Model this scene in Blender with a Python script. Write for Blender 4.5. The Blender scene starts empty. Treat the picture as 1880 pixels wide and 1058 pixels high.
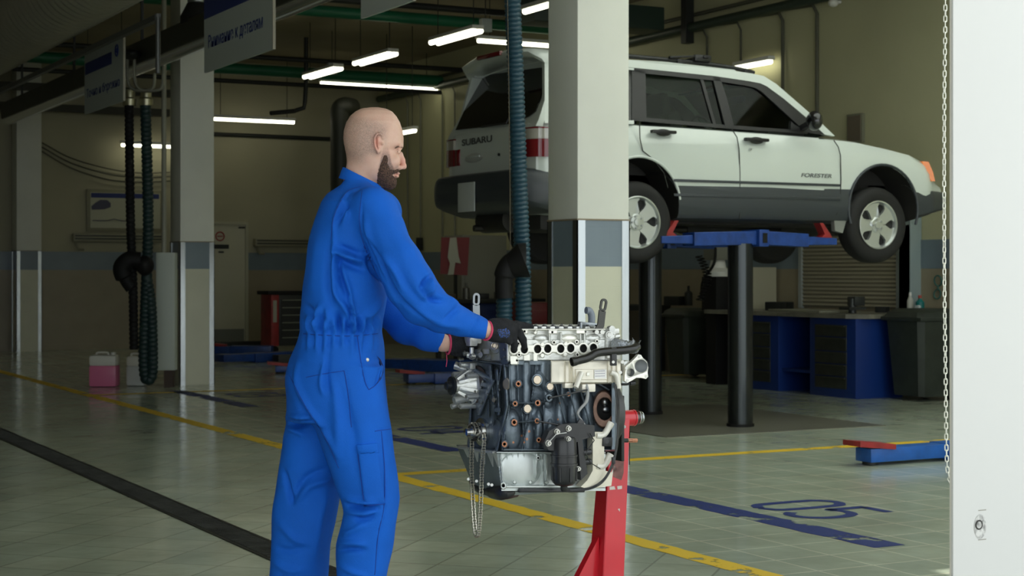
import bpy, bmesh, math, random
import numpy as np
from mathutils import Vector, Matrix

# ------------------------------------------------------------------ camera, sky, exposure
SC = bpy.context.scene
COL = SC.collection
YAW = math.radians(27.9)
FPX, CX, HY, CH = 3065.0, 940.0, 500.0, 1.3      # focal length in px, principal x, horizon y, eye height
FW = Vector((math.sin(YAW), math.cos(YAW), 0)); RT = Vector((math.cos(YAW), -math.sin(YAW), 0)); UP = Vector((0, 0, 1))
cd = bpy.data.cameras.new('camera'); cam = bpy.data.objects.new('camera', cd); COL.objects.link(cam)
cam.location = (0, 0, CH); cam.rotation_euler = (math.pi/2, 0, -YAW)
cd.sensor_width = 36; cd.lens = FPX/1880*36; cd.shift_y = -(529-HY)/1880
cd.clip_start = 0.1; cd.clip_end = 200
cd.dof.use_dof = True; cd.dof.focus_distance = 5.15; cd.dof.aperture_fstop = 10.0
SC.camera = cam
SC.view_settings.view_transform = 'Standard'; SC.view_settings.look = 'None'
SC.view_settings.exposure = 0.0; SC.view_settings.gamma = 1.0; SC.view_settings.use_curve_mapping = False
W = bpy.data.worlds.new('sky'); SC.world = W; W.use_nodes = True
bg = W.node_tree.nodes['Background']; bg.inputs[0].default_value = (0.90, 0.97, 1.0, 1); bg.inputs[1].default_value = SKY = 2.1

sd = bpy.data.lights.new('sun', 'SUN'); sd.energy = 6.5; sd.angle = 0.009; sd.color = (1.0, 0.95, 0.86)
sun = bpy.data.objects.new('sun', sd); COL.objects.link(sun); _el = math.radians(50.5)
sun.rotation_euler = Vector((0.61*math.cos(_el), 0.79*math.cos(_el), -math.sin(_el))).to_track_quat('-Z', 'Y').to_euler()

def portal(name, loc, sx, sy):
    l = bpy.data.lights.new(name, 'AREA'); l.shape = 'RECTANGLE'; l.size = sx; l.size_y = sy
    l.cycles.is_portal = True
    o = bpy.data.objects.new(name, l); COL.objects.link(o); o.location = loc; o.rotation_euler = (math.pi/2, 0, 0)
    return o
FY = 3.0                                           # inner line of the front wall with the two gateways
portal('daylight_gateway', (-0.1, FY, 2.2), 5.8, 4.4)
portal('daylight_second_gateway', (6.75, FY, 2.2), 7.9, 4.4)

# ------------------------------------------------------------------ helpers
def ray(px, py): return FW + RT*((px-CX)/FPX) + UP*((HY-py)/FPX)
C0 = Vector((0, 0, CH))
def atD(px, py, d): return C0 + ray(px, py)*d
def onX(px, py, X): r = ray(px, py); return C0 + r*(X/r.x)
def onY(px, py, Y): r = ray(px, py); return C0 + r*(Y/r.y)
def onZ(px, py, Z): r = ray(px, py); return C0 + r*((Z-CH)/r.z)
def V(*a): return Vector(a)

MATS = {}
def mat(name, col, rough=0.5, metal=0.0, var=0.0, vscale=8.0, bump=0.0, bscale=40.0, spec=0.5, coat=0.0, emit=None, estr=0, col2=None, thr=None, trans=0, alpha=1, stretch=None):
    if name in MATS: return MATS[name]
    m = bpy.data.materials.new(name); m.use_nodes = True; MATS[name] = m
    nt = m.node_tree; N = nt.nodes; L = nt.links; b = N['Principled BSDF']
    b.inputs['Base Color'].default_value = (*col, 1); b.inputs['Roughness'].default_value = rough
    b.inputs['Metallic'].default_value = metal; b.inputs['Specular IOR Level'].default_value = spec
    b.inputs['Coat Weight'].default_value = coat; b.inputs['Coat Roughness'].default_value = 0.06
    b.inputs['Transmission Weight'].default_value = trans; b.inputs['Alpha'].default_value = alpha
    if emit: b.inputs['Emission Color'].default_value = (*emit, 1); b.inputs['Emission Strength'].default_value = estr
    tc = N.new('ShaderNodeTexCoord'); src = tc.outputs['Object']
    if stretch:
        mp = N.new('ShaderNodeMapping'); mp.inputs['Scale'].default_value = stretch; L.new(src, mp.inputs[0]); src = mp.outputs[0]
    if var or col2:
        n = N.new('ShaderNodeTexNoise'); n.inputs['Scale'].default_value = vscale; n.inputs['Detail'].default_value = 5
        L.new(src, n.inputs['Vector'])
        r = N.new('ShaderNodeValToRGB'); L.new(n.outputs['Fac'], r.inputs[0])
        c2 = col2 or tuple(min(1, c*(1+var)) for c in col); c1 = col if col2 else tuple(c*(1-var) for c in col)
        t = thr or (0.3, 0.7)
        r.color_ramp.elements[0].position = t[0]; r.color_ramp.elements[0].color = (*c1, 1)
        r.color_ramp.elements[1].position = t[1]; r.color_ramp.elements[1].color = (*c2, 1)
        L.new(r.outputs[0], b.inputs['Base Color'])
    if bump:
        n2 = N.new('ShaderNodeTexNoise'); n2.inputs['Scale'].default_value = bscale; n2.inputs['Detail'].default_value = 4
        L.new(src, n2.inputs['Vector'])
        bp = N.new('ShaderNodeBump'); bp.inputs['Strength'].default_value = bump; bp.inputs['Distance'].default_value = 0.01
        L.new(n2.outputs['Fac'], bp.inputs['Height']); L.new(bp.outputs[0], b.inputs['Normal'])
    return m

def frame_of(d):
    d = d.normalized(); u = Vector((0, 0, 1)) if abs(d.z) < 0.9 else Vector((1, 0, 0))
    a = d.cross(u).normalized(); b = a.cross(d).normalized()
    return a, b

class MB:
    """collects shapes and links them as one mesh object"""
    def __init__(s): s.v = []; s.f = []; s.mi = []; s.cur = 0
    def add(s, vs, fs):
        o = len(s.v); s.v += [Vector(p) for p in vs]; s.f += [tuple(i+o for i in f) for f in fs]; s.mi += [s.cur]*len(fs); return s
    def box(s, c, size, rz=0, bev=0.0, M=None):
        hx, hy, hz = [k/2 for k in size]
        bm = bmesh.new(); bmesh.ops.create_cube(bm, size=1)
        for v in bm.verts: v.co = Vector((v.co.x*size[0], v.co.y*size[1], v.co.z*size[2]))
        if bev > 0: bmesh.ops.bevel(bm, geom=bm.edges[:], offset=min(bev, min(size)*0.45), segments=2, affect='EDGES', profile=0.6)
        R = M if M is not None else Matrix.Rotation(rz, 3, 'Z')
        c = Vector(c); bm.verts.index_update()
        s.add([R @ v.co + c for v in bm.verts], [[v.index for v in f.verts] for f in bm.faces]); bm.free(); return s
    def span(s, a, b, bev=0.0):
        a = Vector(a); b = Vector(b)
        return s.box((a+b)/2, [abs(b[i]-a[i]) for i in range(3)], bev=bev)
    def bar(s, a, b, w, h, bev=0.0, upv=None):
        a = Vector(a); b = Vector(b); d = (b-a); l = d.length; d.normalize()
        u = upv or (Vector((0, 0, 1)) if abs(d.z) < 0.9 else Vector((0, 1, 0)))
        sx = d.cross(u).normalized(); sz = sx.cross(d).normalized()
        M = Matrix((sx, d, sz)).transposed()
        return s.box((a+b)/2, (w, l, h), bev=bev, M=M)
    def tube(s, pts, r, n=12, cap=True):
        pts = [Vector(p) for p in pts]; k = len(pts); rr = r if isinstance(r, (list, tuple)) else [r]*k
        d0 = (pts[1]-pts[0]).normalized(); a, b = frame_of(d0); vs = []
        for i, p in enumerate(pts):
            d = (pts[min(i+1, k-1)]-pts[max(i-1, 0)]).normalized()
            a = (a - d*a.dot(d)).normalized(); b = d.cross(a)
            for j in range(n):
                t = 2*math.pi*j/n; vs.append(p + (a*math.cos(t)+b*math.sin(t))*rr[i])
        fs = [(i*n+j, i*n+(j+1) % n, (i+1)*n+(j+1) % n, (i+1)*n+j) for i in range(k-1) for j in range(n)]
        if cap: fs += [tuple(range(n-1, -1, -1)), tuple((k-1)*n+j for j in range(n))]
        return s.add(vs, fs)
    def cyl(s, a, b, r, n=24, r2=None): return s.tube([a, b], [r, r if r2 is None else r2], n)
    def lathe(s, c, axis, prof, n=32):
        """prof: list of (along, radius)"""
        c = Vector(c); d = Vector(axis).normalized(); a, b = frame_of(d); vs = []
        for (t, r) in prof:
            for j in range(n):
                w = 2*math.pi*j/n; vs.append(c + d*t + (a*math.cos(w)+b*math.sin(w))*max(r, 1e-5))
        k = len(prof)
        fs = [(i*n+j, i*n+(j+1) % n, (i+1)*n+(j+1) % n, (i+1)*n+j) for i in range(k-1) for j in range(n)]
        fs += [tuple(range(n-1, -1, -1)), tuple((k-1)*n+j for j in range(n))]
        return s.add(vs, fs)
    def prism(s, poly, vec, flip=False):
        """closed 3D polygon extruded by vec"""
        poly = [Vector(p) for p in poly]; vec = Vector(vec); n = len(poly)
        return s.add(poly+[p+vec for p in poly], [tuple(range(n-1, -1, -1)), tuple(range(n, 2*n))]+[(i, (i+1) % n, n+(i+1) % n, n+i) for i in range(n)])
    def ell(s, c, r, n=20, m=12, M=None):
        c = Vector(c); vs = []; R = M or Matrix.Identity(3)
        for i in range(m+1):
            t = math.pi*i/m
            for j in range(n):
                w = 2*math.pi*j/n
                vs.append(c + R @ Vector((r[0]*math.sin(t)*math.cos(w), r[1]*math.sin(t)*math.sin(w), r[2]*math.cos(t))))
        return s.add(vs, [(i*n+j, (i+1)*n+j, (i+1)*n+(j+1) % n, i*n+(j+1) % n) for i in range(m) for j in range(n)])
    def loft(s, rings, cap=True, closed=True):
        n = len(rings[0]); vs = [Vector(p) for r in rings for p in r]; k = len(rings)
        m = n if closed else n-1
        fs = [(i*n+j, i*n+(j+1) % n, (i+1)*n+(j+1) % n, (i+1)*n+j) for i in range(k-1) for j in range(m)]
        if cap: fs += [tuple(range(n-1, -1, -1)), tuple((k-1)*n+j for j in range(n))]
        return s.add(vs, fs)
    def torus(s, c, axis, R, r, n=32, m=10, arc=(0, 2*math.pi)):
        d = Vector(axis).normalized(); a, b = frame_of(d); c = Vector(c); full = abs(arc[1]-arc[0]-2*math.pi) < 1e-4
        k = n if full else n+1; vs = []
        for i in range(k):
            w = arc[0]+(arc[1]-arc[0])*i/n; e = a*math.cos(w)+b*math.sin(w)
            for j in range(m):
                t = 2*math.pi*j/m; vs.append(c+e*(R+r*math.cos(t))+d*r*math.sin(t))
        fs = [(i*m+j, ((i+1) % k)*m+j, ((i+1) % k)*m+(j+1) % m, i*m+(j+1) % m) for i in range(n if full else n) for j in range(m)]
        if not full: fs += [tuple(range(m)), tuple((k-1)*m+j for j in range(m-1, -1, -1))]
        return s.add(vs, fs)
    def build(s, name, m, parent=None, smooth=35, bevel=0.0, recalc=True):
        me = bpy.data.meshes.new(name); org = Vector((0, 0, 0))
        me.from_pydata([tuple(v) for v in s.v], [], s.f)
        for mm in (m if isinstance(m, (list, tuple)) else [m]): me.materials.append(mm)
        if isinstance(m, (list, tuple)): me.polygons.foreach_set('material_index', s.mi)
        if recalc:
            bm = bmesh.new(); bm.from_mesh(me); bmesh.ops.recalc_face_normals(bm, faces=bm.faces[:]); bm.to_mesh(me); bm.free()
        me.polygons.foreach_set('use_smooth', [True]*len(me.polygons))
        if smooth < 180: me.set_sharp_from_angle(angle=math.radians(smooth))
        o = bpy.data.objects.new(name, me); COL.objects.link(o)
        if parent is not None:
            o.parent = parent; o.matrix_parent_inverse = Matrix.Translation(parent.location).inverted() if parent.rotation_euler.z == 0 else Matrix.Identity(4)
        if bevel:
            bv = o.modifiers.new('b', 'BEVEL'); bv.width = bevel; bv.segments = 2; bv.limit_method = 'ANGLE'
        return o

def thing(name, label, cat, loc=(0, 0, 0), group=None):
    o = bpy.data.objects.new(name, None); COL.objects.link(o); o.empty_display_size = 0.1
    o.location = loc; o['label'] = label; o['category'] = cat
    if group: o['group'] = group
    return o
def tag(o, label, cat, group=None):
    o['label'] = label; o['category'] = cat
    if group: o['group'] = group
    return o
def struct(o): o['kind'] = 'structure'; return o
def dup(root, loc, label=None):
    """a copy of a thing with copies of its parts and sub-parts, moved to loc"""
    r = root.copy(); COL.objects.link(r)
    if label: r['label'] = label
    def rec(a, b):
        for ch in list(a.children):
            c = ch.copy(); COL.objects.link(c); c.parent = b; rec(ch, c)
    rec(root, r); r.location = loc
    return r
def text_mesh(name, txt, size, m, origin, xdir, ydir, parent=None, depth=0.001, width=None, bold=0.0, shear=0):
    """text as a thin solid lying in the plane of xdir, ydir"""
    c = bpy.data.curves.new(name, 'FONT'); c.body = txt; c.size = size; c.extrude = depth; c.offset = bold; c.align_x = 'LEFT'; c.shear = shear
    t = bpy.data.objects.new(name, c); COL.objects.link(t)
    dg = bpy.context.evaluated_depsgraph_get(); me = bpy.data.meshes.new_from_object(t.evaluated_get(dg))
    bpy.data.objects.remove(t)
    xs = [v.co.x for v in me.vertices]; x0, x1 = min(xs), max(xs); k = (width/(x1-x0)) if width else 1
    X = Vector(xdir).normalized(); Y = Vector(ydir).normalized(); Z = X.cross(Y)
    for v in me.vertices: v.co = Vector(origin) + X*(v.co.x-x0)*k + Y*v.co.y + Z*v.co.z
    me.materials.clear(); me.materials.append(m); me.name = name
    o = bpy.data.objects.new(name, me); COL.objects.link(o)
    if parent is not None: o.parent = parent; o.matrix_parent_inverse = Matrix.Translation(parent.location).inverted()
    return o
def catmull(pts, n=8):
    P = [Vector(p) for p in pts]; P = [P[0]*2-P[1]]+P+[P[-1]*2-P[-2]]; out = []
    for i in range(1, len(P)-2):
        for k in range(n):
            t = k/n; a, b, c, d = P[i-1:i+3]
            out.append(0.5*((2*b)+(c-a)*t+(2*a-5*b+4*c-d)*t*t+(3*b-a-3*c+d)*t**3))
    out.append(P[-2]); return out

# ---- implicit surfaces on a rectilinear grid, meshed with surface nets
def surface_nets(F, X, Y, Z):
    S = F < 0; nx, ny, nz = F.shape
    s = np.zeros((nx-1, ny-1, nz-1), np.int8)
    for i in (0, 1):
        for j in (0, 1):
            for k in (0, 1): s += S[i:nx-1+i, j:ny-1+j, k:nz-1+k]
    act = (s > 0) & (s < 8); idx = np.argwhere(act); N = len(idx)
    num = np.full(act.shape, -1, np.int64); num[act] = np.arange(N)
    acc = np.zeros((N, 3)); cnt = np.zeros(N); I, J, K = idx.T
    cor = [(i, j, k) for i in (0, 1) for j in (0, 1) for k in (0, 1)]
    for a in cor:
        for ax in range(3):
            if a[ax] == 0:
                b = list(a); b[ax] = 1
                fa = F[I+a[0], J+a[1], K+a[2]]; fb = F[I+b[0], J+b[1], K+b[2]]
                m = (fa < 0) != (fb < 0); t = np.where(m, fa/(fa-fb+1e-12), 0)
                for q, A, II in ((0, X, I), (1, Y, J), (2, Z, K)):
                    pa = A[II+a[q]]; pb = A[II+b[q]]; acc[:, q] += np.where(m, pa+(pb-pa)*t, 0)
                cnt += m
    vs = acc/cnt[:, None]; faces = []
    for ax in range(3):
        sl0 = [slice(1, -1)]*3; sl1 = [slice(1, -1)]*3
        sl0[ax] = slice(0, -1); sl1[ax] = slice(1, None)
        A = S[tuple(sl0)]; B = S[tuple(sl1)]; c = np.argwhere(A != B)
        if len(c) == 0: continue
        inside = A[tuple(c.T)]; c = c + np.array([0 if q == ax else 1 for q in range(3)])
        u, w = (ax+1) % 3, (ax+2) % 3; q = []
        for du, dw in ((-1, -1), (0, -1), (0, 0), (-1, 0)):
            p = c.copy(); p[:, u] += du; p[:, w] += dw; q.append(num[p[:, 0], p[:, 1], p[:, 2]])
        q = np.stack(q, 1); q[~inside] = q[~inside][:, ::-1]
        faces.append(q)
    f = np.concatenate(faces); f = f[(f >= 0).all(1)]
    return vs, f
def smin(a, b, k): h = np.clip(0.5+0.5*(b-a)/k, 0, 1); return b*(1-h)+a*h-k*h*(1-h)
class Field:
    def __init__(s, X, Y, Z): s.X, s.Y, s.Z = [np.asarray(a, float) for a in (X, Y, Z)]; s.F = np.full((len(X), len(Y), len(Z)), 1.0, np.float32)
    def region(s, lo, hi, pad):
        r = []
        for A, l, h in zip((s.X, s.Y, s.Z), lo, hi):
            i = max(0, np.searchsorted(A, l-pad)-1); j = min(len(A), np.searchsorted(A, h+pad)+1); r.append(slice(i, max(j, i+2)))
        return tuple(r)
    def put(s, fn, lo, hi, k, mode='add'):
        r = s.region(lo, hi, k+0.02)
        x = s.X[r[0]][:, None, None]; y = s.Y[r[1]][None, :, None]; z = s.Z[r[2]][None, None, :]
        g = fn(x, y, z)
        if mode == 'add': s.F[r] = smin(s.F[r], g, k)
        elif mode == 'cut': s.F[r] = -smin(-s.F[r], g, k)
    def cone(s, a, b, ra, rb, k=0.02, mode='add'):
        a = np.array(a, float); b = np.array(b, float); ab = b-a; L2 = ab @ ab; R = max(ra, rb)
        def fn(x, y, z):
            px, py, pz = x-a[0], y-a[1], z-a[2]; t = np.clip((px*ab[0]+py*ab[1]+pz*ab[2])/L2, 0, 1)
            return np.sqrt((px-ab[0]*t)**2+(py-ab[1]*t)**2+(pz-ab[2]*t)**2)-(ra+(rb-ra)*t)
        s.put(fn, np.minimum(a, b)-R, np.maximum(a, b)+R, k, mode)
    def ell(s, c, r, k=0.02, mode='add', R=None):
        c = np.array(c, float); r = np.array(r, float)
        def fn(x, y, z):
            q = [x-c[0], y-c[1], z-c[2]]
            if R is not None: q = [R[i][0]*q[0]+R[i][1]*q[1]+R[i][2]*q[2] for i in range(3)]
            k0 = np.sqrt((q[0]/r[0])**2+(q[1]/r[1])**2+(q[2]/r[2])**2); return (k0-1)*min(r)
        m = max(r) if R is not None else r
        s.put(fn, c-m, c+m, k, mode)
    def chain(s, pts, rs, k=0.02):
        for i in range(len(pts)-1): s.cone(pts[i], pts[i+1], rs[i], rs[i+1], k)
    def stack(s, rows, k=0.02, p=2.3, ang=0.0, mode='add'):
        """vertical loft: rows of (z, x0, x1, half depth, centre depth)"""
        rows = sorted(rows); zz = np.array([r[0] for r in rows]); cx = np.array([(r[1]+r[2])/2 for r in rows]); hx = np.array([(r[2]-r[1])/2 for r in rows])
        hy = np.array([r[3] for r in rows]); cy = np.array([r[4] for r in rows])
        def sm(z, A):   # smooth interpolation
            return np.interp(z, zz, A)
        def fn(x, y, z):
            a, b, c, d = sm(z, cx), sm(z, hx), sm(z, hy), sm(z, cy)
            g = ((np.abs((x-a)/b))**p+(np.abs((y-d)/c))**p)**(1/p); f = (g-1)*np.minimum(b, c)
            return np.maximum(f, np.maximum(zz[0]-z, z-zz[-1]))
        s.put(fn, (min(cx-hx), min(cy-hy), zz[0]), (max(cx+hx), max(cy+hy), zz[-1]), k, mode)
    def mesh(s): return surface_nets(s.F, s.X, s.Y, s.Z)
def np_object(name, vs, fs, mats, parent=None, mi=None, smooth=True):
    me = bpy.data.meshes.new(name); me.from_pydata(vs.tolist(), [], fs.tolist())
    for m in mats: me.materials.append(m)
    if mi is not None: me.polygons.foreach_set('material_index', mi)
    me.polygons.foreach_set('use_smooth', [smooth]*len(me.polygons)); me.update()
    o = bpy.data.objects.new(name, me); COL.objects.link(o)
    if parent is not None: o.parent = parent; o.matrix_parent_inverse = Matrix.Translation(parent.location).inverted()
    return o
def relax(vs, fs, it=2, lam=0.5):
    a = fs.ravel(); b = np.roll(fs, -1, 1).ravel(); n = len(vs)
    deg = np.bincount(a, minlength=n)+np.bincount(b, minlength=n)
    for _ in range(it):
        acc = np.zeros_like(vs)
        for q in range(3): acc[:, q] = np.bincount(a, vs[b, q], n)+np.bincount(b, vs[a, q], n)
        vs = vs*(1-lam)+lam*acc/deg[:, None]
    return vs
def normals(vs, fs):
    n = np.cross(vs[fs[:, 2]]-vs[fs[:, 0]], vs[fs[:, 3]]-vs[fs[:, 1]]); N = np.zeros_like(vs)
    for k in range(4):
        for q in range(3): N[:, q] += np.bincount(fs[:, k], n[:, q], len(vs))
    return N/np.maximum(np.linalg.norm(N, axis=1), 1e-9)[:, None]
# ------------------------------------------------------------------ materials
cream = mat('cream_paint', (0.40, 0.38, 0.27), 0.75, var=0.10, vscale=0.7, bump=0.05, bscale=60)
wallg = mat('wall_paint_right', (0.52, 0.51, 0.32), 0.7, var=0.10, vscale=0.6, bump=0.05, bscale=60)
tile_b = mat('beige_tile', (0.29, 0.25, 0.17), 0.35, var=0.06, vscale=3)
tile_g = mat('blue_grey_tile', (0.17, 0.22, 0.26), 0.3, var=0.06, vscale=3)
ceilm = mat('ceiling_paint', (0.30, 0.26, 0.17), 0.85, var=0.12, vscale=0.8)
steel = mat('brushed_steel', (0.42, 0.45, 0.46), 0.24, 1.0, bump=0.15, bscale=6, stretch=(1, 1, 0.3))
alu = mat('dull_aluminium', (0.5, 0.52, 0.54), 0.35, 1.0)
pilw = mat('pillar_paint', (0.76, 0.77, 0.70), 0.6, var=0.04, vscale=2, bump=0.04, bscale=30)
dark = mat('dark_metal', (0.025, 0.027, 0.025), 0.5, 0.3)
black = mat('black_rubber', (0.006, 0.006, 0.006), 0.65, spec=0.3)
greenp = mat('green_pipe_paint', (0.01, 0.13, 0.06), 0.45)
olive = mat('dark_olive_conduit', (0.10, 0.10, 0.07), 0.6)
jambm = mat('white_gate_post', (0.58, 0.585, 0.56), 0.55, var=0.01, vscale=2)
blue_lift = mat('blue_lift_paint', (0.010, 0.05, 0.24), 0.35, var=0.25, vscale=14, bump=0.1, bscale=50)
blue_cab = mat('blue_cabinet_paint', (0.006, 0.032, 0.19), 0.4)
redp = mat('red_paint', (0.55, 0.012, 0.025), 0.32, coat=0.3)
red_dk = mat('faded_red_paint', (0.30, 0.02, 0.02), 0.5, var=0.3, vscale=10)
white_m = mat('white_enamel', (0.72, 0.74, 0.70), 0.4)
grey_m = mat('grey_steel_paint', (0.30, 0.33, 0.32), 0.5)
tubeL = mat('lamp_tube', (1, 1, 1), 0.4, emit=(1.0, 0.97, 0.72), estr=5.0)
hose_bl = mat('blue_hose_plastic', (0.016, 0.055, 0.08), 0.4)
hose_dk = mat('dark_green_hose', (0.008, 0.028, 0.028), 0.5)
whitep = mat('white_plastic', (0.75, 0.75, 0.70), 0.45)
blueink = mat('blue_print', (0.015, 0.03, 0.16), 0.6)

def floor_material():
    m = mat('floor_tiles', (0.3, 0.3, 0.24), 0.2); nt = m.node_tree; N = nt.nodes; L = nt.links; b = N['Principled BSDF']
    tc = N.new('ShaderNodeTexCoord'); mp = N.new('ShaderNodeMapping'); mp.inputs['Rotation'].default_value = (0, 0, math.radians(44.5))
    L.new(tc.outputs['Object'], mp.inputs[0])
    br = N.new('ShaderNodeTexBrick'); br.offset = 0; br.inputs['Scale'].default_value = 1; br.inputs['Brick Width'].default_value = 0.305; br.inputs['Row Height'].default_value = 0.305
    br.inputs['Mortar Size'].default_value = 0.006; br.inputs['Mortar Smooth'].default_value = 0.3; br.inputs['Bias'].default_value = 0.0
    br.inputs['Color1'].default_value = (0.41, 0.48, 0.40, 1); br.inputs['Color2'].default_value = (0.47, 0.53, 0.43, 1); br.inputs['Mortar'].default_value = (0.30, 0.33, 0.27, 1)
    L.new(mp.outputs[0], br.inputs['Vector'])
    b2 = N.new('ShaderNodeTexBrick'); b2.offset = 0      # the right hand bays are tiled square to the walls
    for k_ in ('Scale', 'Brick Width', 'Row Height', 'Mortar Size', 'Mortar Smooth', 'Bias', 'Color1', 'Color2'): b2.inputs[k_].default_value = br.inputs[k_].default_value
    b2.inputs['Mortar'].default_value = (0.72, 0.72, 0.58, 1); L.new(tc.outputs['Object'], b2.inputs['Vector'])
    sx = N.new('ShaderNodeSeparateXYZ'); L.new(tc.outputs['Object'], sx.inputs[0]); gt = N.new('ShaderNodeMath'); gt.operation = 'GREATER_THAN'; gt.inputs[1].default_value = 4.3; L.new(sx.outputs[0], gt.inputs[0])
    cm = N.new('ShaderNodeMixRGB'); L.new(gt.outputs[0], cm.inputs[0]); L.new(br.outputs['Color'], cm.inputs[1]); L.new(b2.outputs['Color'], cm.inputs[2])
    fm = N.new('ShaderNodeMixRGB'); L.new(gt.outputs[0], fm.inputs[0]); L.new(br.outputs['Fac'], fm.inputs[1]); L.new(b2.outputs['Fac'], fm.inputs[2])
    n = N.new('ShaderNodeTexNoise'); n.inputs['Scale'].default_value = 1.3; n.inputs['Detail'].default_value = 8; n.inputs['Roughness'].default_value = 0.65; L.new(tc.outputs['Object'], n.inputs['Vector'])
    r = N.new('ShaderNodeValToRGB'); r.color_ramp.elements[0].position = 0.3; r.color_ramp.elements[0].color = (0.76, 0.74, 0.70, 1); r.color_ramp.elements[1].position = 0.65; r.color_ramp.elements[1].color = (1.05, 1.05, 1.02, 1)
    L.new(n.outputs['Fac'], r.inputs[0])
    mx = N.new('ShaderNodeMixRGB'); mx.blend_type = 'MULTIPLY'; mx.inputs[0].default_value = 1; L.new(cm.outputs[0], mx.inputs[1]); L.new(r.outputs[0], mx.inputs[2])
    L.new(mx.outputs[0], b.inputs['Base Color'])
    # gloss varies with wear; shallow waviness of each glazed tile stretches the reflections
    n2 = N.new('ShaderNodeTexNoise'); n2.inputs['Scale'].default_value = 5; n2.inputs['Detail'].default_value = 6; L.new(tc.outputs['Object'], n2.inputs['Vector'])
    mr = N.new('ShaderNodeMapRange'); mr.inputs['To Min'].default_value = 0.10; mr.inputs['To Max'].default_value = 0.24; L.new(n2.outputs['Fac'], mr.inputs[0]); L.new(mr.outputs[0], b.inputs['Roughness'])
    n3 = N.new('ShaderNodeTexNoise'); n3.inputs['Scale'].default_value = 7; n3.inputs['Detail'].default_value = 2; L.new(tc.outputs['Object'], n3.inputs['Vector'])
    ad = N.new('ShaderNodeMath'); ad.operation = 'MULTIPLY_ADD'; L.new(fm.outputs[0], ad.inputs[0]); ad.inputs[1].default_value = -0.3; L.new(n3.outputs['Fac'], ad.inputs[2])
    bp = N.new('ShaderNodeBump'); bp.inputs['Strength'].default_value = 0.22; bp.inputs['Distance'].default_value = 0.012; L.new(ad.outputs[0], bp.inputs['Height']); L.new(bp.outputs[0], b.inputs['Normal'])
    b.inputs['Specular IOR Level'].default_value = 0.6
    return m
def paint_material(name, col, thr):
    """worn floor paint: bare patches where it has flaked away"""
    m = mat(name, col, 0.6, spec=0.3); nt = m.node_tree; N = nt.nodes; L = nt.links; b = N['Principled BSDF']
    tc = N.new('ShaderNodeTexCoord'); n = N.new('ShaderNodeTexNoise'); n.inputs['Scale'].default_value = 3.2; n.inputs['Detail'].default_value = 9; n.inputs['Roughness'].default_value = 0.62; L.new(tc.outputs['Object'], n.inputs['Vector'])
    r = N.new('ShaderNodeValToRGB'); r.color_ramp.elements[0].position = thr; r.color_ramp.elements[0].color = (0, 0, 0, 1); r.color_ramp.elements[1].position = thr+0.03; r.color_ramp.elements[1].color = (1, 1, 1, 1)
    L.new(n.outputs['Fac'], r.inputs[0]); L.new(r.outputs[0], b.inputs['Alpha'])
    return m

# ------------------------------------------------------------------ the hall
XW, YB, ZC, XL = 12.2, 28.3, 5.0, -6.0
struct(MB().span((XL, FY-0.3, -0.1), (XW+0.3, YB+0.3, 0)).build('floor', floor_material()))
struct(MB().span((-14, -12, -0.12), (22, FY-0.3, -0.01)).build('ground', mat('concrete_yard', (0.42, 0.42, 0.40), 0.9, var=0.1, vscale=1.5)))
KX0, KX1, KY0, KY1 = 6.6, 11.4, 4.2, 11.2      # added roof light, out of view, brightens the floor and right wall
struct(MB().span((XL, FY-0.3, ZC), (KX0, YB+0.3, ZC+0.2)).span((KX1, FY-0.3, ZC), (XW+0.3, YB+0.3, ZC+0.2)).span((KX0, FY-0.3, ZC), (KX1, KY0, ZC+0.2)).span((KX0, KY1, ZC), (KX1, YB+0.3, ZC+0.2)).build('ceiling', ceilm))
opal = bpy.data.materials.new('opal_sheet'); MATS['opal_sheet'] = opal; opal.use_nodes = True; _n = opal.node_tree.nodes; _n.remove(_n['Principled BSDF']); _t = _n.new('ShaderNodeBsdfTranslucent'); _t.inputs[0].default_value = (0.78, 0.80, 0.76, 1)
opal.node_tree.links.new(_t.outputs[0], _n['Material Output'].inputs[0])
struct(MB().span((KX0, KY0, ZC+0.19), (KX1, KY1, ZC+0.195)).build('added_skylight', opal))  # translucent sheet of the added roof light
m = MB()
for k in range(1, 6): m.span((KX0, KY0+(KY1-KY0)*k/6-0.03, ZC+0.08), (KX1, KY0+(KY1-KY0)*k/6+0.03, ZC+0.185))
struct(m.build('window_frame', mat('added_skylight_frame', (0.6, 0.6, 0.56), 0.5)))  # glazing bars of the added roof light
struct(MB().span((XW, FY-0.3, 0), (XW+0.3, YB+0.3, ZC)).build('wall_right', wallg))
struct(MB().span((XL, YB, 0), (XW, YB+0.3, ZC)).build('wall_back', cream))
struct(MB().span((XL-0.3, FY-0.3, 0), (XL, YB+0.3, ZC)).build('wall_left', cream))
# front wall: piers and header around the two gateways
wp = onY(1750, 900, FY-0.3); xj = wp.x
wf = MB(); wf.span((XL, FY-0.3, 0), (-3.0, FY, ZC)); wf.span((10.7, FY-0.3, 0), (XW, FY, ZC)); wf.span((-3.0, FY-0.3, 4.4), (10.7, FY, ZC))
struct(wf.build('wall_front', cream))
gp = thing('gate_post', 'white painted post of the gateway with a dark round hole near its foot', 'gate post', (xj+0.16, FY-0.3, 0)); gp['kind'] = 'structure'
MB().span((xj, FY-0.3, 0), (xj+0.32, FY-0.294, 4.4), bev=0.001).build('post_face', jambm, gp)
MB().span((xj-0.001, FY-0.2935, 0), (xj+0.32, FY-0.290, 4.4)).build('edge_strip', mat('jamb_edge', (0.62, 0.60, 0.52), 0.6), gp)
MB().span((xj+0.30, FY-0.2895, 0), (xj+0.32, FY, 4.4)).build('post_core', jambm, gp)
hp = onY(1797, 964, FY-0.301)
sm = None
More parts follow.
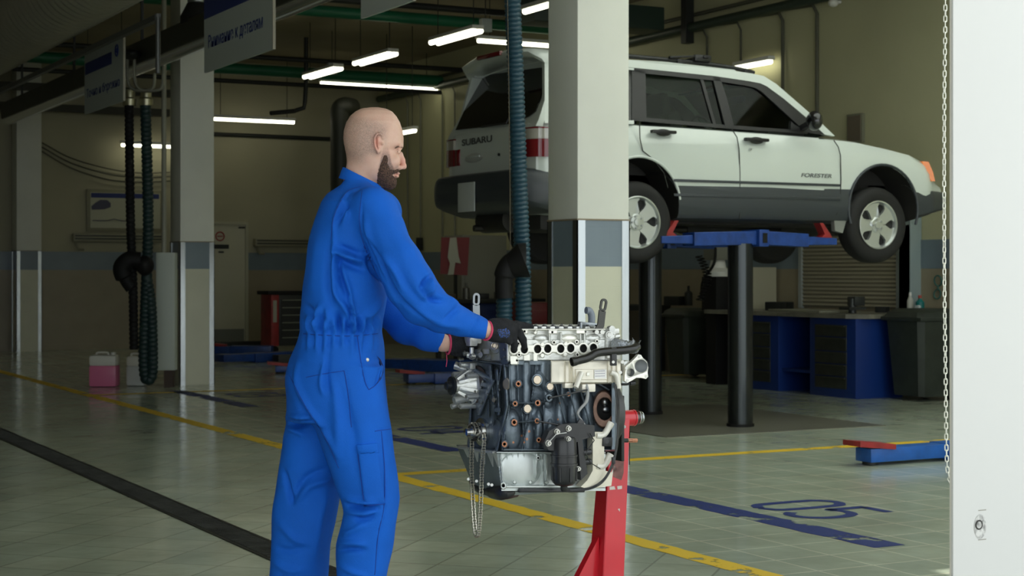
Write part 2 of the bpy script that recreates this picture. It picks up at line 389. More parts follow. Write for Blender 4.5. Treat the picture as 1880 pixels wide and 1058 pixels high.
q = MB(); q.lathe(hp+V(0, 0.001, 0), (0, -1, 0), [(0, 0.011), (0.002, 0.011), (0.003, 0.008), (-0.002, 0.005)], 20); q.build('bolt_hole', mat('hole_dark', (0.03, 0.028, 0.024), 0.9), gp)
q = MB(); q.ell(hp+V(0.004, 0.0, -0.004), (0.017, 0.0012, 0.026)); q.build('soot_smudge', mat('hole_ring', (0.20, 0.20, 0.19), 0.8, col2=(0.58, 0.58, 0.55), vscale=90, thr=(0.35, 0.6)), gp)
q = MB(); q.box(onY(1803, 937, FY-0.3), (0.022, 0.002, 0.0015)).box(onY(1803, 991, FY-0.3), (0.022, 0.002, 0.0015)); q.build('scratch_marks', mat('scratch', (0.25, 0.24, 0.2), 0.8), gp)
# added canopy, unseen, keeps the sun off the floor inside the main gateway
struct(MB().span((-6, -2.4, 4.9), (2.48, FY-0.3, 5.05)).build('added_canopy', mat('added_canopy_sheet', (0.5, 0.5, 0.48), 0.7)))

# wainscot of glazed tile with a blue-grey band
ZB, ZT = 1.338, 1.645
def tile_mat(base, name, sx=0.2, sz=0.2):
    m = base.copy(); m.name = name; N = m.node_tree.nodes; L = m.node_tree.links; b = N['Principled BSDF']
    tc = N.new('ShaderNodeTexCoord'); cmb = N.new('ShaderNodeCombineXYZ'); sp = N.new('ShaderNodeSeparateXYZ'); ad = N.new('ShaderNodeMath')
    L.new(tc.outputs['Object'], sp.inputs[0]); L.new(sp.outputs[0], ad.inputs[0]); L.new(sp.outputs[1], ad.inputs[1]); L.new(ad.outputs[0], cmb.inputs[0]); L.new(sp.outputs[2], cmb.inputs[1])
    br = N.new('ShaderNodeTexBrick'); br.offset = 0; br.inputs['Scale'].default_value = 1; br.inputs['Brick Width'].default_value = sx; br.inputs['Row Height'].default_value = sz; br.inputs['Mortar Size'].default_value = 0.003
    L.new(cmb.outputs[0], br.inputs['Vector']); bp = N.new('ShaderNodeBump'); bp.invert = True; bp.inputs['Strength'].default_value = 0.4; bp.inputs['Distance'].default_value = 0.003
    L.new(br.outputs['Fac'], bp.inputs['Height']); L.new(bp.outputs[0], b.inputs['Normal']); return m
wb = tile_mat(tile_b, 'beige_wall_tiles'); wpl = tile_mat(mat('pillar_tile', (0.60, 0.60, 0.46), 0.3, var=0.04, vscale=3), 'pillar_tiles'); wg = tile_mat(tile_g, 'blue_grey_wall_tiles')
a = MB(); a.span((XW-0.02, FY, 0), (XW, YB, ZB)); struct(a.build('trim_2', wb)); a = MB(); a.span((XW-0.024, FY, ZB), (XW, YB, ZT)); struct(a.build('trim_3', wg))
a = MB(); a.span((XL, YB-0.02, 0), (XW-0.02, YB, ZB)); struct(a.build('trim_4', wb)); a = MB(); a.span((XL, YB-0.024, ZB), (XW-0.024, YB, ZT)); struct(a.build('trim_5', wg))
struct(MB().span((XL, YB-0.03, 0), (XW, YB-0.02, 0.09)).build('baseboard_back', tile_b))

def pillar(x, y, label):
    S = 0.41; t = thing('pillar', label, 'pillar', (x+S/2, y+S/2, 0)); t['kind'] = 'structure'; c = V(x+S/2, y+S/2, 0)
    MB().box(c+V(0, 0, (ZC+ZT)/2), (S-0.01, S-0.01, ZC-ZT), bev=0.006).build('shaft', pilw, t)
    MB().box(c+V(0, 0, ZB/2), (S-0.012, S-0.012, ZB)).build('tile_cladding', wpl, t)
    MB().box(c+V(0, 0, (ZB+ZT)/2), (S-0.012, S-0.012, ZT-ZB)).build('blue_tile_band', wg, t)
    w = 0.062
    for sx in (-1, 1):
        for sy in (-1, 1):
            m = MB(); k = c+V(sx*S/2, sy*S/2, 0)
            m.span(k, k+V(-sx*w, -sy*0.008, ZT+0.003)); m.span(k, k+V(-sx*0.008, -sy*w, ZT+0.003)); m.build('corner_strip', steel, t)
    m = MB(); m.box(c+V(0, 0, ZT+0.006), (S+0.004, S+0.004, 0.01)); m.build('capping', mat('cap_brown', (0.25, 0.2, 0.13), 0.6), t)
    return t
PX0, PY0 = 5.564, 9.583
pillar(PX0, PY0, 'pale square pillar standing between the engine and the raised car')
pillar(5.60, 18.72, 'pale square pillar with steel corners beside the white wall cabinet')
pillar(5.60, 27.86, 'pale square pillar with steel corners standing against the back wall')

# ------------------------------------------------------------------ floor markings
yel = paint_material('worn_yellow_paint', (0.74, 0.50, 0.03), 0.385); blu = paint_material('worn_blue_paint', (0.006, 0.022, 0.15), 0.405); blu2 = mat('blue_paint', (0.006, 0.022, 0.15), 0.6, spec=0.3)
def strip(name, x0, x1, y0, y1, m, label, seed):
    random.seed(seed); n = int(max(abs(x1-x0), abs(y1-y0))/0.08); vs = []; fs = []; alongx = abs(x1-x0) > abs(y1-y0)
    for i in range(n+1):
        t = i/n
        for s in (0, 1):
            j = random.uniform(-0.006, 0.006)
            if alongx: vs.append((x0+(x1-x0)*t, (y1 if s else y0)+j, 0.0015))
            else: vs.append(((x1 if s else x0)+j, y0+(y1-y0)*t, 0.0015))
    fs = [(2*i, 2*i+1, 2*i+3, 2*i+2) for i in range(n)]
    o = MB().add(vs, fs).build(name, m); 
    for p in o.data.polygons:
        pass
    return tag(o, label, 'floor marking')
strip('yellow_floor_line', 4.24, 4.37, 5.0, 25.0, yel, 'long worn yellow line painted on the floor past the engine stand', 1)
strip('yellow_floor_line', 4.37, 12.0, 9.76, 9.89, yel, 'yellow line painted across the bay towards the blue lift arm on the floor', 2)
strip('yellow_floor_line', 4.37, 12.0, 17.6, 17.73, yel, 'yellow line painted across the far bay behind the lift columns', 3)
strip('blue_floor_line', 5.19, 5.38, 6.15, 8.75, blu, 'flaking blue line painted on the floor beside the bay number', 4)
strip('blue_floor_line', 5.22, 5.40, 10.9, 13.6, blu, 'blue line painted on the floor behind the mechanic', 5)
strip('blue_floor_line', 5.22, 5.40, 15.4, 17.9, blu, 'blue line painted on the floor near the steel cornered pillar', 6)
def bay_number(txt, ox, oy, label):
    def stroke(pts): # digits drawn as a ribbon on the floor: local u runs to the right of the digit, w to its top
        P = catmull([V(*p, 0) for p in pts], 6) if len(pts) > 3 else [V(*p, 0) for p in pts]
        L_, R_ = [], []
        for i, p in enumerate(P):
            d = (P[min(i+1, len(P)-1)]-P[max(i-1, 0)]).normalized(); nn = V(-d.y, d.x, 0)
            L_.append(p+nn*0.036); R_.append(p-nn*0.036)
        return L_, R_
    t = MB(); W_, H_ = 0.24, 0.62; u = 0; KH = 0.86
    G = {'0': [[(.12, 0), (.02, .07), (0, .2), (0, .42), (.02, .55), (.12, .62), (.22, .55), (.24, .42), (.24, .2), (.22, .07), (.12, 0)]],
         '5': [[(.24, .62), (.02, .62)], [(.02, .64), (.02, .34)], [(.0, .34), (.1, .39), (.2, .36), (.25, .25), (.24, .1), (.16, .0), (.06, .0), (0, .07)]],
         '4': [[(.18, 0), (.18, .62)], [(.18, .62), (0, .2)], [(0, .2), (.26, .2)]],
         '3': [[(0, .55), (.1, .62), (.22, .56), (.22, .4), (.1, .33), (.22, .27), (.24, .1), (.12, 0), (0, .06)]]}
    for ch in txt:
        for st in G[ch]:
            A, B = stroke(st); n = len(A); vs = []
            for i in range(n):
                for q in (A[i], B[i]): vs.append((ox+q.y*KH, oy-(u+q.x), 0.0018))
            t.add(vs, [(2*i, 2*i+1, 2*i+3, 2*i+2) for i in range(n-1)])
        u += 0.33
    return tag(t.build('bay_number', blu2), label, 'floor marking')
bay_number('05', 5.50, 7.60, 'bay number 05 painted in blue on the floor')
bay_number('04', 5.62, 12.7, 'blue bay number painted on the floor behind the oil pan')
bay_number('03', 5.62, 17.2, 'blue bay number painted on the floor near the far pillar')

# drain channel with grating
dr = thing('floor_drain', 'long dark drain grating running across the tiled floor', 'drain', (2.65, 12, 0)); dr['kind'] = 'structure'
gm = mat('drain_grate', (0.035, 0.037, 0.032), 0.5, 0.6, var=0.5, vscale=6, bump=0.6, bscale=30)
m = MB(); m.span((2.555, 4, 0), (2.575, 24, 0.004)); m.span((2.725, 4, 0), (2.745, 24, 0.004)); m.build('drain_edge', dark, dr)
m = MB(); m.span((2.575, 4, 0), (2.725, 24, 0.0015)); m.build('channel', mat('drain_black', (0.01, 0.01, 0.01), 0.6), dr)
m = MB(); y = 4.0
while y < 24: m.span((2.578, y, 0.001), (2.722, y+0.016, 0.005)); y += 0.035
m.build('grating', gm, dr)

# ------------------------------------------------------------------ ceiling services
def lamp(c, axis, L_, label, group, hang=True, two=False):
    t = thing('tube_lamp', label, 'lamp', c, group); a = V(*axis); e = 0.032
    s = V(a.y, a.x, 0)*0.05 if two else V(0, 0, 0)
    b = MB(); b.bar(c-a*L_/2+V(0, 0, 0.045), c+a*L_/2+V(0, 0, 0.045), 0.10 if not two else 0.16, 0.05, bev=0.01); b.build('housing', whitep, t)
    for k in ((-1, 1) if two else (0,)):
        m = MB(); m.cyl(c-a*(L_/2-0.02)+s*k, c+a*(L_/2-0.02)+s*k, e, 10); m.build('tube', tubeL, t)
    if hang:
        for k in (-0.4, 0.4):
            m = MB(); m.cyl(c+a*L_*k+V(0, 0, 0.07), V(*(c+a*L_*k)[:2], ZC), 0.006, 6); m.build('hanger', dark, t)
    return t
for (px, py, z, L_, lab) in [(592, 134, 4.2, 1.25, 'ceiling lamp next to a hanging grey junction box, above the mechanic'), (688, 108, 4.2, 1.25, 'middle short ceiling lamp running away from the gateway'), (836, 68, 4.2, 1.25, 'short ceiling lamp seen just left of the blue hose'), (745, 244, 3.3, 1.2, 'low lamp showing just beyond the forehead of the mechanic'), (1010, 8, 4.2, 1.2, 'short ceiling lamp at the top by the blue hose')]:
    c = onZ(px, py, z) if py < 300 else atD(px, py, 25)
    if px == 745: c = atD(733, 245, 25.5)
    lamp(c, (0, 1, 0), L_, lab, 'ceiling tube lamps', two=(py < 200 and px < 1000))
for (p0, p1, lab) in [((587, 152), (810, 163), 'long bright ceiling tube lamp above the mechanic'), ((875, 74), (1120, 88), 'long ceiling tube lamp passing behind the blue hose and pillar'), ((389, 218), (541, 225), 'long tube lamp on the back wall side right of the far pillar')]:
    z = 4.4 if p0[0] != 389 else 3.9
    A = onZ(*p0, z); B = onZ(*p1, z); L_ = B.x-A.x; lamp(A+V(L_/2, 0, 0), (1, 0, 0), L_, lab, 'ceiling tube lamps')
A = onY(221, 266, YB-0.35); _l = lamp(A+V(0.62, 0, 0), (1, 0, 0), 1.24, 'tube lamp lighting the poster on the back wall', 'ceiling tube lamps', hang=False)
MB().span((A.x+0.3, YB-0.36, A.z+0.05), (A.x+0.36, YB, A.z+0.08)).build('wall_bracket', dark, _l); MB().span((A.x+0.9, YB-0.36, A.z+0.05), (A.x+0.96, YB, A.z+0.08)).build('wall_bracket', dark, _l)
A = onX(1383, 119, XW-0.14); _l = lamp(A, (0, 1, 0), 0.74, 'short lamp on the right wall above the bonnet end of the raised car', 'ceiling tube lamps', hang=False)
MB().span((XW-0.14, A.y-0.2, A.z+0.04), (XW, A.y-0.16, A.z+0.07)).build('wall_bracket', dark, _l)
for (px, py) in ((614, 125), (898, 45)):
    c = onZ(px, py, 4.42)+V(0, 0.1, 0); t = thing('junction_box', 'small grey junction box hanging by a rod %s' % ('over the lamp above the mechanic' if px < 700 else 'left of the blue hose top'), 'junction box', c)
    MB().box(c, (0.14, 0.1, 0.17), bev=0.01).build('box', grey_m, t); MB().cyl(c+V(0, 0, 0.08), V(c.x, c.y, ZC), 0.006, 6).build('rod', dark, t)
# green sprinkler mains and conduits under the ceiling
def pipe(name, pts, r, m, label, cat='pipe', n=12): return tag(MB().tube(pts, r, n).build(name, m), label, cat)
g0 = onZ(430, 8, 4.6)
pipe('green_pipe', [(g0.x-6, g0.y, 4.6), (12.1, g0.y, 4.6)], 0.075, greenp, 'green main pipe crossing under the ceiling behind the blue hose')
pipe('dark_pipe', [(g0.x-6, g0.y-0.25, 4.72), (12.1, g0.y-0.25, 4.72)], 0.045, dark, 'dark pipe running beside the nearer green main')
g1 = onZ(500, 152, 4.5)
pipe('green_pipe', [(0, g1.y-1.4, 4.52), (12.1, g1.y-1.4, 4.52)], 0.09, greenp, 'green main pipe crossing near the back wall')
pipe('dark_pipe', [(0, g1.y-2.2, 4.62), (12.1, g1.y-2.2, 4.62)], 0.04, dark, 'dark pipe crossing in front of the far green main')
pipe('dark_pipe', [(5.0, 25.2, 4.3), (12.0, 25.2, 4.3)], 0.035, dark, 'thin dark pipe crossing below the far green main')
pipe('wall_beam_pipe', [(XW-0.12, 5, 4.45), (XW-0.12, 28, 4.45)], 0.06, mat('dark_green_pipe', (0.03, 0.05, 0.035), 0.5), 'dark green pipe running along the top of the right wall')
pipe('wall_cable', [(XW-0.05, 5, 4.62), (XW-0.05, 28, 4.62)], 0.025, olive, 'conduit running above the green pipe on the right wall', 'cable')
dk = onZ(1195, 46, 4.5); tag(MB().box(V(dk.x-0.9, dk.y, 4.55), (1.9, 0.5, 0.3), bev=0.02).build('heater_unit', mat('dark_green_unit', (0.02, 0.04, 0.03), 0.5)), 'dark ceiling unit hanging just right of the near pillar', 'heater')
hb = onZ(1262, 30, 4.6); tag(MB().box(V(hb.x, hb.y, 4.6), (0.12, 0.12, 0.7)).box(V(hb.x, hb.y, 4.93), (0.4, 0.3, 0.06)).build('pipe_hanger', dark), 'dark hanger bracket holding the wall pipe above the car roof', 'bracket')
for i, (px, y0) in enumerate([(772, 190), (812, 180), (835, 170), (1298, 52), (1360, 40), (1437, 26), (1500, 12), (748, 205)]):
    p = onX(px, 300, XW-0.03); top = 4.4
    lo = ZT+0.02 if px < 1000 else (ZT+0.05)
    pipe('wall_conduit', [(XW-0.03, p.y, lo), (XW-0.03, p.y, top-0.1), (XW-0.05, p.y+0.05, top), (XW-0.05, p.y+0.6, top+0.03)], 0.022 if px > 1400 else 0.015, olive if px > 900 else mat('grey_conduit', (0.22, 0.22, 0.17), 0.6), ['conduit on the right wall just past the face of the mechanic', 'conduit left of the raised car tail', 'conduit nearest the raised car tail', 'thin conduit rising behind the car roof rail', 'conduit behind the roof of the raised car', 'conduit meeting the lamp above the car', 'conduit rising behind the car door mirror', 'faint conduit nearest the face of the mechanic'][i], 'conduit', 8)
c = onX(770, 448, XW-0.06); tag(MB().box(c, (0.08, 0.13, 0.22), bev=0.01).build('wall_switch', dark), 'dark switch box on the wall below a conduit', 'switch')
c = onX(1571, 236, XW-0.03); t = thing('wall_panel', 'small brown inspection panel on the wall above the car bonnet', 'panel', c)
MB().box(c, (0.04, 0.27, 0.33), bev=0.005).build('frame', mat('panel_grey', (0.2, 0.2, 0.14), 0.6), t); MB().box(c+V(-0.018, 0, 0), (0.02, 0.22, 0.28)).build('cover', mat('panel_brown', (0.16, 0.13, 0.09), 0.7), t)
c = onX(1530, 5, XW-0.1); tag(MB().ell(c, (0.06, 0.06, 0.05)).cyl(c, c+V(0.12, 0, 0.02), 0.02).build('ceiling_camera', whitep), 'small white dome fixed beside the wall pipe', 'camera')
# black elbow duct and bent pipe at the back
e = atD(624, 205, 28.2)
tag(MB().tube(catmull([e+V(0.3, 0.2, 0.1), e+V(0.08, 0, 0.09), e, e+V(-.0, 0, -0.35)], 8)+[V(e.x, e.y, 0)], 0.16, 16).build('elbow_duct', mat('duct_dark', (0.03, 0.033, 0.026), 0.5)), 'dark elbow duct rising behind the head of the mechanic', 'duct')
pipe('bent_pipe', [atD(497, 208, 26), atD(540, 204, 26.3), atD(558, 198, 26.3), atD(560, 188, 26.3), atD(562, 150, 26.3), V(*atD(562, 150, 26.3)[:2], ZC)], 0.035, dark, 'thin bent dark pipe hanging over the back wall lamp')
pipe('wall_pipe', [onY(392, 246, YB-0.05), onY(622, 256, YB-0.05)], 0.035, dark, 'dark pipe running along the back wall right of the far pillar')
pipe('hanging_rod', [onY(530, 10, 20), onY(530, 2, 20)+V(0, 0, 0.3)], 0.01, dark, 'short rod hanging from the ceiling', 'rod')
for k, zz in enumerate((3.95, 4.25)):
    tag(MB().span((2.0, YB-0.5-0.3*k, zz), (onY(312, 300, YB-0.5).x, YB-0.35-0.3*k, zz+0.12)).build('cable_tray', mat('tray_dark', (0.05, 0.05, 0.035), 0.6)), ['lower dark cable tray on the left of the back wall', 'upper dark cable tray on the left of the back wall'][k], 'cable tray')
# corrugated silver ventilation duct
def corr(pts, r, pitch, depth, n=20):
    P = catmull(pts, 10) if len(pts) > 2 else [V(*p) for p in pts]
    out = []; rr = []; acc = 0; last = P[0]; L_ = [0]
    for i in range(1, len(P)): L_.append(L_[-1]+(P[i]-P[i-1]).length)
    k = int(L_[-1]/(pitch/4)); j = 0
    for i in range(k+1):
        s = L_[-1]*i/k
        while j < len(P)-2 and L_[j+1] < s: j += 1
        t = (s-L_[j])/max(1e-6, L_[j+1]-L_[j]); out.append(P[j].lerp(P[j+1], t)); rr.append(r-depth*(1 if i % 4 in (0,) else 0.25 if i % 4 in (1, 3) else 0))
    return out, rr
m = MB(); m.tube(*corr([(3.70, 11, 4.0), (3.70, 25.0, 4.0)], 0.42, 0.17, 0.035), n=36); tag(m.build('ventilation_duct', mat('duct_foil', (0.48, 0.46, 0.38), 0.36, 0.6)), 'large corrugated ventilation duct under the ceiling at the upper left', 'duct')
# thin rail left of the extraction rail
A = onX(0, 168, 4.0); B = onX(290, 32, 4.0)
tag(MB().bar(A+(A-B)*0.2, B, 0.05, 0.05).bar(B, B+V(0, 0, 0.03), 0.04, 0.04).build('support_rail', mat('rail_grey', (0.12, 0.125, 0.12), 0.4, 0.6)), 'thin grey rail running under the ceiling behind the slogan boards', 'rail')
pipe('drop_pipe', [B+V(0, 0, 0.02), B+V(0.0, 0, -0.05), V(B.x, B.y, 3.0)], 0.022, mat('rail_grey'  , (0, 0, 0)), 'pipe dropping from the thin rail end by the hose brackets')

# ------------------------------------------------------------------ exhaust extraction rail with its hoses
XR = 5.05
def yOn(px, X): return onX(px, 300, X).y
ya, yb_ = yOn(15, XR), 8.9
er = thing('extraction_rail', 'aluminium exhaust extraction rail crossing the upper left under the ceiling', 'rail', (XR, ya, 3.6))
pr = [(-0.10, 0.20), (-0.13, 0.42), (0.13, 0.42), (0.10, 0.20)]
MB().prism([(XR+x, ya, 3.4+z) for x, z in pr], (0, yb_-ya, 0)).build('duct_profile', mat('rail_dark', (0.07, 0.07, 0.055), 0.5, 0.5), er)
MB().tube([(XR, ya, 3.60), (XR, yb_, 3.60)], 0.085, 24).build('aluminium_lip', mat('rail_bright', (0.92, 0.95, 0.98), 0.2, 1.0), er)
yp = yOn(362, XR); m = MB(); m.tube(*corr([(XR, yp, 3.95), (XR, yp, 4.9)], 0.10, 0.05, 0.008)); m.build('riser', alu, er)
m = MB(); m.lathe((XR, yp, 3.80), (0, 0, 1), [(0, 0.17), (0.06, 0.17), (0.2, 0.10)]); m.build('riser_collar', dark, er)
for k in range(4): MB().bar((XR, ya-1.0-k*3.2, 3.82), (XR, ya-1.0-k*3.2, ZC), 0.03, 0.03).build('hanger', dark, er)
dH = 18.45
def hose(name, pts, r, pitch, m_, label, n=16, group=None, caps=None):
    t = thing(name, label, 'hose', (pts[0].x, pts[0].y, 0), group); b = MB(); b.tube(*corr(pts, r, pitch, r*0.16), n=n); b.build('hose_tube', m_, t); return t
h1 = hose('exhaust_hose', [atD(237, 192, dH), atD(238, 300, dH), atD(240, 420, dH), atD(244, 520, dH), atD(246, 642, dH)], 0.052, 0.05, black, 'straight black exhaust hose hanging left of the looped one')
MB().tube(catmull([atD(258, 478, dH-0.1), atD(238, 478, dH-0.12), atD(224, 492, dH-0.12), atD(230, 512, dH-0.1), atD(242, 530, dH-0.1)], 6), [0.09]*6+[0.1]*12+[0.07]*7, 16).build('nozzle', black, h1)
h2 = hose('exhaust_hose', [atD(267, 192, dH), atD(270, 300, dH), atD(272, 420, dH), atD(267, 560, dH), atD(264, 650, dH), atD(266, 690, dH), atD(272, 698, dH), atD(279, 688, dH), atD(280, 640, dH), atD(277, 560, dH), atD(268, 500, dH)], 0.062, 0.05, hose_dk, 'dark green exhaust hose hanging in a long loop almost to the floor')
MB().ell(atD(266, 488, dH-0.08), (0.10, 0.10, 0.11)).build('nozzle', black, h2)
hb_ = thing('hose_bracket', 'steel trolley bracket carrying both hoses under the rail', 'bracket', atD(255, 170, dH))
for (a_, b_) in ((234, 284), (247, 300)):
    MB().tube(catmull([atD(a_, 105, dH-0.2), atD(a_, 140, dH-0.2), atD(a_+4, 158, dH-0.2), atD(a_+16, 166, dH-0.2), atD(b_-12, 166, dH-0.2), atD(b_-2, 158, dH-0.2), atD(b_, 135, dH-0.2)], 5), 0.018, 8).build('curved_rod', mat('bracket_steel', (0.3, 0.3, 0.25), 0.4, 0.8), hb_)
for px in (238, 268): MB().lathe(atD(px, 194, dH), (0, 0, 1), [(0, 0.075), (0.07, 0.08), (0.09, 0.06), (0.17, 0.06), (0.18, 0.03)]).build('hose_clamp', mat('clamp_brass', (0.4, 0.38, 0.26), 0.35, 0.9), hb_)
MB().ell(atD(240, 100, dH-0.2), (0.10, 0.15, 0.06)).build('trolley', dark, hb_)

# slogan boards on one line
XS = 4.35
def board(px0, px1, zlo, H, label, bar, text, tw, tx, logo=False):
    y0, y1 = yOn(px0, XS), yOn(px1, XS); t = thing('hanging_sign', label, 'sign', (XS, (y0+y1)/2, zlo), 'slogan boards'); L_ = y0-y1
    MB().box((XS, (y0+y1)/2, zlo+H/2), (0.02, L_, H)).build('board', mat('sign_grey', (0.42, 0.46, 0.44), 0.6), t)
    MB().box((XS, y1, zlo+H/2), (0.022, 0.012, H)).build('edge', mat('sign_edge', (0.30, 0.28, 0.22), 0.6), t)
    if bar: MB().box((XS-0.0105, y0-bar[0]*L_-(bar[1]-bar[0])*L_/2, zlo+H*(bar[2]+bar[3])/2), (0.003, (bar[1]-bar[0])*L_, H*(bar[3]-bar[2]))).build('blue_bar', blueink, t)
    if text: text_mesh('slogan', text, H*0.19, blueink, (XS-0.012, y0-tx*L_, zlo+H*0.25), (0, -1, 0), (0, 0, 1), t, width=tw*L_, bold=0.001)
    if logo: MB().torus((XS-0.011, y1+L_*0.15, zlo+H*0.80), (1, 0, 0), 0.055, 0.01).torus((XS-0.011, y1+L_*0.15, zlo+H*0.80), (1, 0, 0), 0.02, 0.008, 16, 6).build('round_logo', blueink, t)
    for yy in (y0-0.1, y1+0.1): MB().cyl((XS, yy, zlo+H), (XS, yy, ZC), 0.004, 6).build('wire', dark, t)
board(377, 503, 3.0, 0.78, 'grey hanging sign with a blue bar and the words Внимание к деталям', (0, 1, 0.58, 0.82), 'Внимание к деталям', 0.80, 0.07)
board(157, 228, 3.0, 0.66, 'grey hanging sign left of the hoses, with a blue bar and round logo', (0.02, 0.72, 0.63, 0.82), 'Точно и бережно', 0.86, 0.06, True)
board(665, 760, 3.0, 0.8, 'grey hanging sign whose lower edge shows at the top above the mechanic', None, None, 0, 0)
# ------------------------------------------------------------------ things on and along the walls at the back
# poster in a glazed frame with car picture
y_ = YB-0.03
A = onY(159, 347, y_); B = onY(300, 427, y_)
t = thing('poster_frame', 'framed car poster hanging on the lamplit back wall', 'poster', (A.x, YB, A.z))
MB().box(((A.x+B.x)/2, y_, (A.z+B.z)/2), (B.x-A.x, 0.03, A.z-B.z), bev=0.004).build('frame', mat('frame_olive', (0.24, 0.23, 0.15), 0.5), t)
a_, b_ = onY(166, 353, y_-0.017), onY(294, 420, y_-0.017)
MB().span((a_.x, y_-0.016, b_.z), (b_.x, y_-0.02, a_.z)).build('poster_sheet', mat('poster_paper', (0.42, 0.42, 0.31), 0.3), t)
m = MB(); m.span((a_.x+0.01, y_-0.021, a_.z-0.09), (b_.x-0.02, y_-0.023, a_.z-0.01)); m.build('blue_heading', blueink, t)
cc = onY(186, 378, y_-0.024); m = MB()
m.prism([cc+V(*p) for p in [(-.16, 0, -.07), (-.17, 0, -.01), (-.10, 0, .05), (-.02, 0, .10), (.10, 0, .10), (.16, 0, .05), (.16, 0, -.02), (.05, 0, -.06)]], (0, 0.003, 0)); m.build('car_picture', mat('picture_violet', (0.06, 0.06, 0.11), 0.5), t)
l_ = onY(170, 405, y_-0.024); MB().tube([l_, l_+V(0.25, 0, 0), l_+V(0.36, 0, 0.03), l_+V(0.5, 0, -0.0), l_+V(0.56, 0, 0)], 0.008, 6).build('curve_print', mat('picture_violet', (0, 0, 0)), t)
for (px0, px1, py, lab) in ((133, 300, 434, 'wall radiator below the framed poster'), (467, 566, 443, 'wall radiator between the back door and the mechanic')):
    A, B = onY(px0, py, YB-0.1), onY(px1, py, YB-0.1); t = thing('radiator', lab, 'radiator', (A.x, YB, A.z), 'wall radiators'); rm = mat('radiator_paint', (0.30, 0.29, 0.20), 0.5)
    MB().span((A.x, YB-0.16, A.z-0.09), (B.x, YB-0.04, A.z+0.05), bev=0.02).build('casing', rm, t)
    m = MB(); m.span((A.x+0.03, YB-0.17, A.z-0.05), (B.x-0.03, YB-0.16, A.z-0.03)); m.span((A.x+0.03, YB-0.17, A.z+0.0), (B.x-0.03, YB-0.16, A.z+0.02)); m.build('grille_slots', dark, t)
    MB().tube([V(A.x+0.05, YB-0.1, A.z-0.08), V(A.x+0.1, YB-0.1, A.z-0.22), V(A.x+0.2, YB-0.03, A.z-0.22)], 0.02, 8).build('feed_pipe', rm, t)
# cables sagging along the left wall
for k, (dz, lab) in enumerate(((0, 'upper sagging cable on the left of the back wall'), (0.12, 'lower sagging cable on the left of the back wall'), (0.22, 'slack cable drooping lowest on the back wall'))):
    P = [onY(77, 262+k*8, YB-0.06), onY(130, 290+k*9, YB-0.05), onY(200, 310+k*10, YB-0.05), onY(260, 318+k*8, YB-0.05), onY(320, 316+k*8, YB-0.05)]
    tag(MB().tube(catmull(P, 6), 0.012, 6).build('sagging_cable', olive), lab, 'cable')
# back door
A = onY(392, 412, YB-0.03); B = onY(450, 500, YB-0.03); dw = B.x-A.x
d1 = struct(MB().span((A.x-0.15, YB-0.03, 0), (B.x, YB-0.01, A.z)).build('door_1', mat('door_white', (0.55, 0.54, 0.42), 0.5)))
struct(MB().span((B.x, YB-0.06, 0), (B.x+0.05, YB, A.z+0.04)).span((A.x-0.2, YB-0.06, A.z), (B.x, YB, A.z+0.05)).build('door_frame', mat('door_frame_paint', (0.45, 0.45, 0.34), 0.5)))
MB().span((A.x-0.12, YB-0.034, 0.02), (B.x-0.02, YB-0.03, 0.3)).build('kick_plate', mat('kick_grey', (0.18, 0.19, 0.17), 0.5), d1)
c = onY(404, 434, YB-0.036); m = MB(); m.torus(c, (0, 1, 0), 0.075, 0.011); m.box(c, (0.10, 0.012, 0.02)); s1 = m.build('prohibition_sign', red_dk); tag(s1, 'round red prohibition sign on the back door', 'sign')
c = onY(407, 453, YB-0.036); tag(MB().box(c, (0.26, 0.008, 0.075)).build('door_plate', dark), 'dark oblong plate below the round sign on the back door', 'sign')
c = onY(406, 463, YB-0.036); tag(MB().box(c, (0.10, 0.006, 0.03)).build('small_door_plate', dark), 'tiny dark plate under the oblong plate on the back door', 'sign')
c = onY(444, 418, YB-0.036); tag(MB().box(c, (0.12, 0.02, 0.03)).build('door_closer', dark), 'small dark closer at the top corner of the back door', 'door closer')
# white cabinet on the pillar and its riser pipe
A = atD(291, 464, 18.9); B = atD(326, 680, 18.9); w = 0.214
t = thing('wall_cabinet', 'tall narrow white cabinet fixed to the steel cornered pillar', 'cabinet', (5.47, 19.0, 0))
cx_ = (A.x+B.x)/2; cy_ = (A.y+B.y)/2+0.05; RM = Matrix.Rotation(-YAW, 3, 'Z')
MB().box((cx_, cy_, (A.z+B.z)/2), (w, 0.16, A.z-B.z), bev=0.008, M=RM).build('body', mat('cabinet_white', (0.50, 0.55, 0.50), 0.45), t)
MB().box(V(cx_, cy_, (A.z+B.z)/2)-FW*0.083, (w-0.02, 0.012, A.z-B.z-0.03), bev=0.004, M=RM).build('door', mat('cabinet_white', (0, 0, 0)), t)
MB().box(V(cx_, cy_, 0.1)+RT*0.03, (0.10, 0.12, 0.2), M=RM).build('foot', mat('foot_brown', (0.06, 0.04, 0.03), 0.7), t)
p = atD(301, 300, 18.95); pipe('riser_pipe', [(p.x, p.y, A.z), (p.x, p.y, ZC-0.1)], 0.028, mat('riser_grey', (0.28, 0.28, 0.22), 0.5), 'grey pipe rising from the white cabinet to the ceiling')
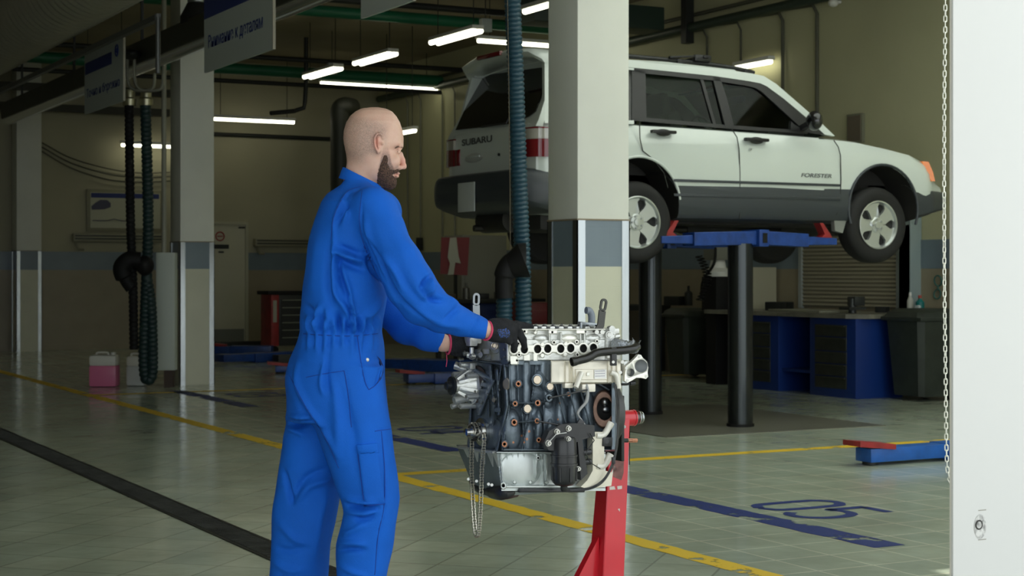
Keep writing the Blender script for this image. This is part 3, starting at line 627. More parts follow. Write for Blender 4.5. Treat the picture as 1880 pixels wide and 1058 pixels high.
# jerrycans
def can(px0, px1, py, d, lab, liq, hgt):
    c = atD((px0+px1)/2, py, d); w = (px1-px0)*d/FPX; t = thing('jerrycan', lab, 'canister', (c.x, c.y, 0), 'canisters by the far pillar')
    cl = mat('can_plastic', (0.62, 0.62, 0.56), 0.35)
    b = MB(); b.box((c.x, c.y, 0.002+hgt*0.33), (w, w*0.72, hgt*0.66), bev=0.03, M=RM); b.build('filled_body', liq, t)
    b = MB(); b.box((c.x, c.y, 0.002+hgt*0.8), (w, w*0.72, hgt*0.34), bev=0.035, M=RM); b.build('upper_body', cl, t)
    hh = V(c.x, c.y, hgt*0.96); MB().tube(catmull([hh-RT*w*0.3, hh-RT*w*0.25+UP*0.03, hh+RT*w*0.1+UP*0.03, hh+RT*w*0.15], 4), 0.012, 8).build('handle', cl, t)
    MB().cyl(hh+RT*w*0.32-UP*0.02, hh+RT*w*0.32+UP*0.035, 0.03, 14).build('cap', cl, t)
can(167, 217, 710, 18.97, 'canister with bright pink coolant standing on the floor left of the hoses', mat('pink_liquid', (0.62, 0.16, 0.30), 0.35), 0.37)
can(234, 268, 708, 19.1, 'milky white canister partly behind the looped hose', mat('can_white', (0.5, 0.53, 0.52), 0.35), 0.35)
# steel bumper posts whose edges gleam beside the canisters
# far tool trolley
A = atD(498, 535, 26.6); t = thing('tool_trolley', 'red and black tool trolley with light drawer edges behind the mechanic', 'tool trolley', (A.x, A.y, 0))
c0 = V(A.x, A.y, 0); ex, ey = V(1, 0, 0), V(0, 1, 0)
MB().span((A.x, A.y, 0.12), (A.x+0.13, A.y+0.5, 0.94), bev=0.01).build('side_frame', red_dk, t)
MB().span((A.x+0.13, A.y, 0.12), (A.x+0.95, A.y+0.5, 0.94), bev=0.01).build('body', dark, t)
MB().span((A.x-0.06, A.y-0.02, 0.94), (A.x+1.0, A.y+0.52, 1.0), bev=0.01).build('top_tray', black, t)
MB().span((A.x+0.03, A.y-0.012, 0.5), (A.x+0.09, A.y, 0.85)).build('white_label', mat('label_grey', (0.4, 0.4, 0.33), 0.6), t)
for k in range(6):
    z = 0.86-k*0.12; dr_ = MB().span((A.x+0.17, A.y-0.012, z-0.10), (A.x+0.92, A.y, z)).build('drawer', dark, t)
    MB().span((A.x+0.18, A.y-0.025, z-0.015), (A.x+0.91, A.y-0.012, z)).build('handle', mat('drawer_edge', (0.25, 0.26, 0.2), 0.4, 0.5), dr_)
for sx in (0.08, 0.85):
    for sy in (0.06, 0.44): MB().cyl((A.x+sx, A.y+sy-0.02, 0.06), (A.x+sx, A.y+sy+0.02, 0.06), 0.058, 14).build('caster', black, t)

# lift arms resting on the floor
def floor_arm(p, q, w, h, lab, pad=True, m_=None, padend=0):
    p = V(p.x, p.y, 0); q = V(q.x, q.y, 0); d = (q-p).normalized(); t = thing('lift_beam', lab, 'lift arm', p, None)
    m_ = m_ or blue_lift
    MB().bar(p+V(0, 0, h/2+0.012), p.lerp(q, 0.62)+V(0, 0, h/2+0.012), w*0.8, h*0.8, bev=0.006).build('inner_arm', m_, t)
    MB().bar(p.lerp(q, 0.30)+V(0, 0, h/2+0.006), q+V(0, 0, h/2+0.006), w, h, bev=0.008).build('outer_arm', m_, t)
    s = V(-d.y, d.x, 0)
    if pad:
        c = p+d*0.06; m = MB(); m.prism([c-d*0.16-s*0.09+V(0, 0, h+0.02), c-d*0.16+s*0.09+V(0, 0, h+0.02), c+d*0.14+s*0.10+V(0, 0, h-0.01), c+d*0.14-s*0.10+V(0, 0, h-0.01)], (0, 0, 0.035)); m.build('lifting_pad', red_dk, t)
        MB().cyl(c+V(0, 0, 0.004), c+V(0, 0, h+0.02), 0.055, 18).build('pad_screw', dark, t)
    return t
P = onZ(1592, 858, 0); floor_arm(V(P.x+0.05, P.y+0.1, 0), V(9.6, P.y+0.12, 0), 0.20, 0.115, 'blue lift arm with a red pad lying on the floor beside the gateway chain', m_=mat('bright_blue_paint', (0.010, 0.10, 0.40), 0.35, var=0.15, vscale=14))
floor_arm(onZ(402, 668, 0), onZ(536, 662, 0)+V(0.4, 0, 0), 0.35, 0.13, 'far blue lift arm lying on the floor between pillar and mechanic', pad=False)
floor_arm(onZ(392, 652, 0), onZ(500, 652, 0), 0.3, 0.14, 'blue lift arm lying just in front of the back door', pad=True)
floor_arm(onZ(505, 686, 0), onZ(700, 684, 0), 0.22, 0.10, 'red ended lift arm on the floor just behind the hip of the mechanic', pad=True)
floor_arm(onZ(712, 679, 0), onZ(860, 684, 0), 0.40, 0.15, 'blue lift arm on the floor seen under the forearms of the mechanic', pad=False)
floor_arm(onZ(745, 706, 0), onZ(900, 702, 0), 0.26, 0.12, 'red ended blue lift arm on the floor beside the water pump', pad=True)
for (px, py, lab) in ((560, 666, 'black bracket lying among the lift arms behind the mechanic'), (440, 640, 'dark beam lying on the floor before the back door')):
    c = onZ(px, py, 0); tag(MB().box(c+V(0, 0, 0.06), (0.9, 0.25, 0.12), bev=0.01).build('floor_beam', dark), lab, 'beam')
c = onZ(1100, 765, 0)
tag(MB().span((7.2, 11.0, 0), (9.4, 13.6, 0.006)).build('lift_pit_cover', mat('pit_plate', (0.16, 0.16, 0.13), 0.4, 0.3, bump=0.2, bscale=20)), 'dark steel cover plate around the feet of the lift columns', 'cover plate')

# ------------------------------------------------------------------ right hand workshop furniture
XF = 11.1; wood = mat('worktop_grey', (0.20, 0.19, 0.15), 0.4, var=0.3, vscale=6)
dfront = mat('drawer_grey', (0.028, 0.032, 0.024), 0.5, var=0.3, vscale=10)
def cabinet(y0, y1, lab):
    t = thing('drawer_cabinet', lab, 'cabinet', (XF+0.3, (y0+y1)/2, 0), 'blue cabinets under the worktop')
    MB().span((XF, y0, 0.0), (XF+0.62, y1, 0.82), bev=0.004).build('body', blue_cab, t)
    n = 5; z = 0.09
    for k in range(n):
        hh = (0.13, 0.13, 0.13, 0.15, 0.13)[k]; d_ = MB().span((XF-0.012, y0+0.14, z), (XF+0.005, y1-0.10, z+hh-0.008), bev=0.003).build('drawer', dfront, t)
        MB().span((XF-0.022, y0+0.16, z+hh-0.026), (XF-0.012, y1-0.12, z+hh-0.014)).build('handle', mat('handle_dull', (0.08, 0.085, 0.06), 0.5, 0.5), d_); z += hh
    return t
cabinet(13.45, 14.2, 'blue drawer cabinet at the near end of the bench beside the big bin')
cabinet(14.75, 15.5, 'blue drawer cabinet behind the nearer lift column')
tag(MB().span((XF+0.05, 14.2, 0.22), (XF+0.6, 14.75, 0.25)).build('bench_shelf', blue_cab), 'low blue shelf between the two drawer cabinets', 'shelf')
tag(MB().span((XF+0.6, 14.2, 0.0), (XF+0.62, 14.75, 0.82)).build('bench_back_panel', mat('navy_panel', (0.006, 0.02, 0.10), 0.5)), 'dark blue back panel between the drawer cabinets', 'panel')
tp = MB(); tp.prism([(XF-0.05, 13.55, 0.822), (XF+0.1, 13.38, 0.822), (XW-0.05, 13.38, 0.822), (XW-0.05, 16.1, 0.822), (XF-0.05, 16.1, 0.822)], (0, 0, 0.045))
tag(tp.build('worktop', wood), 'long grey worktop over the blue cabinets by the right wall', 'worktop')
# roller shutter, grey post and wall hose
A = onX(1472, 560, XW-0.03); B = onX(1652, 450, XW-0.03)
t = thing('roller_shutter', 'ribbed grey roller shutter on the wall above the worktop', 'shutter', (XW-0.05, (A.y+B.y)/2, 0.87)); sh = mat('shutter_grey', (0.30, 0.28, 0.20), 0.5)
zt = 1.9; ya2, yb2 = B.y, A.y; m = MB(); prof = []; z = 0.90
while z < zt: prof += [(-0.03, z), (-0.05, z+0.02), (-0.03, z+0.04)]; z += 0.045
m.prism([(XW+px_, ya2, z_) for px_, z_ in prof]+[(XW-0.005, ya2, prof[-1][1]), (XW-0.005, ya2, prof[0][1])], (0, yb2-ya2, 0)); m.build('curtain', sh, t, smooth=10)
for yy in (ya2, yb2): MB().span((XW-0.06, yy-0.03, 0.88), (XW-0.002, yy+0.03, zt)).build('guide_rail', grey_m, t)
A = onX(1672, 500, XW-0.08); tag(MB().box((XW-0.09, A.y, 1.24), (0.16, 0.19, 1.9-0.75), bev=0.01).span((XW-0.17, A.y-0.09, 0.868), (XW-0.01, A.y+0.09, 2.0)).build('wall_duct', mat('duct_bluegrey', (0.26, 0.32, 0.32), 0.5)), 'blue-grey upright duct on the wall below the front bumper of the car', 'duct')
hs = onX(1722, 528, XW-0.04); m = MB(); m.torus(hs+V(0, 0, 0.07), (1, 0, 0.1), 0.055, 0.008, 24, 8); m.torus(hs+V(0, 0.01, -0.07), (1, 0, -0.1), 0.05, 0.008, 24, 8); m.tube([hs+V(0, 0, 0.02), hs+V(0, 0, -0.02)], 0.008, 8)
tag(m.build('coiled_hose', mat('hose_green', (0.03, 0.12, 0.10), 0.5)), 'small coiled hose hanging on the wall behind the gateway chain', 'hose')
# bottles
def bottle(px, py, X, h, r, col, cap, lab, k):
    c = onX(px, py, X); c.z = 0.868; t = thing('spray_bottle', lab, 'bottle', c, 'bottles at the end of the worktop')
    MB().lathe(c, (0, 0, 1), [(0, r*0.95), (0.01, r), (h*0.62, r), (h*0.78, r*0.42), (h*0.84, r*0.4)], 18).build('body', col, t)
    MB().lathe(c+V(0, 0, h*0.84), (0, 0, 1), [(0, r*0.45), (h*0.16, r*0.4)], 12).build('cap', cap, t)
    if k: MB().box(c+V(-r*0.2, 0, h*0.35), (r*1.75, r*1.75, h*0.28), bev=r*0.8).build('label', mat('bottle_label', (0.5, 0.55, 0.55), 0.5), t)
bottle(1671, 566, 11.98, 0.22, 0.035, mat('grey_bottle', (0.45, 0.45, 0.40), 0.35), whitep, 'pale grey bottle standing at the end of the worktop', 0)
bottle(1689, 568, 11.98, 0.19, 0.046, mat('teal_bottle', (0.01, 0.16, 0.15), 0.35), mat('red_cap', (0.4, 0.05, 0.03), 0.4), 'teal bottle with a red cap at the end of the worktop', 1)
# wheeled bins
def bin_(c, w, h, lab):
    c = V(c.x, c.y, 0); t = thing('wheeled_bin', lab, 'bin', (c.x, c.y, 0), 'wheeled bins'); bm_ = mat('bin_green_black', (0.028, 0.036, 0.028), 0.5, var=0.2, vscale=8)
    rings = []
    for z, k in ((0.05, .40), (h*0.85, .5), (h*0.9, .5)):
        rings.append([c+V(sx*w*k, sy*w*k, z) for sx, sy in ((-1, -0.8), (-0.8, -1), (0.8, -1), (1, -0.8), (1, 0.8), (0.8, 1), (-0.8, 1), (-1, 0.8))])
    MB().loft(rings).build('body', bm_, t); MB().box(c+V(0, 0, h*0.89), (w*1.08, w*1.08, 0.04), bev=0.012).build('rim', bm_, t)
    MB().loft([[c+V(sx*w*k, sy*w*k, z) for sx, sy in ((-1, -0.8), (-0.8, -1), (0.8, -1), (1, -0.8), (1, 0.8), (0.8, 1), (-0.8, 1), (-1, 0.8))] for z, k in ((h*0.91, .54), (h*0.96, .5), (h, .38))]).build('lid', bm_, t)
    for s in (-1, 1): MB().cyl(c+V(w*0.36, s*w*0.33, 0.09), c+V(w*0.36, s*w*0.40, 0.09), 0.088, 18).build('wheel', black, t)
    MB().cyl(c+V(w*0.56, -w*0.4, h*0.93), c+V(w*0.56, w*0.4, h*0.93), 0.014, 10).build('handle', bm_, t)
c = atD(1695, 600, 17.0); bin_(c, 0.56, 0.93, 'large dark wheeled bin at the near end of the blue bench')
c = atD(1268, 600, 20.6); bin_(V(c.x, c.y, 0), 0.5, 0.86, 'dark wheeled bin between the two lift columns')
# pale locker and machine with coiled hose between the lift columns
A = onX(1350, 693, 11.55); t = thing('locker', 'pale beige locker standing left of the nearer lift column', 'locker', (11.8, A.y+0.2, 0)); lk = mat('locker_beige', (0.42, 0.40, 0.29), 0.5)
MB().span((11.55, A.y, 0.0), (12.15, A.y+0.6, 1.36), bev=0.006).build('body', lk, t); MB().span((11.535, A.y+0.02, 0.06), (11.55, A.y+0.58, 1.30), bev=0.004).build('door', lk, t); MB().box((11.525, A.y+0.12, 0.75), (0.02, 0.03, 0.12)).build('handle', dark, t)
A = onX(1318, 500, 11.22); t = thing('wall_machine', 'black and white workshop machine on the locker between the lift columns', 'machine', A)
c = V(A.x, A.y, 0)
MB().box(c+V(0, 0, 1.05), (0.26, 0.3, 0.4), bev=0.015).build('lower_housing', black, t); MB().lathe(c+V(0, 0, 1.25), (0, 0, 1), [(0, 0.15), (0.06, 0.16), (0.1, 0.1), (0.2, 0.08)], 24).build('white_bowl', whitep, t)
MB().box(c+V(0, 0, 1.52), (0.24, 0.26, 0.16), bev=0.02).build('head', mat('machine_grey', (0.2, 0.2, 0.17), 0.5), t); MB().tube(catmull([c+V(-0.1, -0.1, 1.62), c+V(-0.16, -0.15, 1.4), c+V(-0.14, 0.1, 1.2), c+V(-0.1, 0.2, 1.0)], 6), 0.016, 8).build('cable', black, t)
MB().span(c+V(-0.1, -0.1, 0), c+V(0.1, 0.1, 0.86)).build('stand', black, t)
pts = []; A = atD(1283, 470, 19.2)
for i in range(180): w_ = i/180*2*math.pi*15; pts.append(A+V(0.045*math.cos(w_)+0.12*math.sin(i/180*3.1), 0.045*math.sin(w_), -i/180*0.52))
tag(MB().tube(pts, 0.008, 6).build('spiral_air_hose', black), 'black spiral air hose hanging between the lift columns', 'hose')
# clutter on the worktop
random.seed(5)
def clutter(px, py, d, kind, lab, s=1.0, z=0.868):
    c = atD(px, py, d); c.z = z
    if kind == 'box': o = MB().box(c+V(0, 0, 0.04*s), (0.13*s, 0.16*s, 0.08*s), rz=0.4, bev=0.01).build('parts_box', dark)
    elif kind == 'clamp':
        o = MB().box(c+V(0, 0, 0.05), (0.16*s, 0.12*s, 0.03)).cyl(c+V(0, 0, 0), c+V(0, 0, 0.11*s), 0.03*s).box(c+V(0.05, 0, 0.09*s), (0.1*s, 0.09*s, 0.07*s), bev=0.01).build('bench_vice', mat('vice_grey', (0.06, 0.065, 0.06), 0.4, 0.5))
    elif kind == 'tray': o = MB().box(c+V(0, 0, 0.012), (0.5*s, 0.9*s, 0.024), bev=0.005).build('tray', mat('tray_grey', (0.24, 0.24, 0.18), 0.4))
    elif kind == 'can': o = MB().lathe(c, (0, 0, 1), [(0, 0.035*s), (0.11*s, 0.035*s), (0.13*s, 0.012*s), (0.17*s, 0.011*s)], 14).build('oil_can', dark)
    tag(o, lab, {'box': 'box', 'clamp': 'vice', 'tray': 'tray', 'can': 'can'}[kind])
clutter(1565, 560, 17.6, 'clamp', 'dark bench vice on the worktop below the shutter', 1.4)
clutter(1490, 568, 18.2, 'tray', 'flat grey tray lying on the worktop near the vice')
clutter(1440, 560, 19.4, 'box', 'dark box on the worktop right of the nearer lift column', 1.1)
clutter(1424, 560, 18.9, 'box', 'dark box on the worktop touching the nearer lift column', 1.2)
clutter(1620, 562, 17.9, 'box', 'small dark box lying on the worktop near the grey bottle', 0.8)
clutter(1264, 540, 21.5, 'can', 'slim dark can standing between the lift columns', 1.5, 0.87)
clutter(1240, 545, 21.6, 'box', 'dark parts box by the slim can between the columns', 1.5, 0.87)
tag(MB().span((11.15, 18.4, 0.80), (12.1, 20.7, 0.868)).span((11.2, 18.5, 0), (11.28, 18.58, 0.8)).span((11.2, 20.5, 0), (11.28, 20.58, 0.8)).span((12.0, 18.5, 0), (12.08, 18.58, 0.8)).span((12.0, 20.5, 0), (12.08, 20.58, 0.8)).build('far_bench', dark), 'dark bench behind the lift columns', 'bench')

# bench, cabinet and red trays left of the near pillar, under the car tail
A = atD(842, 432, 24.6); t = thing('grey_cabinet', 'grey upright cabinet below the tail of the raised car', 'cabinet', (A.x, A.y, 0)); zc = A.z
MB().span((A.x, A.y-0.1, 0.0), (A.x+0.75, A.y+0.5, zc), bev=0.01).build('body', mat('cab_grey', (0.22, 0.22, 0.18), 0.5), t); MB().span((A.x+0.05, A.y-0.112, 0.1), (A.x+0.7, A.y-0.1, zc-0.12), bev=0.004).build('door', mat('cab_grey', (0, 0, 0)), t)
A = atD(810, 436, 24.0); B = atD(862, 436, 24.0); C_ = atD(858, 506, 24.0); D_ = atD(808, 503, 24.0)
ta = MB().prism([A, B, C_, D_], FW*0.05).build('red_tray', mat('tray_red', (0.22, 0.015, 0.015), 0.5)); tag(ta, 'red tray hanging upright with a white cloth over it', 'tray'); _p = (A+B)/2+FW*0.07; MB().span((_p.x-0.02, _p.y-0.02, 0), (_p.x+0.02, _p.y+0.02, _p.z)).build('stand_pole', dark, ta)
cl = [atD(826, 437, 23.95), atD(838, 436, 23.95), atD(842, 470, 23.9), atD(846, 484, 23.9), atD(836, 482, 23.92), atD(833, 504, 23.92), atD(822, 505, 23.92), atD(826, 484, 23.95), atD(822, 472, 23.95)]
tag(MB().prism(cl, FW*0.012).build('cloth', mat('cloth_white', (0.5, 0.5, 0.42), 0.9, bump=0.3)), 'white cloth draped over the red tray', 'cloth')
A = atD(800, 545, 23.2); t = thing('long_bench', 'dark cluttered bench behind the forearms of the mechanic', 'bench', (A.x, A.y, 0))
MB().span((A.x, A.y, 0.86), (A.x+1.75, A.y+0.5, 0.92), bev=0.01).build('top', dark, t)
for sx in (0.05, 1.62): MB().span((A.x+sx, A.y+0.05, 0), (A.x+sx+0.06, A.y+0.11, 0.86)).build('leg', dark, t)
MB().span((A.x+0.6, A.y+0.1, 0.02), (A.x+1.2, A.y+0.48, 0.86), bev=0.01).build('blue_drawer_unit', mat('navy_panel', (0, 0, 0)), t)
for k in range(7):
    c = V(A.x+0.12+k*0.25, A.y+0.3, 0.92); random.seed(k); s = random.uniform(0.6, 1.3)
    if k % 2: tag(MB().box(c+V(0, 0, 0.05*s), (0.18, 0.14, 0.1*s), rz=k, bev=0.01).build('tool_box', [dark, mat('tool_brown', (0.1, 0.07, 0.04), 0.6)][k % 4 == 1]), 'small tool case on the dark bench, %s from its left end' % ['', 'first', '', 'second', '', 'third'][k], 'tool case', 'tool cases on the dark bench')['group'] = 'tool cases on the dark bench'
    else: tag(MB().lathe(c, (0, 0, 1), [(0, 0.05), (0.12*s, 0.05), (0.14*s, 0.02), (0.18*s, 0.02)], 12).build('fluid_can', mat('can_metal', (0.15, 0.15, 0.13), 0.4, 0.6)), 'small fluid can on the dark bench, %s from its left end' % ['first', '', 'second', '', 'third', '', 'fourth'][k], 'can', 'cans on the dark bench')
A = atD(972, 556, 21.0); t = thing('red_tool_chest', 'dark red tool chest just left of the near pillar, behind the blue hose', 'tool chest', (A.x, A.y, 0))
MB().span((A.x, A.y, 0.1), (A.x+0.7, A.y+0.5, A.z), bev=0.01).build('body', mat('chest_red', (0.13, 0.01, 0.012), 0.4), t)
for k in range(4): MB().span((A.x+0.03, A.y-0.012, 0.16+k*0.17), (A.x+0.67, A.y, 0.31+k*0.17), bev=0.003).build('drawer', mat('chest_red', (0, 0, 0)), t)
for sx in (0.08, 0.6):
    for sy in (0.08, 0.42): MB().cyl((A.x+sx, A.y+sy-0.02, 0.05), (A.x+sx, A.y+sy+0.02, 0.05), 0.048, 12).build('caster', black, t)

# ------------------------------------------------------------------ blue extraction hose before the car
dh = 10.9
bh = hose('blue_exhaust_hose', [atD(937, -120, dh), atD(941, 0, dh), atD(947, 150, dh), atD(953, 330, dh), atD(959, 480, dh), atD(961, 600, dh), atD(958, 690, dh), atD(945, 725, dh), atD(931, 700, dh), atD(926, 640, dh), atD(926, 545, dh)], 0.056, 0.030, hose_bl, 'blue ribbed exhaust hose hanging down in front of the raised car')
MB().tube(catmull([atD(926, 548, dh-0.1), atD(925, 520, dh-0.1), atD(928, 500, dh-0.1), atD(938, 484, dh-0.1), atD(955, 478, dh-0.1)], 5), [0.058]*8+[0.068]*13, 18).build('rubber_elbow', black, bh)
MB().tube([atD(936, 490, dh-0.1), atD(962, 478, dh-0.1), atD(966, 478, dh-0.1)], [0.075, 0.118, 0.112], 24).build('nozzle_cone', black, bh)
MB().tube([atD(937, 474, dh-0.1), atD(936, 320, dh-0.12), atD(934, 150, dh-0.12), atD(930, -100, dh-0.12)], 0.0028, 6).build('cord', mat('cord_brown', (0.10, 0.08, 0.05), 0.7), bh)
# ------------------------------------------------------------------ engine
XE, YE = 2.42, 4.60
def Ef(px, py, off=0.0): return onY(px, py, YE-off)
def El(px, py, off=0.0): return onX(px, py, XE-off)
silver = mat('cast_aluminium', (0.66, 0.67, 0.64), 0.42, 0.75, var=0.12, vscale=25, bump=0.15, bscale=120)
silver_lt = mat('machined_aluminium', (0.80, 0.79, 0.72), 0.38, 0.55, var=0.06, vscale=30, bump=0.05, bscale=150)
iron = mat('painted_cast_iron', (0.15, 0.185, 0.22), 0.36, 0.45, var=0.35, vscale=12, bump=0.18, bscale=90)
rust = mat('copper_rust', (0.50, 0.22, 0.12), 0.55, 0.2, var=0.25, vscale=80)
plug_m = mat('brassy_plug', (0.62, 0.53, 0.42), 0.35, 0.7)
soot = mat('sooty_port', (0.008, 0.008, 0.008), 0.8)
blk = mat('black_engine_plastic', (0.018, 0.019, 0.021), 0.32, var=0.2, vscale=20)
beige_al = mat('tan_stained_aluminium', (0.76, 0.72, 0.62), 0.42, 0.45, var=0.14, vscale=18)
pipe_al = mat('white_hose_stub', (0.74, 0.72, 0.64), 0.45, 0.2)
bolt_m = mat('zinc_bolt', (0.52, 0.52, 0.48), 0.35, 0.9)
eng = thing('engine', 'four cylinder car engine bolted to the red stand, chain hanging from its left end', 'engine', (2.6, 4.75, 0.9))

def S(t): t = np.clip(t, 0, 1); return t*t*(3-2*t)
class Relief:
    """a casting face: heights in metres over a plane addressed through pixel coordinates of the photo"""
    def __init__(s, fn, x0, x1, y0, y1, step=0.8):
        s.fn = fn; s.xs = np.arange(x0, x1+step/2, step); s.ys = np.arange(y0, y1+step/2, step)
        s.X, s.Y = np.meshgrid(s.xs, s.ys, indexing='ij'); s.H = np.zeros_like(s.X); s.M = np.zeros(s.X.shape, int)
    def up(s, h, m=None, where=None):
        k = h > s.H
        if m is not None: s.M[k & (h > 1e-4)] = m
        s.H = np.maximum(s.H, h); return s
    def disc(s, cx, cy, rx, h, ry=None, soft=1.2, m=None, dome=0):
        ry = ry or rx*1.12; r = np.sqrt(((s.X-cx)/rx)**2+((s.Y-cy)/ry)**2); g = S((1-r)*rx/soft+0.5)*h
        return s.up(g, m)
    def hole(s, cx, cy, rx, d, ry=None, m=1, soft=0.8):
        ry = ry or rx*1.12; r = np.sqrt(((s.X-cx)/rx)**2+((s.Y-cy)/ry)**2); k = S((1-r)*rx/soft+0.5)
        s.H = s.H*(1-k)+(-d)*k; s.M[r < 1.02] = m; return s
    def rib(s, x1, y1, x2, y2, w, h, m=None, w2=None, sq=False):
        dx, dy = x2-x1, y2-y1; L2 = dx*dx+dy*dy; t = np.clip(((s.X-x1)*dx+(s.Y-y1)*dy)/L2, 0, 1); d = np.hypot(s.X-x1-dx*t, s.Y-y1-dy*t); ww = w+((w2 or w)-w)*t
        q = np.clip(1-(d/ww)**2, 0, 1); return s.up((S(q*2.5) if sq else np.sqrt(q))*h, m)
    def blob(s, cx, cy, rx, ry, h, m=None):
        q = np.clip(1-((s.X-cx)/rx)**2-((s.Y-cy)/ry)**2, 0, 1); return s.up(np.sqrt(q)*h, m)
    def rect(s, x0, y0, x1, y1, h, soft=1.2, m=None):
        k = S((s.X-x0)/soft)*S((x1-s.X)/soft)*S((s.Y-y0)/soft)*S((y1-s.Y)/soft); return s.up(k*h, m)
    def paint(s, mask, m): s.M[mask] = m; return s
    def build(s, name, mats, parent, keep=None, back=0.03, smooth=50):
        nx, ny = s.X.shape; vs = [s.fn(s.X[i, j], s.Y[i, j], s.H[i, j]) for i in range(nx) for j in range(ny)]
        K = np.ones((nx-1, ny-1), bool) if keep is None else keep(s.X[:-1, :-1]+0.4, s.Y[:-1, :-1]+0.4)
        f = []; mi = []
        for i in range(nx-1):
            for j in range(ny-1):
                if K[i, j]: f.append((i*ny+j, (i+1)*ny+j, (i+1)*ny+j+1, i*ny+j+1)); mi.append(int(s.M[i, j]))
        # skirt along open edges gives the casting its thickness
        n0 = len(vs); vs += [s.fn(s.X[i, j], s.Y[i, j], -back) for i in range(nx) for j in range(ny)]
        for i in range(nx-1):
            for j in range(ny-1):
                if not K[i, j]: continue
                for (di, dj, a, b) in ((-1, 0, (0, 0), (0, 1)), (1, 0, (1, 0), (1, 1)), (0, -1, (0, 0), (1, 0)), (0, 1, (0, 1), (1, 1))):
                    ii, jj = i+di, j+dj
                    if ii < 0 or jj < 0 or ii >= nx-1 or jj >= ny-1 or not K[ii, jj]:
                        A = (i+a[0])*ny+j+a[1]; B = (i+b[0])*ny+j+b[1]; f.append((A, B, n0+B, n0+A)); mi.append(int(s.M[i, j]))
        m = MB(); m.v = vs; m.f = f; m.mi = mi; return m.build(name, list(mats), parent, smooth=smooth)

# --- cylinder head, exhaust side with its eight ports
def keep_head(x, y):
    low = np.where(x < 938, 664, np.where(x < 953, 671-(np.abs(x-945) > 6)*2, np.where(x < 1122, 663, 660)))
    return (y < low) & ~((x > 1013) & (x < 1120) & (y > 661)) & (y > 603.5+(x < 944)*14) & (y > 604+(x > 1112)*8)
R = Relief(Ef, 934, 1130, 602, 672, 0.6)
R.rect(930, 623, 1112, 663, 0.010, 2); R.rect(933, 603, 1112, 607, 0.012, 1.0, m=2)
for (x0, x1) in ((944, 975), (1007, 1029), (1058, 1080)): R.rect(x0-1, 605, x1-5, 614, 0.020, 1.5, m=2)
ports = [(943.5, 641), (962.5, 641.5), (987, 641), (1005.5, 640.5), (1029.5, 640.5), (1047.8, 639.5), (1071, 640), (1089.5, 639)]
for (x, y) in ports: R.disc(x, y, 10.5, 0.018, 11.5, 1.5, m=2)
R.rect(940, 632, 1098, 649, 0.018, 2.5, m=2)
for (x, y) in ((952, 631), (996, 633), (1017, 629), (1039, 632), (1059, 628), (1096, 627), (953, 652), (996, 653), (1038, 651), (1060, 651)): R.disc(x, y, 4.0, 0.020, m=2)
R.rect(935, 652, 952, 671, 0.016, 2, m=2); R.rect(960, 650, 975, 664, 0.014, 2, m=2); R.rect(978, 648, 988, 665, 0.018, 1.5, m=2); R.rect(1000, 655, 1012, 663, 0.008, 2)
R.rib(935, 626, 941, 628, 5, 0.022, m=2); R.rib(940, 626, 940, 650, 4, 0.02, m=2)
for (x, y0, y1) in ((957, 612, 628), (984, 606, 612), (1009, 612, 630), (1030, 612, 630), (1066, 612, 632), (1073, 612, 632)): R.rib(x, y0, x, y1, 2.3, 0.016)
R.blob(993, 622, 14, 8, 0.014); R.blob(1044, 622, 16, 9, 0.016, m=2); R.blob(1088, 622, 14, 9, 0.014); R.disc(983, 611, 3, 0.022, m=2)
for (x, y) in ports: R.hole(x, y, 6.2, 0.035, 7.3, m=1)
for (x, y) in ((952, 631), (1017, 629), (1059, 628), (1096, 627), (953, 651.5), (1060, 651.5), (949, 662), (963, 609), (1014, 610), (1075, 609)): R.hole(x, y, 1.4, 0.01, m=1)
R.rect(1113, 613, 1130, 660, 0.006, 2)
R.build('cylinder_head', (silver, soot, silver_lt), eng, keep_head)
a_, b_ = Ef(935, 604, -0.03), Ef(1128, 663, -0.03)
MB().span((XE+0.012, YE+0.028, b_.z), (b_.x, YE+0.26, a_.z-0.004), bev=0.006).build('head_core', silver, eng)
# cam carrier top: caps, studs, rockers
m = MB(); m2 = MB()
for i in range(8):
    px = 978+i*16; c = Ef(px, 600.5, -0.05)
    for k in range(3):
        cc = c+V(0, 0.055*k, 0); m.box(cc+V(0, 0, -0.003), (0.018, 0.034, 0.010), bev=0.003); m2.cyl(cc+V(0.010, 0, -0.006), cc+V(0.010, 0, 0.007), 0.0045, 8); m2.box(cc+V(-0.010, 0.02, -0.002), (0.010, 0.02, 0.012), bev=0.002)
m.cyl(Ef(950, 601.5, -0.10), Ef(1100, 601.5, -0.10), 0.010, 12); m.cyl(Ef(950, 601.5, -0.19), Ef(1100, 601.5, -0.19), 0.010, 12)
m.build('cam_caps', silver, eng); m2.build('rocker_studs', blk, eng)
# head right end with boss and sensor
m = MB(); m.cyl(Ef(1119, 615, -0.02), Ef(1119, 615, 0.016), 0.0125, 20); m.cyl(Ef(1119, 604, -0.06), Ef(1124, 604, -0.0), 0.010, 12); m.cyl(Ef(1108, 622, -0.02), Ef(1136, 617, -0.02), 0.009, 12)
m.box(Ef(1118, 608, -0.05), (0.05, 0.05, 0.018), bev=0.004); m.box(Ef(1120, 641, -0.03), (0.045, 0.07, 0.07), bev=0.01); m.build('end_housing', silver, eng)
m = MB(); m.cyl(Ef(1096, 610, 0.018), Ef(1096, 610, 0.027), 0.0075, 6); m.cyl(Ef(1106, 610, 0.018), Ef(1106, 610, 0.027), 0.0075, 6); m.torus(Ef(1119, 615, 0.017), (0, 1, 0), 0.008, 0.002, 16, 6)
m.build('end_bolts', bolt_m, eng)
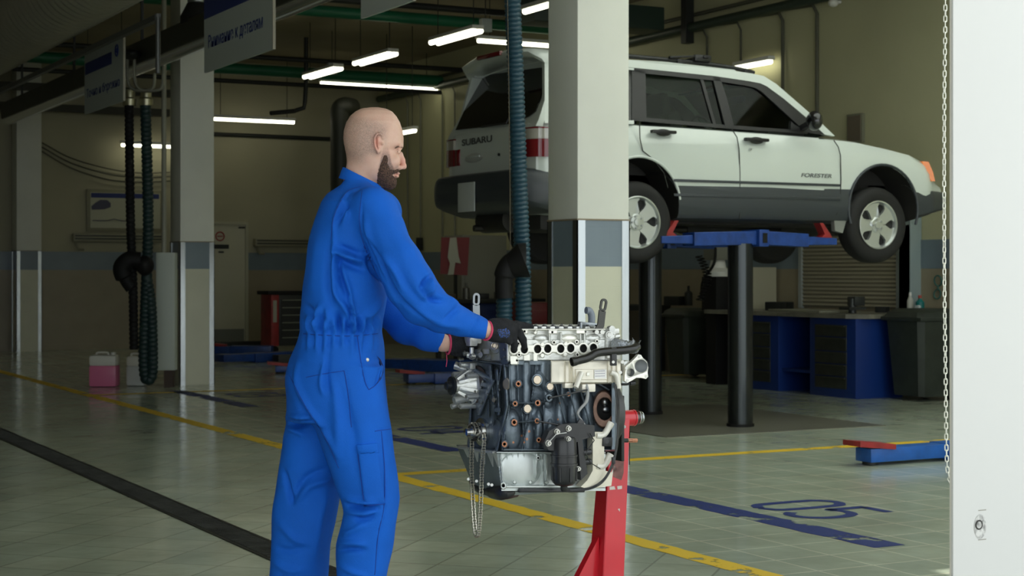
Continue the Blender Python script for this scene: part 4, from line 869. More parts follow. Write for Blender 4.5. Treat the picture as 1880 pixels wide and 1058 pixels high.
# water neck, blue grey elbow behind, small plate
m = MB(); m.tube(catmull([Ef(1086, 596, -0.16), Ef(1086, 580, -0.16), Ef(1082, 571, -0.16), Ef(1076, 570, -0.16)], 5), 0.012, 14); m.build('vent_elbow', mat('elbow_grey', (0.18, 0.21, 0.25), 0.4), eng)
m = MB(); m.bar(Ef(1064, 594, -0.08), Ef(1100, 598, -0.08), 0.03, 0.012, bev=0.003); m.cyl(Ef(1067, 603, -0.03), Ef(1067, 592, -0.03), 0.004, 8); m.build('top_plate', mat('plate_grey', (0.35, 0.38, 0.40), 0.35, 0.6), eng)
# lifting brackets with slotted eyes
def eye_bracket(name, bx, by, tx, ty, off, w, m_, lab, foot=None):
    # strap outline in the front plane with an elongated hole, built as a ring of quads around the slot plus the strap below
    A = Ef(bx, by, off); B = Ef(tx, ty, off); d = (B-A).normalized(); s = V(1, 0, 0)-d*d.x; s.normalize(); T = V(0, 0.005, 0); n = 14; L_ = (B-A).length
    outer, inner = [], []
    c2 = B-d*w; c1 = B-d*(w*2.35)
    for i in range(n+1): w_ = math.pi*i/n; outer.append(c2+s*w*math.cos(w_)+d*w*math.sin(w_)); inner.append(c2+s*w*0.42*math.cos(w_)+d*w*0.42*math.sin(w_))
    for i in range(n+1): w_ = math.pi+math.pi*i/n; outer.append(c1+s*w*math.cos(w_)*1.0+d*w*(-1.0 if 0 < i < n else 0)*math.sin(math.pi*i/n)); inner.append(c1+s*w*0.42*math.cos(w_)+d*w*0.42*math.sin(w_))
    k = len(outer); mb = MB(); vs = [p for p in outer]+[p for p in inner]+[p+T for p in outer]+[p+T for p in inner]; f = []
    for i in range(k):
        j = (i+1) % k; f += [(i, j, k+j, k+i), (2*k+i, 3*k+i, 3*k+j, 2*k+j), (i, 2*k+i, 2*k+j, j), (k+i, k+j, 3*k+j, 3*k+i)]
    mb.add(vs, f); base = c1-d*w*0.8
    mid = A+(base-A)*0.35+s*w*0.3
    mb.prism([base-s*w, base+s*w, mid+s*w*1.0, A+s*w*0.7, A-s*w*1.6, mid-s*w*1.0], T); o = mb.build(name, m_, eng); o['label'] = lab
    if foot: 
        for (fx, fy) in foot: mb2 = MB(); mb2.cyl(Ef(fx, fy, off), Ef(fx, fy, off+0.012), 0.008, 14); mb2.build('bracket_bolt', bolt_m, o)
    return o
eye_bracket('lifting_bracket', 1099, 612, 1110.5, 548.5, 0.006, 0.0125, mat('bracket_black', (0.05, 0.05, 0.045), 0.35, 0.4), 'dark slotted lifting bracket at the right end')
eye_bracket('lifting_bracket', 873, 612, 875, 538, -0.27, 0.0125, mat('bracket_zinc', (0.24, 0.26, 0.27), 0.35, 0.8), 'grey slotted lifting bracket at the left end')

# --- block, exhaust side
def keep_block(x, y): return (y > 660) & (y < 829) & (x > 933-(y > 745)*np.minimum((y-745)*0.25, 12))
R = Relief(Ef, 920, 1132, 660, 830, 0.8)
R.fn = lambda px, py, h: Ef(px, py, h-0.022)
R.up(0.012*S((R.Y-735)/30)); R.rect(934, 660, 1014, 672, 0.016, 2)
for (x, w, h) in ((945, 10, .010), (967, 8.5, .022), (1006, 9, .016), (1036, 9, 0.016), (1058, 8, .016), (1078, 9, .014)): R.rib(x, 668, x, 742, w, h)
R.rib(1000, 668, 1000, 690, 10, .018)
for (x, y, rx, ry, h) in ((940, 790, 19, 40, .040), (970, 800, 12, 50, .032), (989, 790, 9, 40, .040), (1010, 800, 9, 34, .030), (1030, 765, 12, 40, .036), (1054, 760, 13, 44, .044), (1080, 760, 14, 40, .040)): R.blob(x, y, rx, ry, h)
for (a, b, c, d, w, h) in ((950, 672, 952, 742, 1.8, .020), (984, 672, 976, 735, 1.8, .024), (978, 738, 958, 828, 2, .040), (958, 750, 963, 826, 2, .036), (998, 745, 1000, 826, 2, .036), (1018, 700, 1042, 790, 2.2, .044), (1042, 705, 1066, 795, 2.2, .048), (1066, 720, 1090, 800, 2.2, .046), (1090, 700, 1118, 716, 3, .040), (935, 668, 937, 745, 2.5, .022), (935, 745, 922, 826, 2.5, .030), (990, 690, 1012, 720, 10, .024), (925, 826, 1130, 826, 3, .042), (936, 742, 1000, 738, 2.2, .030)): R.rib(a, b, c, d, w, h)
for (x, y, r) in ((986.5, 697.7, 11), (1010, 710, 9.5), (968.5, 750.6, 10)): R.disc(x, y, r, .036, soft=2.5)
for (x, y, r) in ((986.5, 697.7, 7.6), (1010, 710, 6.6), (968.5, 750.6, 7.4)): R.disc(x, y, r, .042, m=1)
bosses = ((951.5, 705, 5.2), (945.5, 741.5, 4.6), (987, 740, 5.4), (944, 775.7, 5.8), (985.6, 773, 4.6), (926, 815.8, 5.2), (1043.5, 724, 3.6), (989, 808, 4.6))
for (x, y, r) in bosses: R.disc(x, y, r+1.8, .046, soft=2); R.disc(x, y, r, .056, soft=1, m=2); R.hole(x, y, r*0.42, -0.03, m=3)
R.disc(1008, 731, 7, .060, soft=1.5); R.hole(1008, 731, 2.5, -.045, m=3)
R.rib(946, 741, 986, 740, 1.8, .052); R.rib(944, 776, 986, 773, 1.8, .058)
for (x, y, r) in ((971, 792, 2.2), (957, 800, 2), (967, 806, 2.4), (962, 812, 1.8), (1024, 770, 1.6), (998, 776, 1.5), (1027, 740, 1.5), (942, 812, 2)): R.paint(((R.X-x)**2+(R.Y-y)**2) < r*r, 2)
# rusty starter opening
R.disc(1108, 752, 20, .052, 34, soft=3, m=4); R.hole(1110, 751, 14, .03, 20, m=3, soft=2)
R.rect(1121, 700, 1131, 828, .058, 2, m=0)
R.build('engine_block', (iron, plug_m, rust, soot, mat('rusty_iron', (0.16, 0.09, 0.065), 0.6, 0.3, var=0.3, vscale=30)), eng, keep_block, back=0.02)
b_ = Ef(1128, 829, -0.06)
MB().span((XE+0.01, YE+0.058, b_.z), (b_.x-0.02, YE+0.26, Ef(1000, 664).z), bev=0.006).build('block_core', iron, eng)
MB().ell(Ef(1110, 738, -0.015), (0.012, 0.012, 0.014)).ell(Ef(1112, 752, -0.02), (0.014, 0.01, 0.012)).build('starter_gear', alu, eng)
# bell housing ring and adaptor plate
c = Ef(1107, 756, -0.115); MB().lathe(c, (1, 0, 0), [(-0.02, 0.108), (0.012, 0.112), (0.02, 0.108), (0.02, 0.02)], 48).build('bellhousing_flange', mat('flange_dark', (0.06, 0.06, 0.058), 0.45, 0.4), eng)
# pipes over the block
m = MB(); m.tube(catmull([Ef(1076, 706, 0.03), Ef(1079, 722, 0.04), Ef(1076, 738, 0.045), Ef(1066, 750, 0.045), Ef(1061, 760, 0.045), Ef(1068, 772, 0.045), Ef(1080, 789, 0.045)], 6), [0.0055]*13+[0.0045]*12+[0.003]*12, 10); m.build('breather_hose', mat('hose_grey', (0.30, 0.31, 0.31), 0.45), eng)
m = MB(); m.tube([Ef(985.6, 773, 0.045), Ef(1042, 784, 0.05), Ef(1080, 792, 0.05)], 0.0028, 8); m.tube([Ef(1008, 731, 0.045), Ef(1043, 724, 0.05), Ef(1078, 716, 0.045)], 0.003, 8); m.build('oil_lines', blk, eng)
MB().box(Ef(1065, 778, 0.05), (0.022, 0.006, 0.026), M=Matrix.Rotation(0.6, 3, 'Y'), bev=0.002).build('line_clip', blk, eng)

# --- oil pan
def keep_pan(x, y): return (x > 912+(y-832)*0.13) & (y > 829)
R = Relief(lambda px, py, h: Ef(px, py, h-0.012), 911, 1112, 828, 902, 0.8)
R.up(0.010*S((R.Y-890)/3)); R.rect(905, 829, 1114, 833, .022, 1.5); R.rect(917, 891, 1114, 897, .020, 1.5)
R.blob(955, 862, 38, 34, .012)
for x in (931, 941, 951, 961): R.rib(x, 832, x, 843, 1.0, .010)
R.rib(986, 835, 984, 878, 4, .016, w2=1.5); R.disc(988, 841, 4, .024); R.hole(988, 841, 1.3, 0, m=1); R.disc(924, 892, 6, .030); R.hole(924, 892, 2.6, 0.0, m=1)
for x in (945, 974, 1003): R.disc(x, 885, 4.5, .004); R.disc(x, 886, 3.0, .020)
R.rib(918, 835, 924, 895, 2.0, .022); R.rib(996, 836, 998, 892, 1.5, .012); R.rib(1003, 836, 1004, 892, 1.5, .014)
R.build('oil_pan', (mat('pan_aluminium', (0.60, 0.64, 0.63), 0.4, 0.7, var=0.1, vscale=15), soot), eng, keep_pan, back=0.02)
a_ = Ef(920, 829, -0.03); b_ = Ef(1100, 899, -0.03)
pc = MB(); pc.loft([[(XE-0.012, YE+0.03, a_.z-0.008), (b_.x, YE+0.03, a_.z-0.008), (b_.x, YE+0.34, a_.z-0.008), (XE-0.012, YE+0.34, a_.z-0.008)], [(XE+0.012, YE+0.034, b_.z), (b_.x-0.01, YE+0.034, b_.z), (b_.x-0.01, YE+0.27, b_.z+0.01), (XE+0.012, YE+0.27, b_.z+0.01)]])
pc.build('pan_core', mat('pan_dull', (0.20, 0.23, 0.22), 0.5, 0.6, var=0.15, vscale=12), eng)
# ribs across the left end of the pan
m = MB()
for (x0, y0, x1, y1) in ((850, 823, 862, 848), (868, 824, 878, 856), (878, 826, 892, 860), (893, 830, 907, 864), (904, 832, 916, 865)):
    A = El(x0, y0, 0.018); B = El(x0+9, y0+1, 0.018); C_ = El(x1, y1, 0.0); m.prism([A, B, C_], V(0.025, 0, 0))
for px in (860, 875, 897, 903): m.cyl(El(px, 880+(px-860)*0.25, 0.0), El(px, 880+(px-860)*0.25, 0.014), 0.005, 8)
m.bar(El(846, 821, 0.012), El(912, 831, 0.012), 0.03, 0.008, bev=0.002); m.build('pan_ribs', silver, eng)
# lower black sump
m = MB(); m.tube(catmull([El(868, 884, -0.04), El(880, 894, -0.03), El(905, 902, -0.03), Ef(925, 905, -0.05), Ef(945, 901, -0.07)], 6), [0.014]*6+[0.02]*6+[0.024]*6+[0.022]*7, 14)
m.bar(Ef(940, 898, -0.04), Ef(1060, 898, -0.04), 0.10, 0.012, bev=0.004); m.build('sump_tray', blk, eng)
m = MB(); 
for k in range(7): m.box(Ef(962+k*14, 901, -0.01), (0.012, 0.012, 0.006), bev=0.001)
m.build('tray_clips', dark, eng)
# --- oil filter housing with its arm
c = Ef(1035.5, 850, 0.055); r = 0.0405; z0 = Ef(1035, 893, 0.055).z; z1 = Ef(1035, 802, 0.055).z; H_ = z1-z0
f_ = MB().lathe((c.x, c.y, z0), (0, 0, 1), [(0, 0.012), (0.004, 0.028), (0.012, 0.036), (0.022, r*0.95), (H_*0.42, r), (H_*0.425, r+0.0025), (H_*0.47, r+0.0025), (H_*0.475, r), (H_*0.60, r), (H_*0.605, r+0.002), (H_*0.64, r+0.002), (H_*0.645, r*0.99), (H_*0.93, r*0.96), (H_*0.98, r*0.85), (H_, r*0.6)], 40).build('oil_filter_housing', blk, eng)
MB().lathe((c.x, c.y, z0-0.016), (0, 0, 1), [(0, 0.008), (0.006, 0.011), (0.02, 0.011)], 12).build('drain_nut', dark, f_)
for w_ in range(8): a0 = w_*math.pi/4; MB().box((c.x+r*math.cos(a0), c.y+r*math.sin(a0), z0+H_*0.25), (0.004, 0.004, H_*0.28), rz=a0).build('rib', blk, f_)
m = MB(); o_ = 0.05
m.prism([Ef(x, y, 0.032) for x, y in ((990, 812), (1000, 790), (1022, 778), (1048, 776), (1082, 780), (1084, 800), (1060, 806), (1070, 868), (1058, 880), (1052, 810), (1010, 826), (1000, 826))], V(0, -0.03, 0))
m.cyl(Ef(1070, 795, 0.05), Ef(1085, 795, 0.05), 0.009, 12); m.cyl(Ef(1064, 832, 0.05), Ef(1084, 830, 0.05), 0.010, 12); m.cyl(Ef(1064, 850, 0.05), Ef(1084, 848, 0.05), 0.010, 12)
m.build('filter_bracket', blk, eng)
for (x, y, r_) in ((1022, 793, .0078), (1043, 787, .0078), (1006, 814, .0082), (1043, 806, .0062), (1061, 861, .0065)):
    m = MB(); m.lathe(Ef(x, y, 0.062 if y != 806 else 0.098), (0, -1, 0), [(-0.012, r_*1.25), (0.002, r_*1.25), (0.002, r_), (0.010, r_*0.9), (0.010, r_*0.45), (0.006, r_*0.4)], 12); m.build('bolt', bolt_m, eng)
m = MB(); m.tube([Ef(1008, 812, 0.07), Ef(1022, 797, 0.07), Ef(1040, 795, 0.07)], 0.0015, 6); m.build('bracket_wire', silver, eng)
# --- coolant block and stubs right of the filter
m = MB(); m.prism([Ef(x, y, 0.0) for x, y in ((1078, 792), (1099, 792), (1099, 862), (1115, 866), (1112, 890), (1070, 896), (1056, 892), (1068, 880), (1078, 862))], V(0, -0.035, 0)); m.build('coolant_block', mat('cream_casting', (0.70, 0.66, 0.54), 0.5, 0.25, var=0.08, vscale=20), eng)
for pts in ([(1094, 800), (1104, 800), (1112, 794), (1122, 776)], [(1094, 856), (1104, 857), (1112, 851), (1121, 834)]):
    P = catmull([Ef(*p, 0.03) for p in pts], 6); m = MB(); m.tube(P, [0.0105]*(len(P)-3)+[0.012, 0.012, 0.0115], 16); m.build('hose_stub', pipe_al, eng)
m = MB(); m.cyl(Ef(1114, 811, 0.03), Ef(1114, 811, 0.042), 0.007, 12); m.bar(Ef(1104, 811, 0.03), Ef(1122, 811, 0.03), 0.02, 0.03, bev=0.004); m.build('side_lug', blk, eng)
# --- EGR cooler: stained box, label, stubs, bracket
m = MB(); a_, b_ = Ef(1012, 664, 0.015), Ef(1138, 703, 0.015)
R = Relief(lambda px, py, h: Ef(px, py, h+0.022), 1011, 1140, 662, 705, 0.8); R.up(0.0145*np.sqrt(np.clip((R.X-1011)/16, 0, 1))*S((1142-R.X)/4)*S((R.Y-661)/4)*S((706-R.Y)/4))
for x in (1038, 1047, 1051, 1117, 1124, 1133): R.rib(x, 664, x, 703, 1.4, .020)
R.rect(1056, 677, 1116, 699, .019, 1.5, m=0); R.rect(1076, 683, 1083, 691, .022, 1, m=1)
R.build('exhaust_gas_cooler', (beige_al, silver_lt, soot), eng, back=0.035)
# faces of label
L0 = Ef(1091, 679, 0.0425); L1 = Ef(1113, 695, 0.0425)
MB().span((L0.x, L0.y-0.001, L1.z), (L1.x, L0.y, L0.z)).build('rating_label', mat('label_white', (0.78, 0.77, 0.74), 0.5), eng)
for k in range(3):
    m = MB(); 
    for j in range(7): m.span((L0.x+0.003+j*0.0052, L0.y-0.0016, L0.z-0.006-k*0.008), (L0.x+0.003+j*0.0052+0.0035, L0.y-0.001, L0.z-0.0035-k*0.008))
    m.build('label_print', mat('label_ink', (0.35, 0.33, 0.40), 0.6), eng)
m = MB(); m.cyl(Ef(1068, 684, 0.045), Ef(1057, 712, 0.055), 0.0085, 14); m.build('cooler_stub', pipe_al, eng)
m = MB(); m.tube(catmull([Ef(1122, 684, 0.045), Ef(1131, 689, 0.05), Ef(1134, 700, 0.05), Ef(1136, 713, 0.05)], 5), 0.0085, 14); m.build('cooler_stub', pipe_al, eng)
MB().box(Ef(1042, 708, 0.03), (0.03, 0.02, 0.016), bev=0.003).box(Ef(1074, 712, 0.01), (0.05, 0.05, 0.026), bev=0.004).build('cooler_mount', beige_al, eng)
# --- black coolant pipe
P = catmull([Ef(1050, 665, 0.06), Ef(1066, 661, 0.062), Ef(1080, 657, 0.063), Ef(1094, 649, 0.063), Ef(1112, 646, 0.063), Ef(1140, 644, 0.063), Ef(1160, 641, 0.06), Ef(1170, 636, 0.05)], 6)
m = MB(); m.tube(P, [0.0150]*3+[0.0135]*(len(P)-3), 20, cap=False); m.tube(P, [0.0125]*3+[0.0115]*(len(P)-3), 20, cap=False); m.torus(P[0], (P[1]-P[0]), 0.0138, 0.0014, 24, 6)
m.build('coolant_pipe', mat('pipe_black_gloss', (0.02, 0.02, 0.018), 0.22, 0.2), eng)
MB().box(Ef(1126, 655, 0.066), (0.02, 0.014, 0.058), bev=0.003).build('pipe_strap', blk, eng)
MB().cyl(Ef(1126, 665, 0.07), Ef(1126, 665, 0.082), 0.005, 6).build('strap_bolt', bolt_m, eng)
# foil wrapped hose
P = [Ef(1128+i*0.95, 631+i*0.22, 0.03-0.0005*i) for i in range(42)]
m = MB(); m.tube(P, [0.0165+0.0022*math.sin(i*1.9)+0.001*math.sin(i*0.7) for i in range(42)], 16); m.build('foil_hose', mat('crinkled_foil', (0.42, 0.45, 0.48), 0.25, 0.9, bump=0.8, bscale=150), eng)
m = MB(); random.seed(3)
for i in range(26):
    a_ = Ef(1140+random.random()*34, 628+random.random()*6, 0.03); m.cyl(a_, a_+V(random.uniform(-.008, .008), random.uniform(-.008, .008), random.uniform(.004, .014)), 0.0005, 4)
m.build('frayed_strands', alu, eng)
# --- two hole flange at the right
FE = 0.035
def fE(px, py, o=0): return Ef(px, py, FE+o)
out = [(1147, 690), (1150, 672), (1160, 664), (1168, 656), (1172, 651), (1177, 652), (1180, 657), (1188, 665), (1190, 675), (1189, 685), (1190, 692), (1186, 696), (1178, 694), (1168, 694), (1160, 699), (1152, 703), (1147, 700)]
def ring_flange(outline, holes, th):
    """plate with holes: bridge-free build by boolean on evaluated meshes"""
    pl = MB().prism([fE(x, y) for x, y in outline], V(0, 0.014, 0)).build('turbo_flange', silver_lt, eng)
    for (x, y, r) in holes:
        ct = MB().cyl(fE(x, y, 0.03), fE(x, y, -0.045), r, 32).build('cutter', silver_lt)
        md = pl.modifiers.new('b', 'BOOLEAN'); md.object = ct; md.operation = 'DIFFERENCE'; md.solver = 'EXACT'
        dg = bpy.context.evaluated_depsgraph_get(); me = bpy.data.meshes.new_from_object(pl.evaluated_get(dg)); pl.modifiers.clear(); pl.data = me; bpy.data.objects.remove(ct)
    return pl
fl = ring_flange(out, [(1157.5, 684, 0.0125), (1177, 672.5, 0.0205)], 0.01)
m = MB()
for (x, y, r) in ((1157.5, 684, 0.0125), (1177, 672.5, 0.0205)): m.tube([fE(x, y, 0.0), fE(x, y, -0.05)], r+0.0008, 32, cap=False); m.tube([fE(x, y, -0.012), fE(x, y, -0.05)], r+0.006, 32, cap=False); pass
m.box(fE(1148, 676, -0.03), (0.03, 0.03, 0.05), bev=0.01); m.build('flange_body', silver, eng)
m = MB()
for (x, y, r) in ((1157.5, 684, 0.0125), (1177, 672.5, 0.0205)): m.cyl(fE(x, y, -0.05), fE(x, y, -0.053), r+0.006, 32)
m.build('flange_throat', mat('throat_grey', (0.30, 0.32, 0.33), 0.5, 0.5), eng)
m = MB()
for (x, y) in ((1174, 655), (1187, 691), (1152, 699), (1150, 676)): m.cyl(fE(x, y, 0), fE(x, y, 0.003), 0.0045, 12)
m.cyl(Ef(1143, 665, 0.04), Ef(1143, 665, 0.05), 0.006, 6); m.cyl(Ef(1139, 684, 0.045), Ef(1139, 684, 0.055), 0.006, 6); m.build('flange_bolts', bolt_m, eng)
m = MB(); m.tube([Ef(1098, 706, 0.0), Ef(1150, 706, 0.0), Ef(1160, 704, 0.0)], 0.004, 8); m.cyl(Ef(1156, 704, 0.0), Ef(1165, 703, 0.0), 0.008, 12); m.build('actuator_rod', blk, eng)
# --- harness
for pts in ([(1128, 706, .055), (1132, 730, .06), (1134, 760, .06), (1133, 800, .06), (1130, 828, .06), (1122, 856, .06), (1108, 880, .05), (1085, 895, .04), (1050, 900, .03)],
            [(1130, 706, .052), (1136, 740, .055), (1135, 800, .055), (1131, 832, .055), (1124, 858, .055), (1106, 886, .05), (1080, 899, .04), (1046, 901, .03)]):
    MB().tube(catmull([Ef(*p) for p in pts], 6), 0.0024, 6).build('wiring_harness', blk, eng)
MB().box(Ef(1126, 846, 0.062), (0.010, 0.010, 0.022), bev=0.002).build('connector', blk, eng)
MB().tube([Ef(*p) for p in ((1083, 796, .07), (1091, 809, .07), (1078, 828, .07))]+[Ef(*p) for p in ((1076, 834, .07), (1084, 850, .07), (1102, 861, .06))], 0.0016, 6).build('bare_wire', blk, eng)

# --- left end: timing side
def keep_tim(x, y):
    lft = np.interp(y, [600, 622, 664, 700, 740, 775, 830], [868, 862, 868, 866, 862, 860, 857]); return (x > lft) & (y > 624)
R = Relief(lambda px, py, h: El(px, py, h-0.004), 855, 935, 622, 830, 0.7)
R.rect(850, 622, 940, 664, .010, 2, m=1); R.rect(870, 640, 884, 656, .030, 2, m=1); R.rect(886, 640, 900, 652, .034, 2, m=1); R.rect(888, 650, 902, 662, .026, 2, m=1); R.disc(909, 640, 9, .016, m=1); R.disc(882, 652, 4.5, .05, 6, m=1)
R.rib(922, 624, 926, 662, 9, .024, m=2, sq=True); R.rib(931, 626, 931, 660, 5, .026, m=1); R.rib(862, 660, 934, 672, 3, .020, m=0)
for (x, y) in ((928, 630), (925, 642), (926, 655), (931, 662), (919, 660)): R.disc(x, y, 1.7, .034, 2.2, m=3)
R.blob(895, 735, 22, 55, .03); R.rib(900, 672, 906, 740, 4, .04); R.rib(912, 680, 915, 760, 5, .03); R.rib(872, 680, 905, 700, 6, .03); R.rib(905, 700, 880, 760, 5, .05); R.rib(925, 668, 930, 745, 4, .022); R.rib(930, 745, 912, 828, 4, .022)
R.rib(897, 735, 897, 765, 2.5, .045); R.rib(920, 672, 905, 780, 2.2, .03); R.rect(906, 748, 920, 758, .05, 2); R.rib(866, 700, 860, 826, 3.5, .022); R.rib(859, 822, 912, 829, 3, .018)
R.blob(897, 795, 28, 32, .020)
R.disc(929, 705, 6, .022, 11, m=4); R.disc(876, 706, 20, .018, 34, m=5)
for (x, y) in ((887, 700), (883, 712), (872, 719), (895, 724), (884, 740), (906, 730), (910, 733), (916, 716), (893, 655), (880, 780), (876, 660)): R.disc(x, y, 1.9, .06, 2.4, m=3)
R.disc(906, 734, 3.5, .055, 5, m=4)
R.build('timing_side', (iron, silver, mat('blue_cover', (0.10, 0.13, 0.18), 0.35, 0.5), bolt_m, plug_m, mat('pump_gasket', (0.05, 0.035, 0.03), 0.6)), eng, keep_tim, back=0.02)
m = MB(); m.torus(El(908, 635, 0.03), V(-1, -0.6, 0.1), 0.010, 0.0035, 24, 8); m.cyl(El(908, 635, 0.0), El(908, 635, 0.026), 0.009, 16); m.build('filler_neck', plug_m, eng)
m = MB(); m.box(El(868, 622, 0.04), (0.04, 0.05, 0.032), bev=0.006); m.box(El(866, 628, 0.05), (0.028, 0.03, 0.026), bev=0.004); m.cyl(El(866, 638, 0.05), El(866, 652, 0.05), 0.007, 12); m.cyl(El(858, 652, 0.06), El(872, 655, 0.04), 0.009, 12); m.ell(El(867, 655, 0.05), (0.012, 0.012, 0.01)); m.box(El(862, 672, 0.03), (0.02, 0.05, 0.02), bev=0.003)
m.build('solenoid', silver, eng)
for (x, y, o, r_) in ((853, 649, .06, .006), (858, 651, .05, .005), (866, 655, .065, .006), (845, 660, .05, .004)): MB().lathe(El(x, y, o), (-1, 0, 0), [(-0.012, r_), (0, r_), (0, r_*1.5), (0.003, r_*1.5), (0.003, r_*0.8), (0.006, r_*0.8)], 8).build('bolt', bolt_m, eng)
# water pump
wc = El(849, 708, 0.045); pump = MB(); prof = [(-0.055, 0.045), (-0.045, 0.062), (-0.03, 0.062), (-0.028, 0.048), (0.0, 0.032), (0.02, 0.020), (0.03, 0.018), (0.034, 0.016)]
pump.lathe(wc, (-1, 0, 0), prof, 36); 
for k in range(8):
    a0 = k*math.pi/4+0.3; e = V(0, math.cos(a0), math.sin(a0)); pump.bar(wc+V(0.028, 0, 0)+e*0.055, wc+V(-0.02, 0, 0)+e*0.020, 0.006, 0.012, bev=0.002)
for k in range(6):
    a0 = k*math.pi/3+0.5; e = V(0, math.cos(a0), math.sin(a0)*1.15); pump.cyl(wc+e*0.058+V(0.05, 0, 0), wc+e*0.058+V(-0.008, 0, 0), 0.0095, 12)
pump.cyl(wc+V(0.03, 0.03, 0.05), wc+V(0.0, 0.055, 0.062), 0.013, 14); pump.cyl(wc+V(0.02, 0, -0.04), wc+V(-0.03, 0.0, -0.048), 0.012, 14); pump.cyl(wc+V(0.02, 0.03, -0.055), wc+V(-0.025, 0.03, -0.07), 0.009, 12)
po = pump.build('water_pump', silver, eng)
MB().lathe(wc+V(-0.03, 0, 0), (-1, 0, 0), [(0, 0.022), (0.004, 0.030), (0.012, 0.030), (0.014, 0.022), (0.014, 0.014), (0.028, 0.014), (0.03, 0.011)], 28).build('pump_hub', mat('hub_dark', (0.05, 0.055, 0.06), 0.3, 0.7), po)
for k in range(6):
    a0 = k*math.pi/3+0.5; e = V(0, math.cos(a0), math.sin(a0)*1.15); MB().cyl(wc+e*0.058+V(-0.008, 0, 0), wc+e*0.058+V(-0.014, 0, 0), 0.0055, 6).build('bolt', bolt_m, po)
# crank nose and sprocket
cc = El(886, 793, 0.02); ck = MB().lathe(cc, (-1, 0, 0), [(-0.02, 0.042), (0.008, 0.044), (0.010, 0.030), (0.018, 0.030), (0.019, 0.022), (0.045, 0.021), (0.046, 0.014), (0.060, 0.013), (0.063, 0.008)], 40).build('crank_nose', mat('polished_steel', (0.62, 0.62, 0.60), 0.22, 1.0), eng)
m = MB(); r0 = 0.0255
for k in range(20):
    a0 = k*math.pi/10; e = V(0, math.cos(a0), math.sin(a0)); m.bar(cc+V(-0.030, 0, 0)+e*(r0-0.004), cc+V(-0.030, 0, 0)+e*(r0+0.004), 0.004, 0.003)
m.lathe(cc+V(-0.027, 0, 0), (-1, 0, 0), [(0, r0-0.003), (0.006, r0-0.003)], 32); m.build('sprocket', dark, ck)
# hanging timing chain
cx_ = XE-0.053; s0 = V(cx_, cc.y, cc.z); loop = []
bot = onX(876, 986, cx_)
left = [onX(866, 800, cx_), onX(865.5, 860, cx_), onX(868, 920, cx_), onX(871, 965, cx_), onX(873.5, 982, cx_)]
right = [onX(878, 982, cx_), onX(880, 965, cx_), onX(882.5, 920, cx_), onX(884.5, 860, cx_), onX(888, 800, cx_)]
top = [s0+V(0, math.cos(a0), math.sin(a0))*0.0285 for a0 in [(-0.1+0.35*k)*1.0 for k in range(10)]]
def order(): 
    return right
arc = [s0+V(0, -math.cos(a0), math.sin(a0))*0.0290 for a0 in np.linspace(-0.25, math.pi+0.25, 9)]
path = catmull(left[::-1][:0]+[bot+V(0, 0, 0)]+right+arc+left+[bot+V(0, 0.0004, 0)], 10)
Ls = [0]
for i in range(1, len(path)): Ls.append(Ls[-1]+(path[i]-path[i-1]).length)
n = int(Ls[-1]/0.0085); n -= n % 2; pins = []
j = 0
for i in range(n):
    s = Ls[-1]*i/n
    while j < len(path)-2 and Ls[j+1] < s: j += 1
    pins.append(path[j].lerp(path[j+1], (s-Ls[j])/max(1e-9, Ls[j+1]-Ls[j])))
mc = MB(); mc2 = MB()
for i in range(n):
    a_, b_ = pins[i], pins[(i+1) % n]; w = 0.0062 if i % 2 else 0.0046
    mc2.cyl(a_-V(0.0062, 0, 0), a_+V(0.0062, 0, 0), 0.0022, 8)
    for s in (-1, 1): mc.bar(a_+V(s*w, 0, 0)-(b_-a_)*0.22, b_+V(s*w, 0, 0)+(b_-a_)*0.22, 0.0014, 0.0056, upv=V(0, 1, 0) if abs((b_-a_).normalized().z) > 0.9 else None)
ch = mc.build('timing_chain', mat('chain_steel', (0.72, 0.68, 0.58), 0.35, 0.95), eng); ch['label'] = 'steel timing chain hanging in a long loop'
mc2.build('chain_rollers', mat('roller_steel', (0.30, 0.28, 0.24), 0.35, 0.95), ch)

# ------------------------------------------------------------------ engine stand
st = thing('engine_stand', 'red steel engine stand with chipped paint on its upright post', 'engine stand', (3.0, 4.86, 0))
redc = mat('red_stand_paint', (0.58, 0.010, 0.022), 0.3, var=0.08, vscale=6, coat=0.4)
pc_ = onY(1121, 900, 4.90); PXc = pc_.x+0.0
lean = -0.012
zt = onY(1140, 768, 4.9).z
pb = MB(); hw, hd = 0.0435, 0.028
for z, dx in ((0.10, -0.035), (zt+0.03, 0.016)): pass
r0_ = [V(PXc-0.030+sx*hw*1.0, 4.90+sy*hd*2.0, 0.10) for sx, sy in ((-1, -1), (1, -1), (1, 1), (-1, 1))]
r1_ = [V(PXc+0.022+sx*hw*0.92, 4.90+sy*hd*1.0, zt+0.0) for sx, sy in ((-1, -1), (1, -1), (1, 1), (-1, 1))]
pb.loft([r0_, r1_]); pb.build('post', redc, st, bevel=0.004)
tc_ = onY(1150, 768, 4.9); ax0 = V(tc_.x-0.045, 4.9, tc_.z); ax1 = V(tc_.x+0.028, 4.9, tc_.z)
m = MB(); m.cyl(ax0, ax1, 0.0275, 32); m.cyl(ax1-V(0.004, 0, 0), ax1+V(0.002, 0, 0), 0.029, 32); m.build('pivot_tube', redc, st)
m = MB(); m.cyl(ax0-V(0.10, 0, 0), ax1+V(0.028, 0, 0), 0.021, 24); m.build('pivot_shaft', mat('shaft_dark', (0.12, 0.12, 0.11), 0.35, 0.8), st)
m = MB(); m.torus(ax1+V(0.030, 0, 0), (1, 0, 0), 0.0175, 0.0045, 28, 10); m.torus(ax1+V(0.018, 0, 0), (1, 0, 0), 0.021, 0.004, 28, 8); m.build('shaft_collar', steel, st)
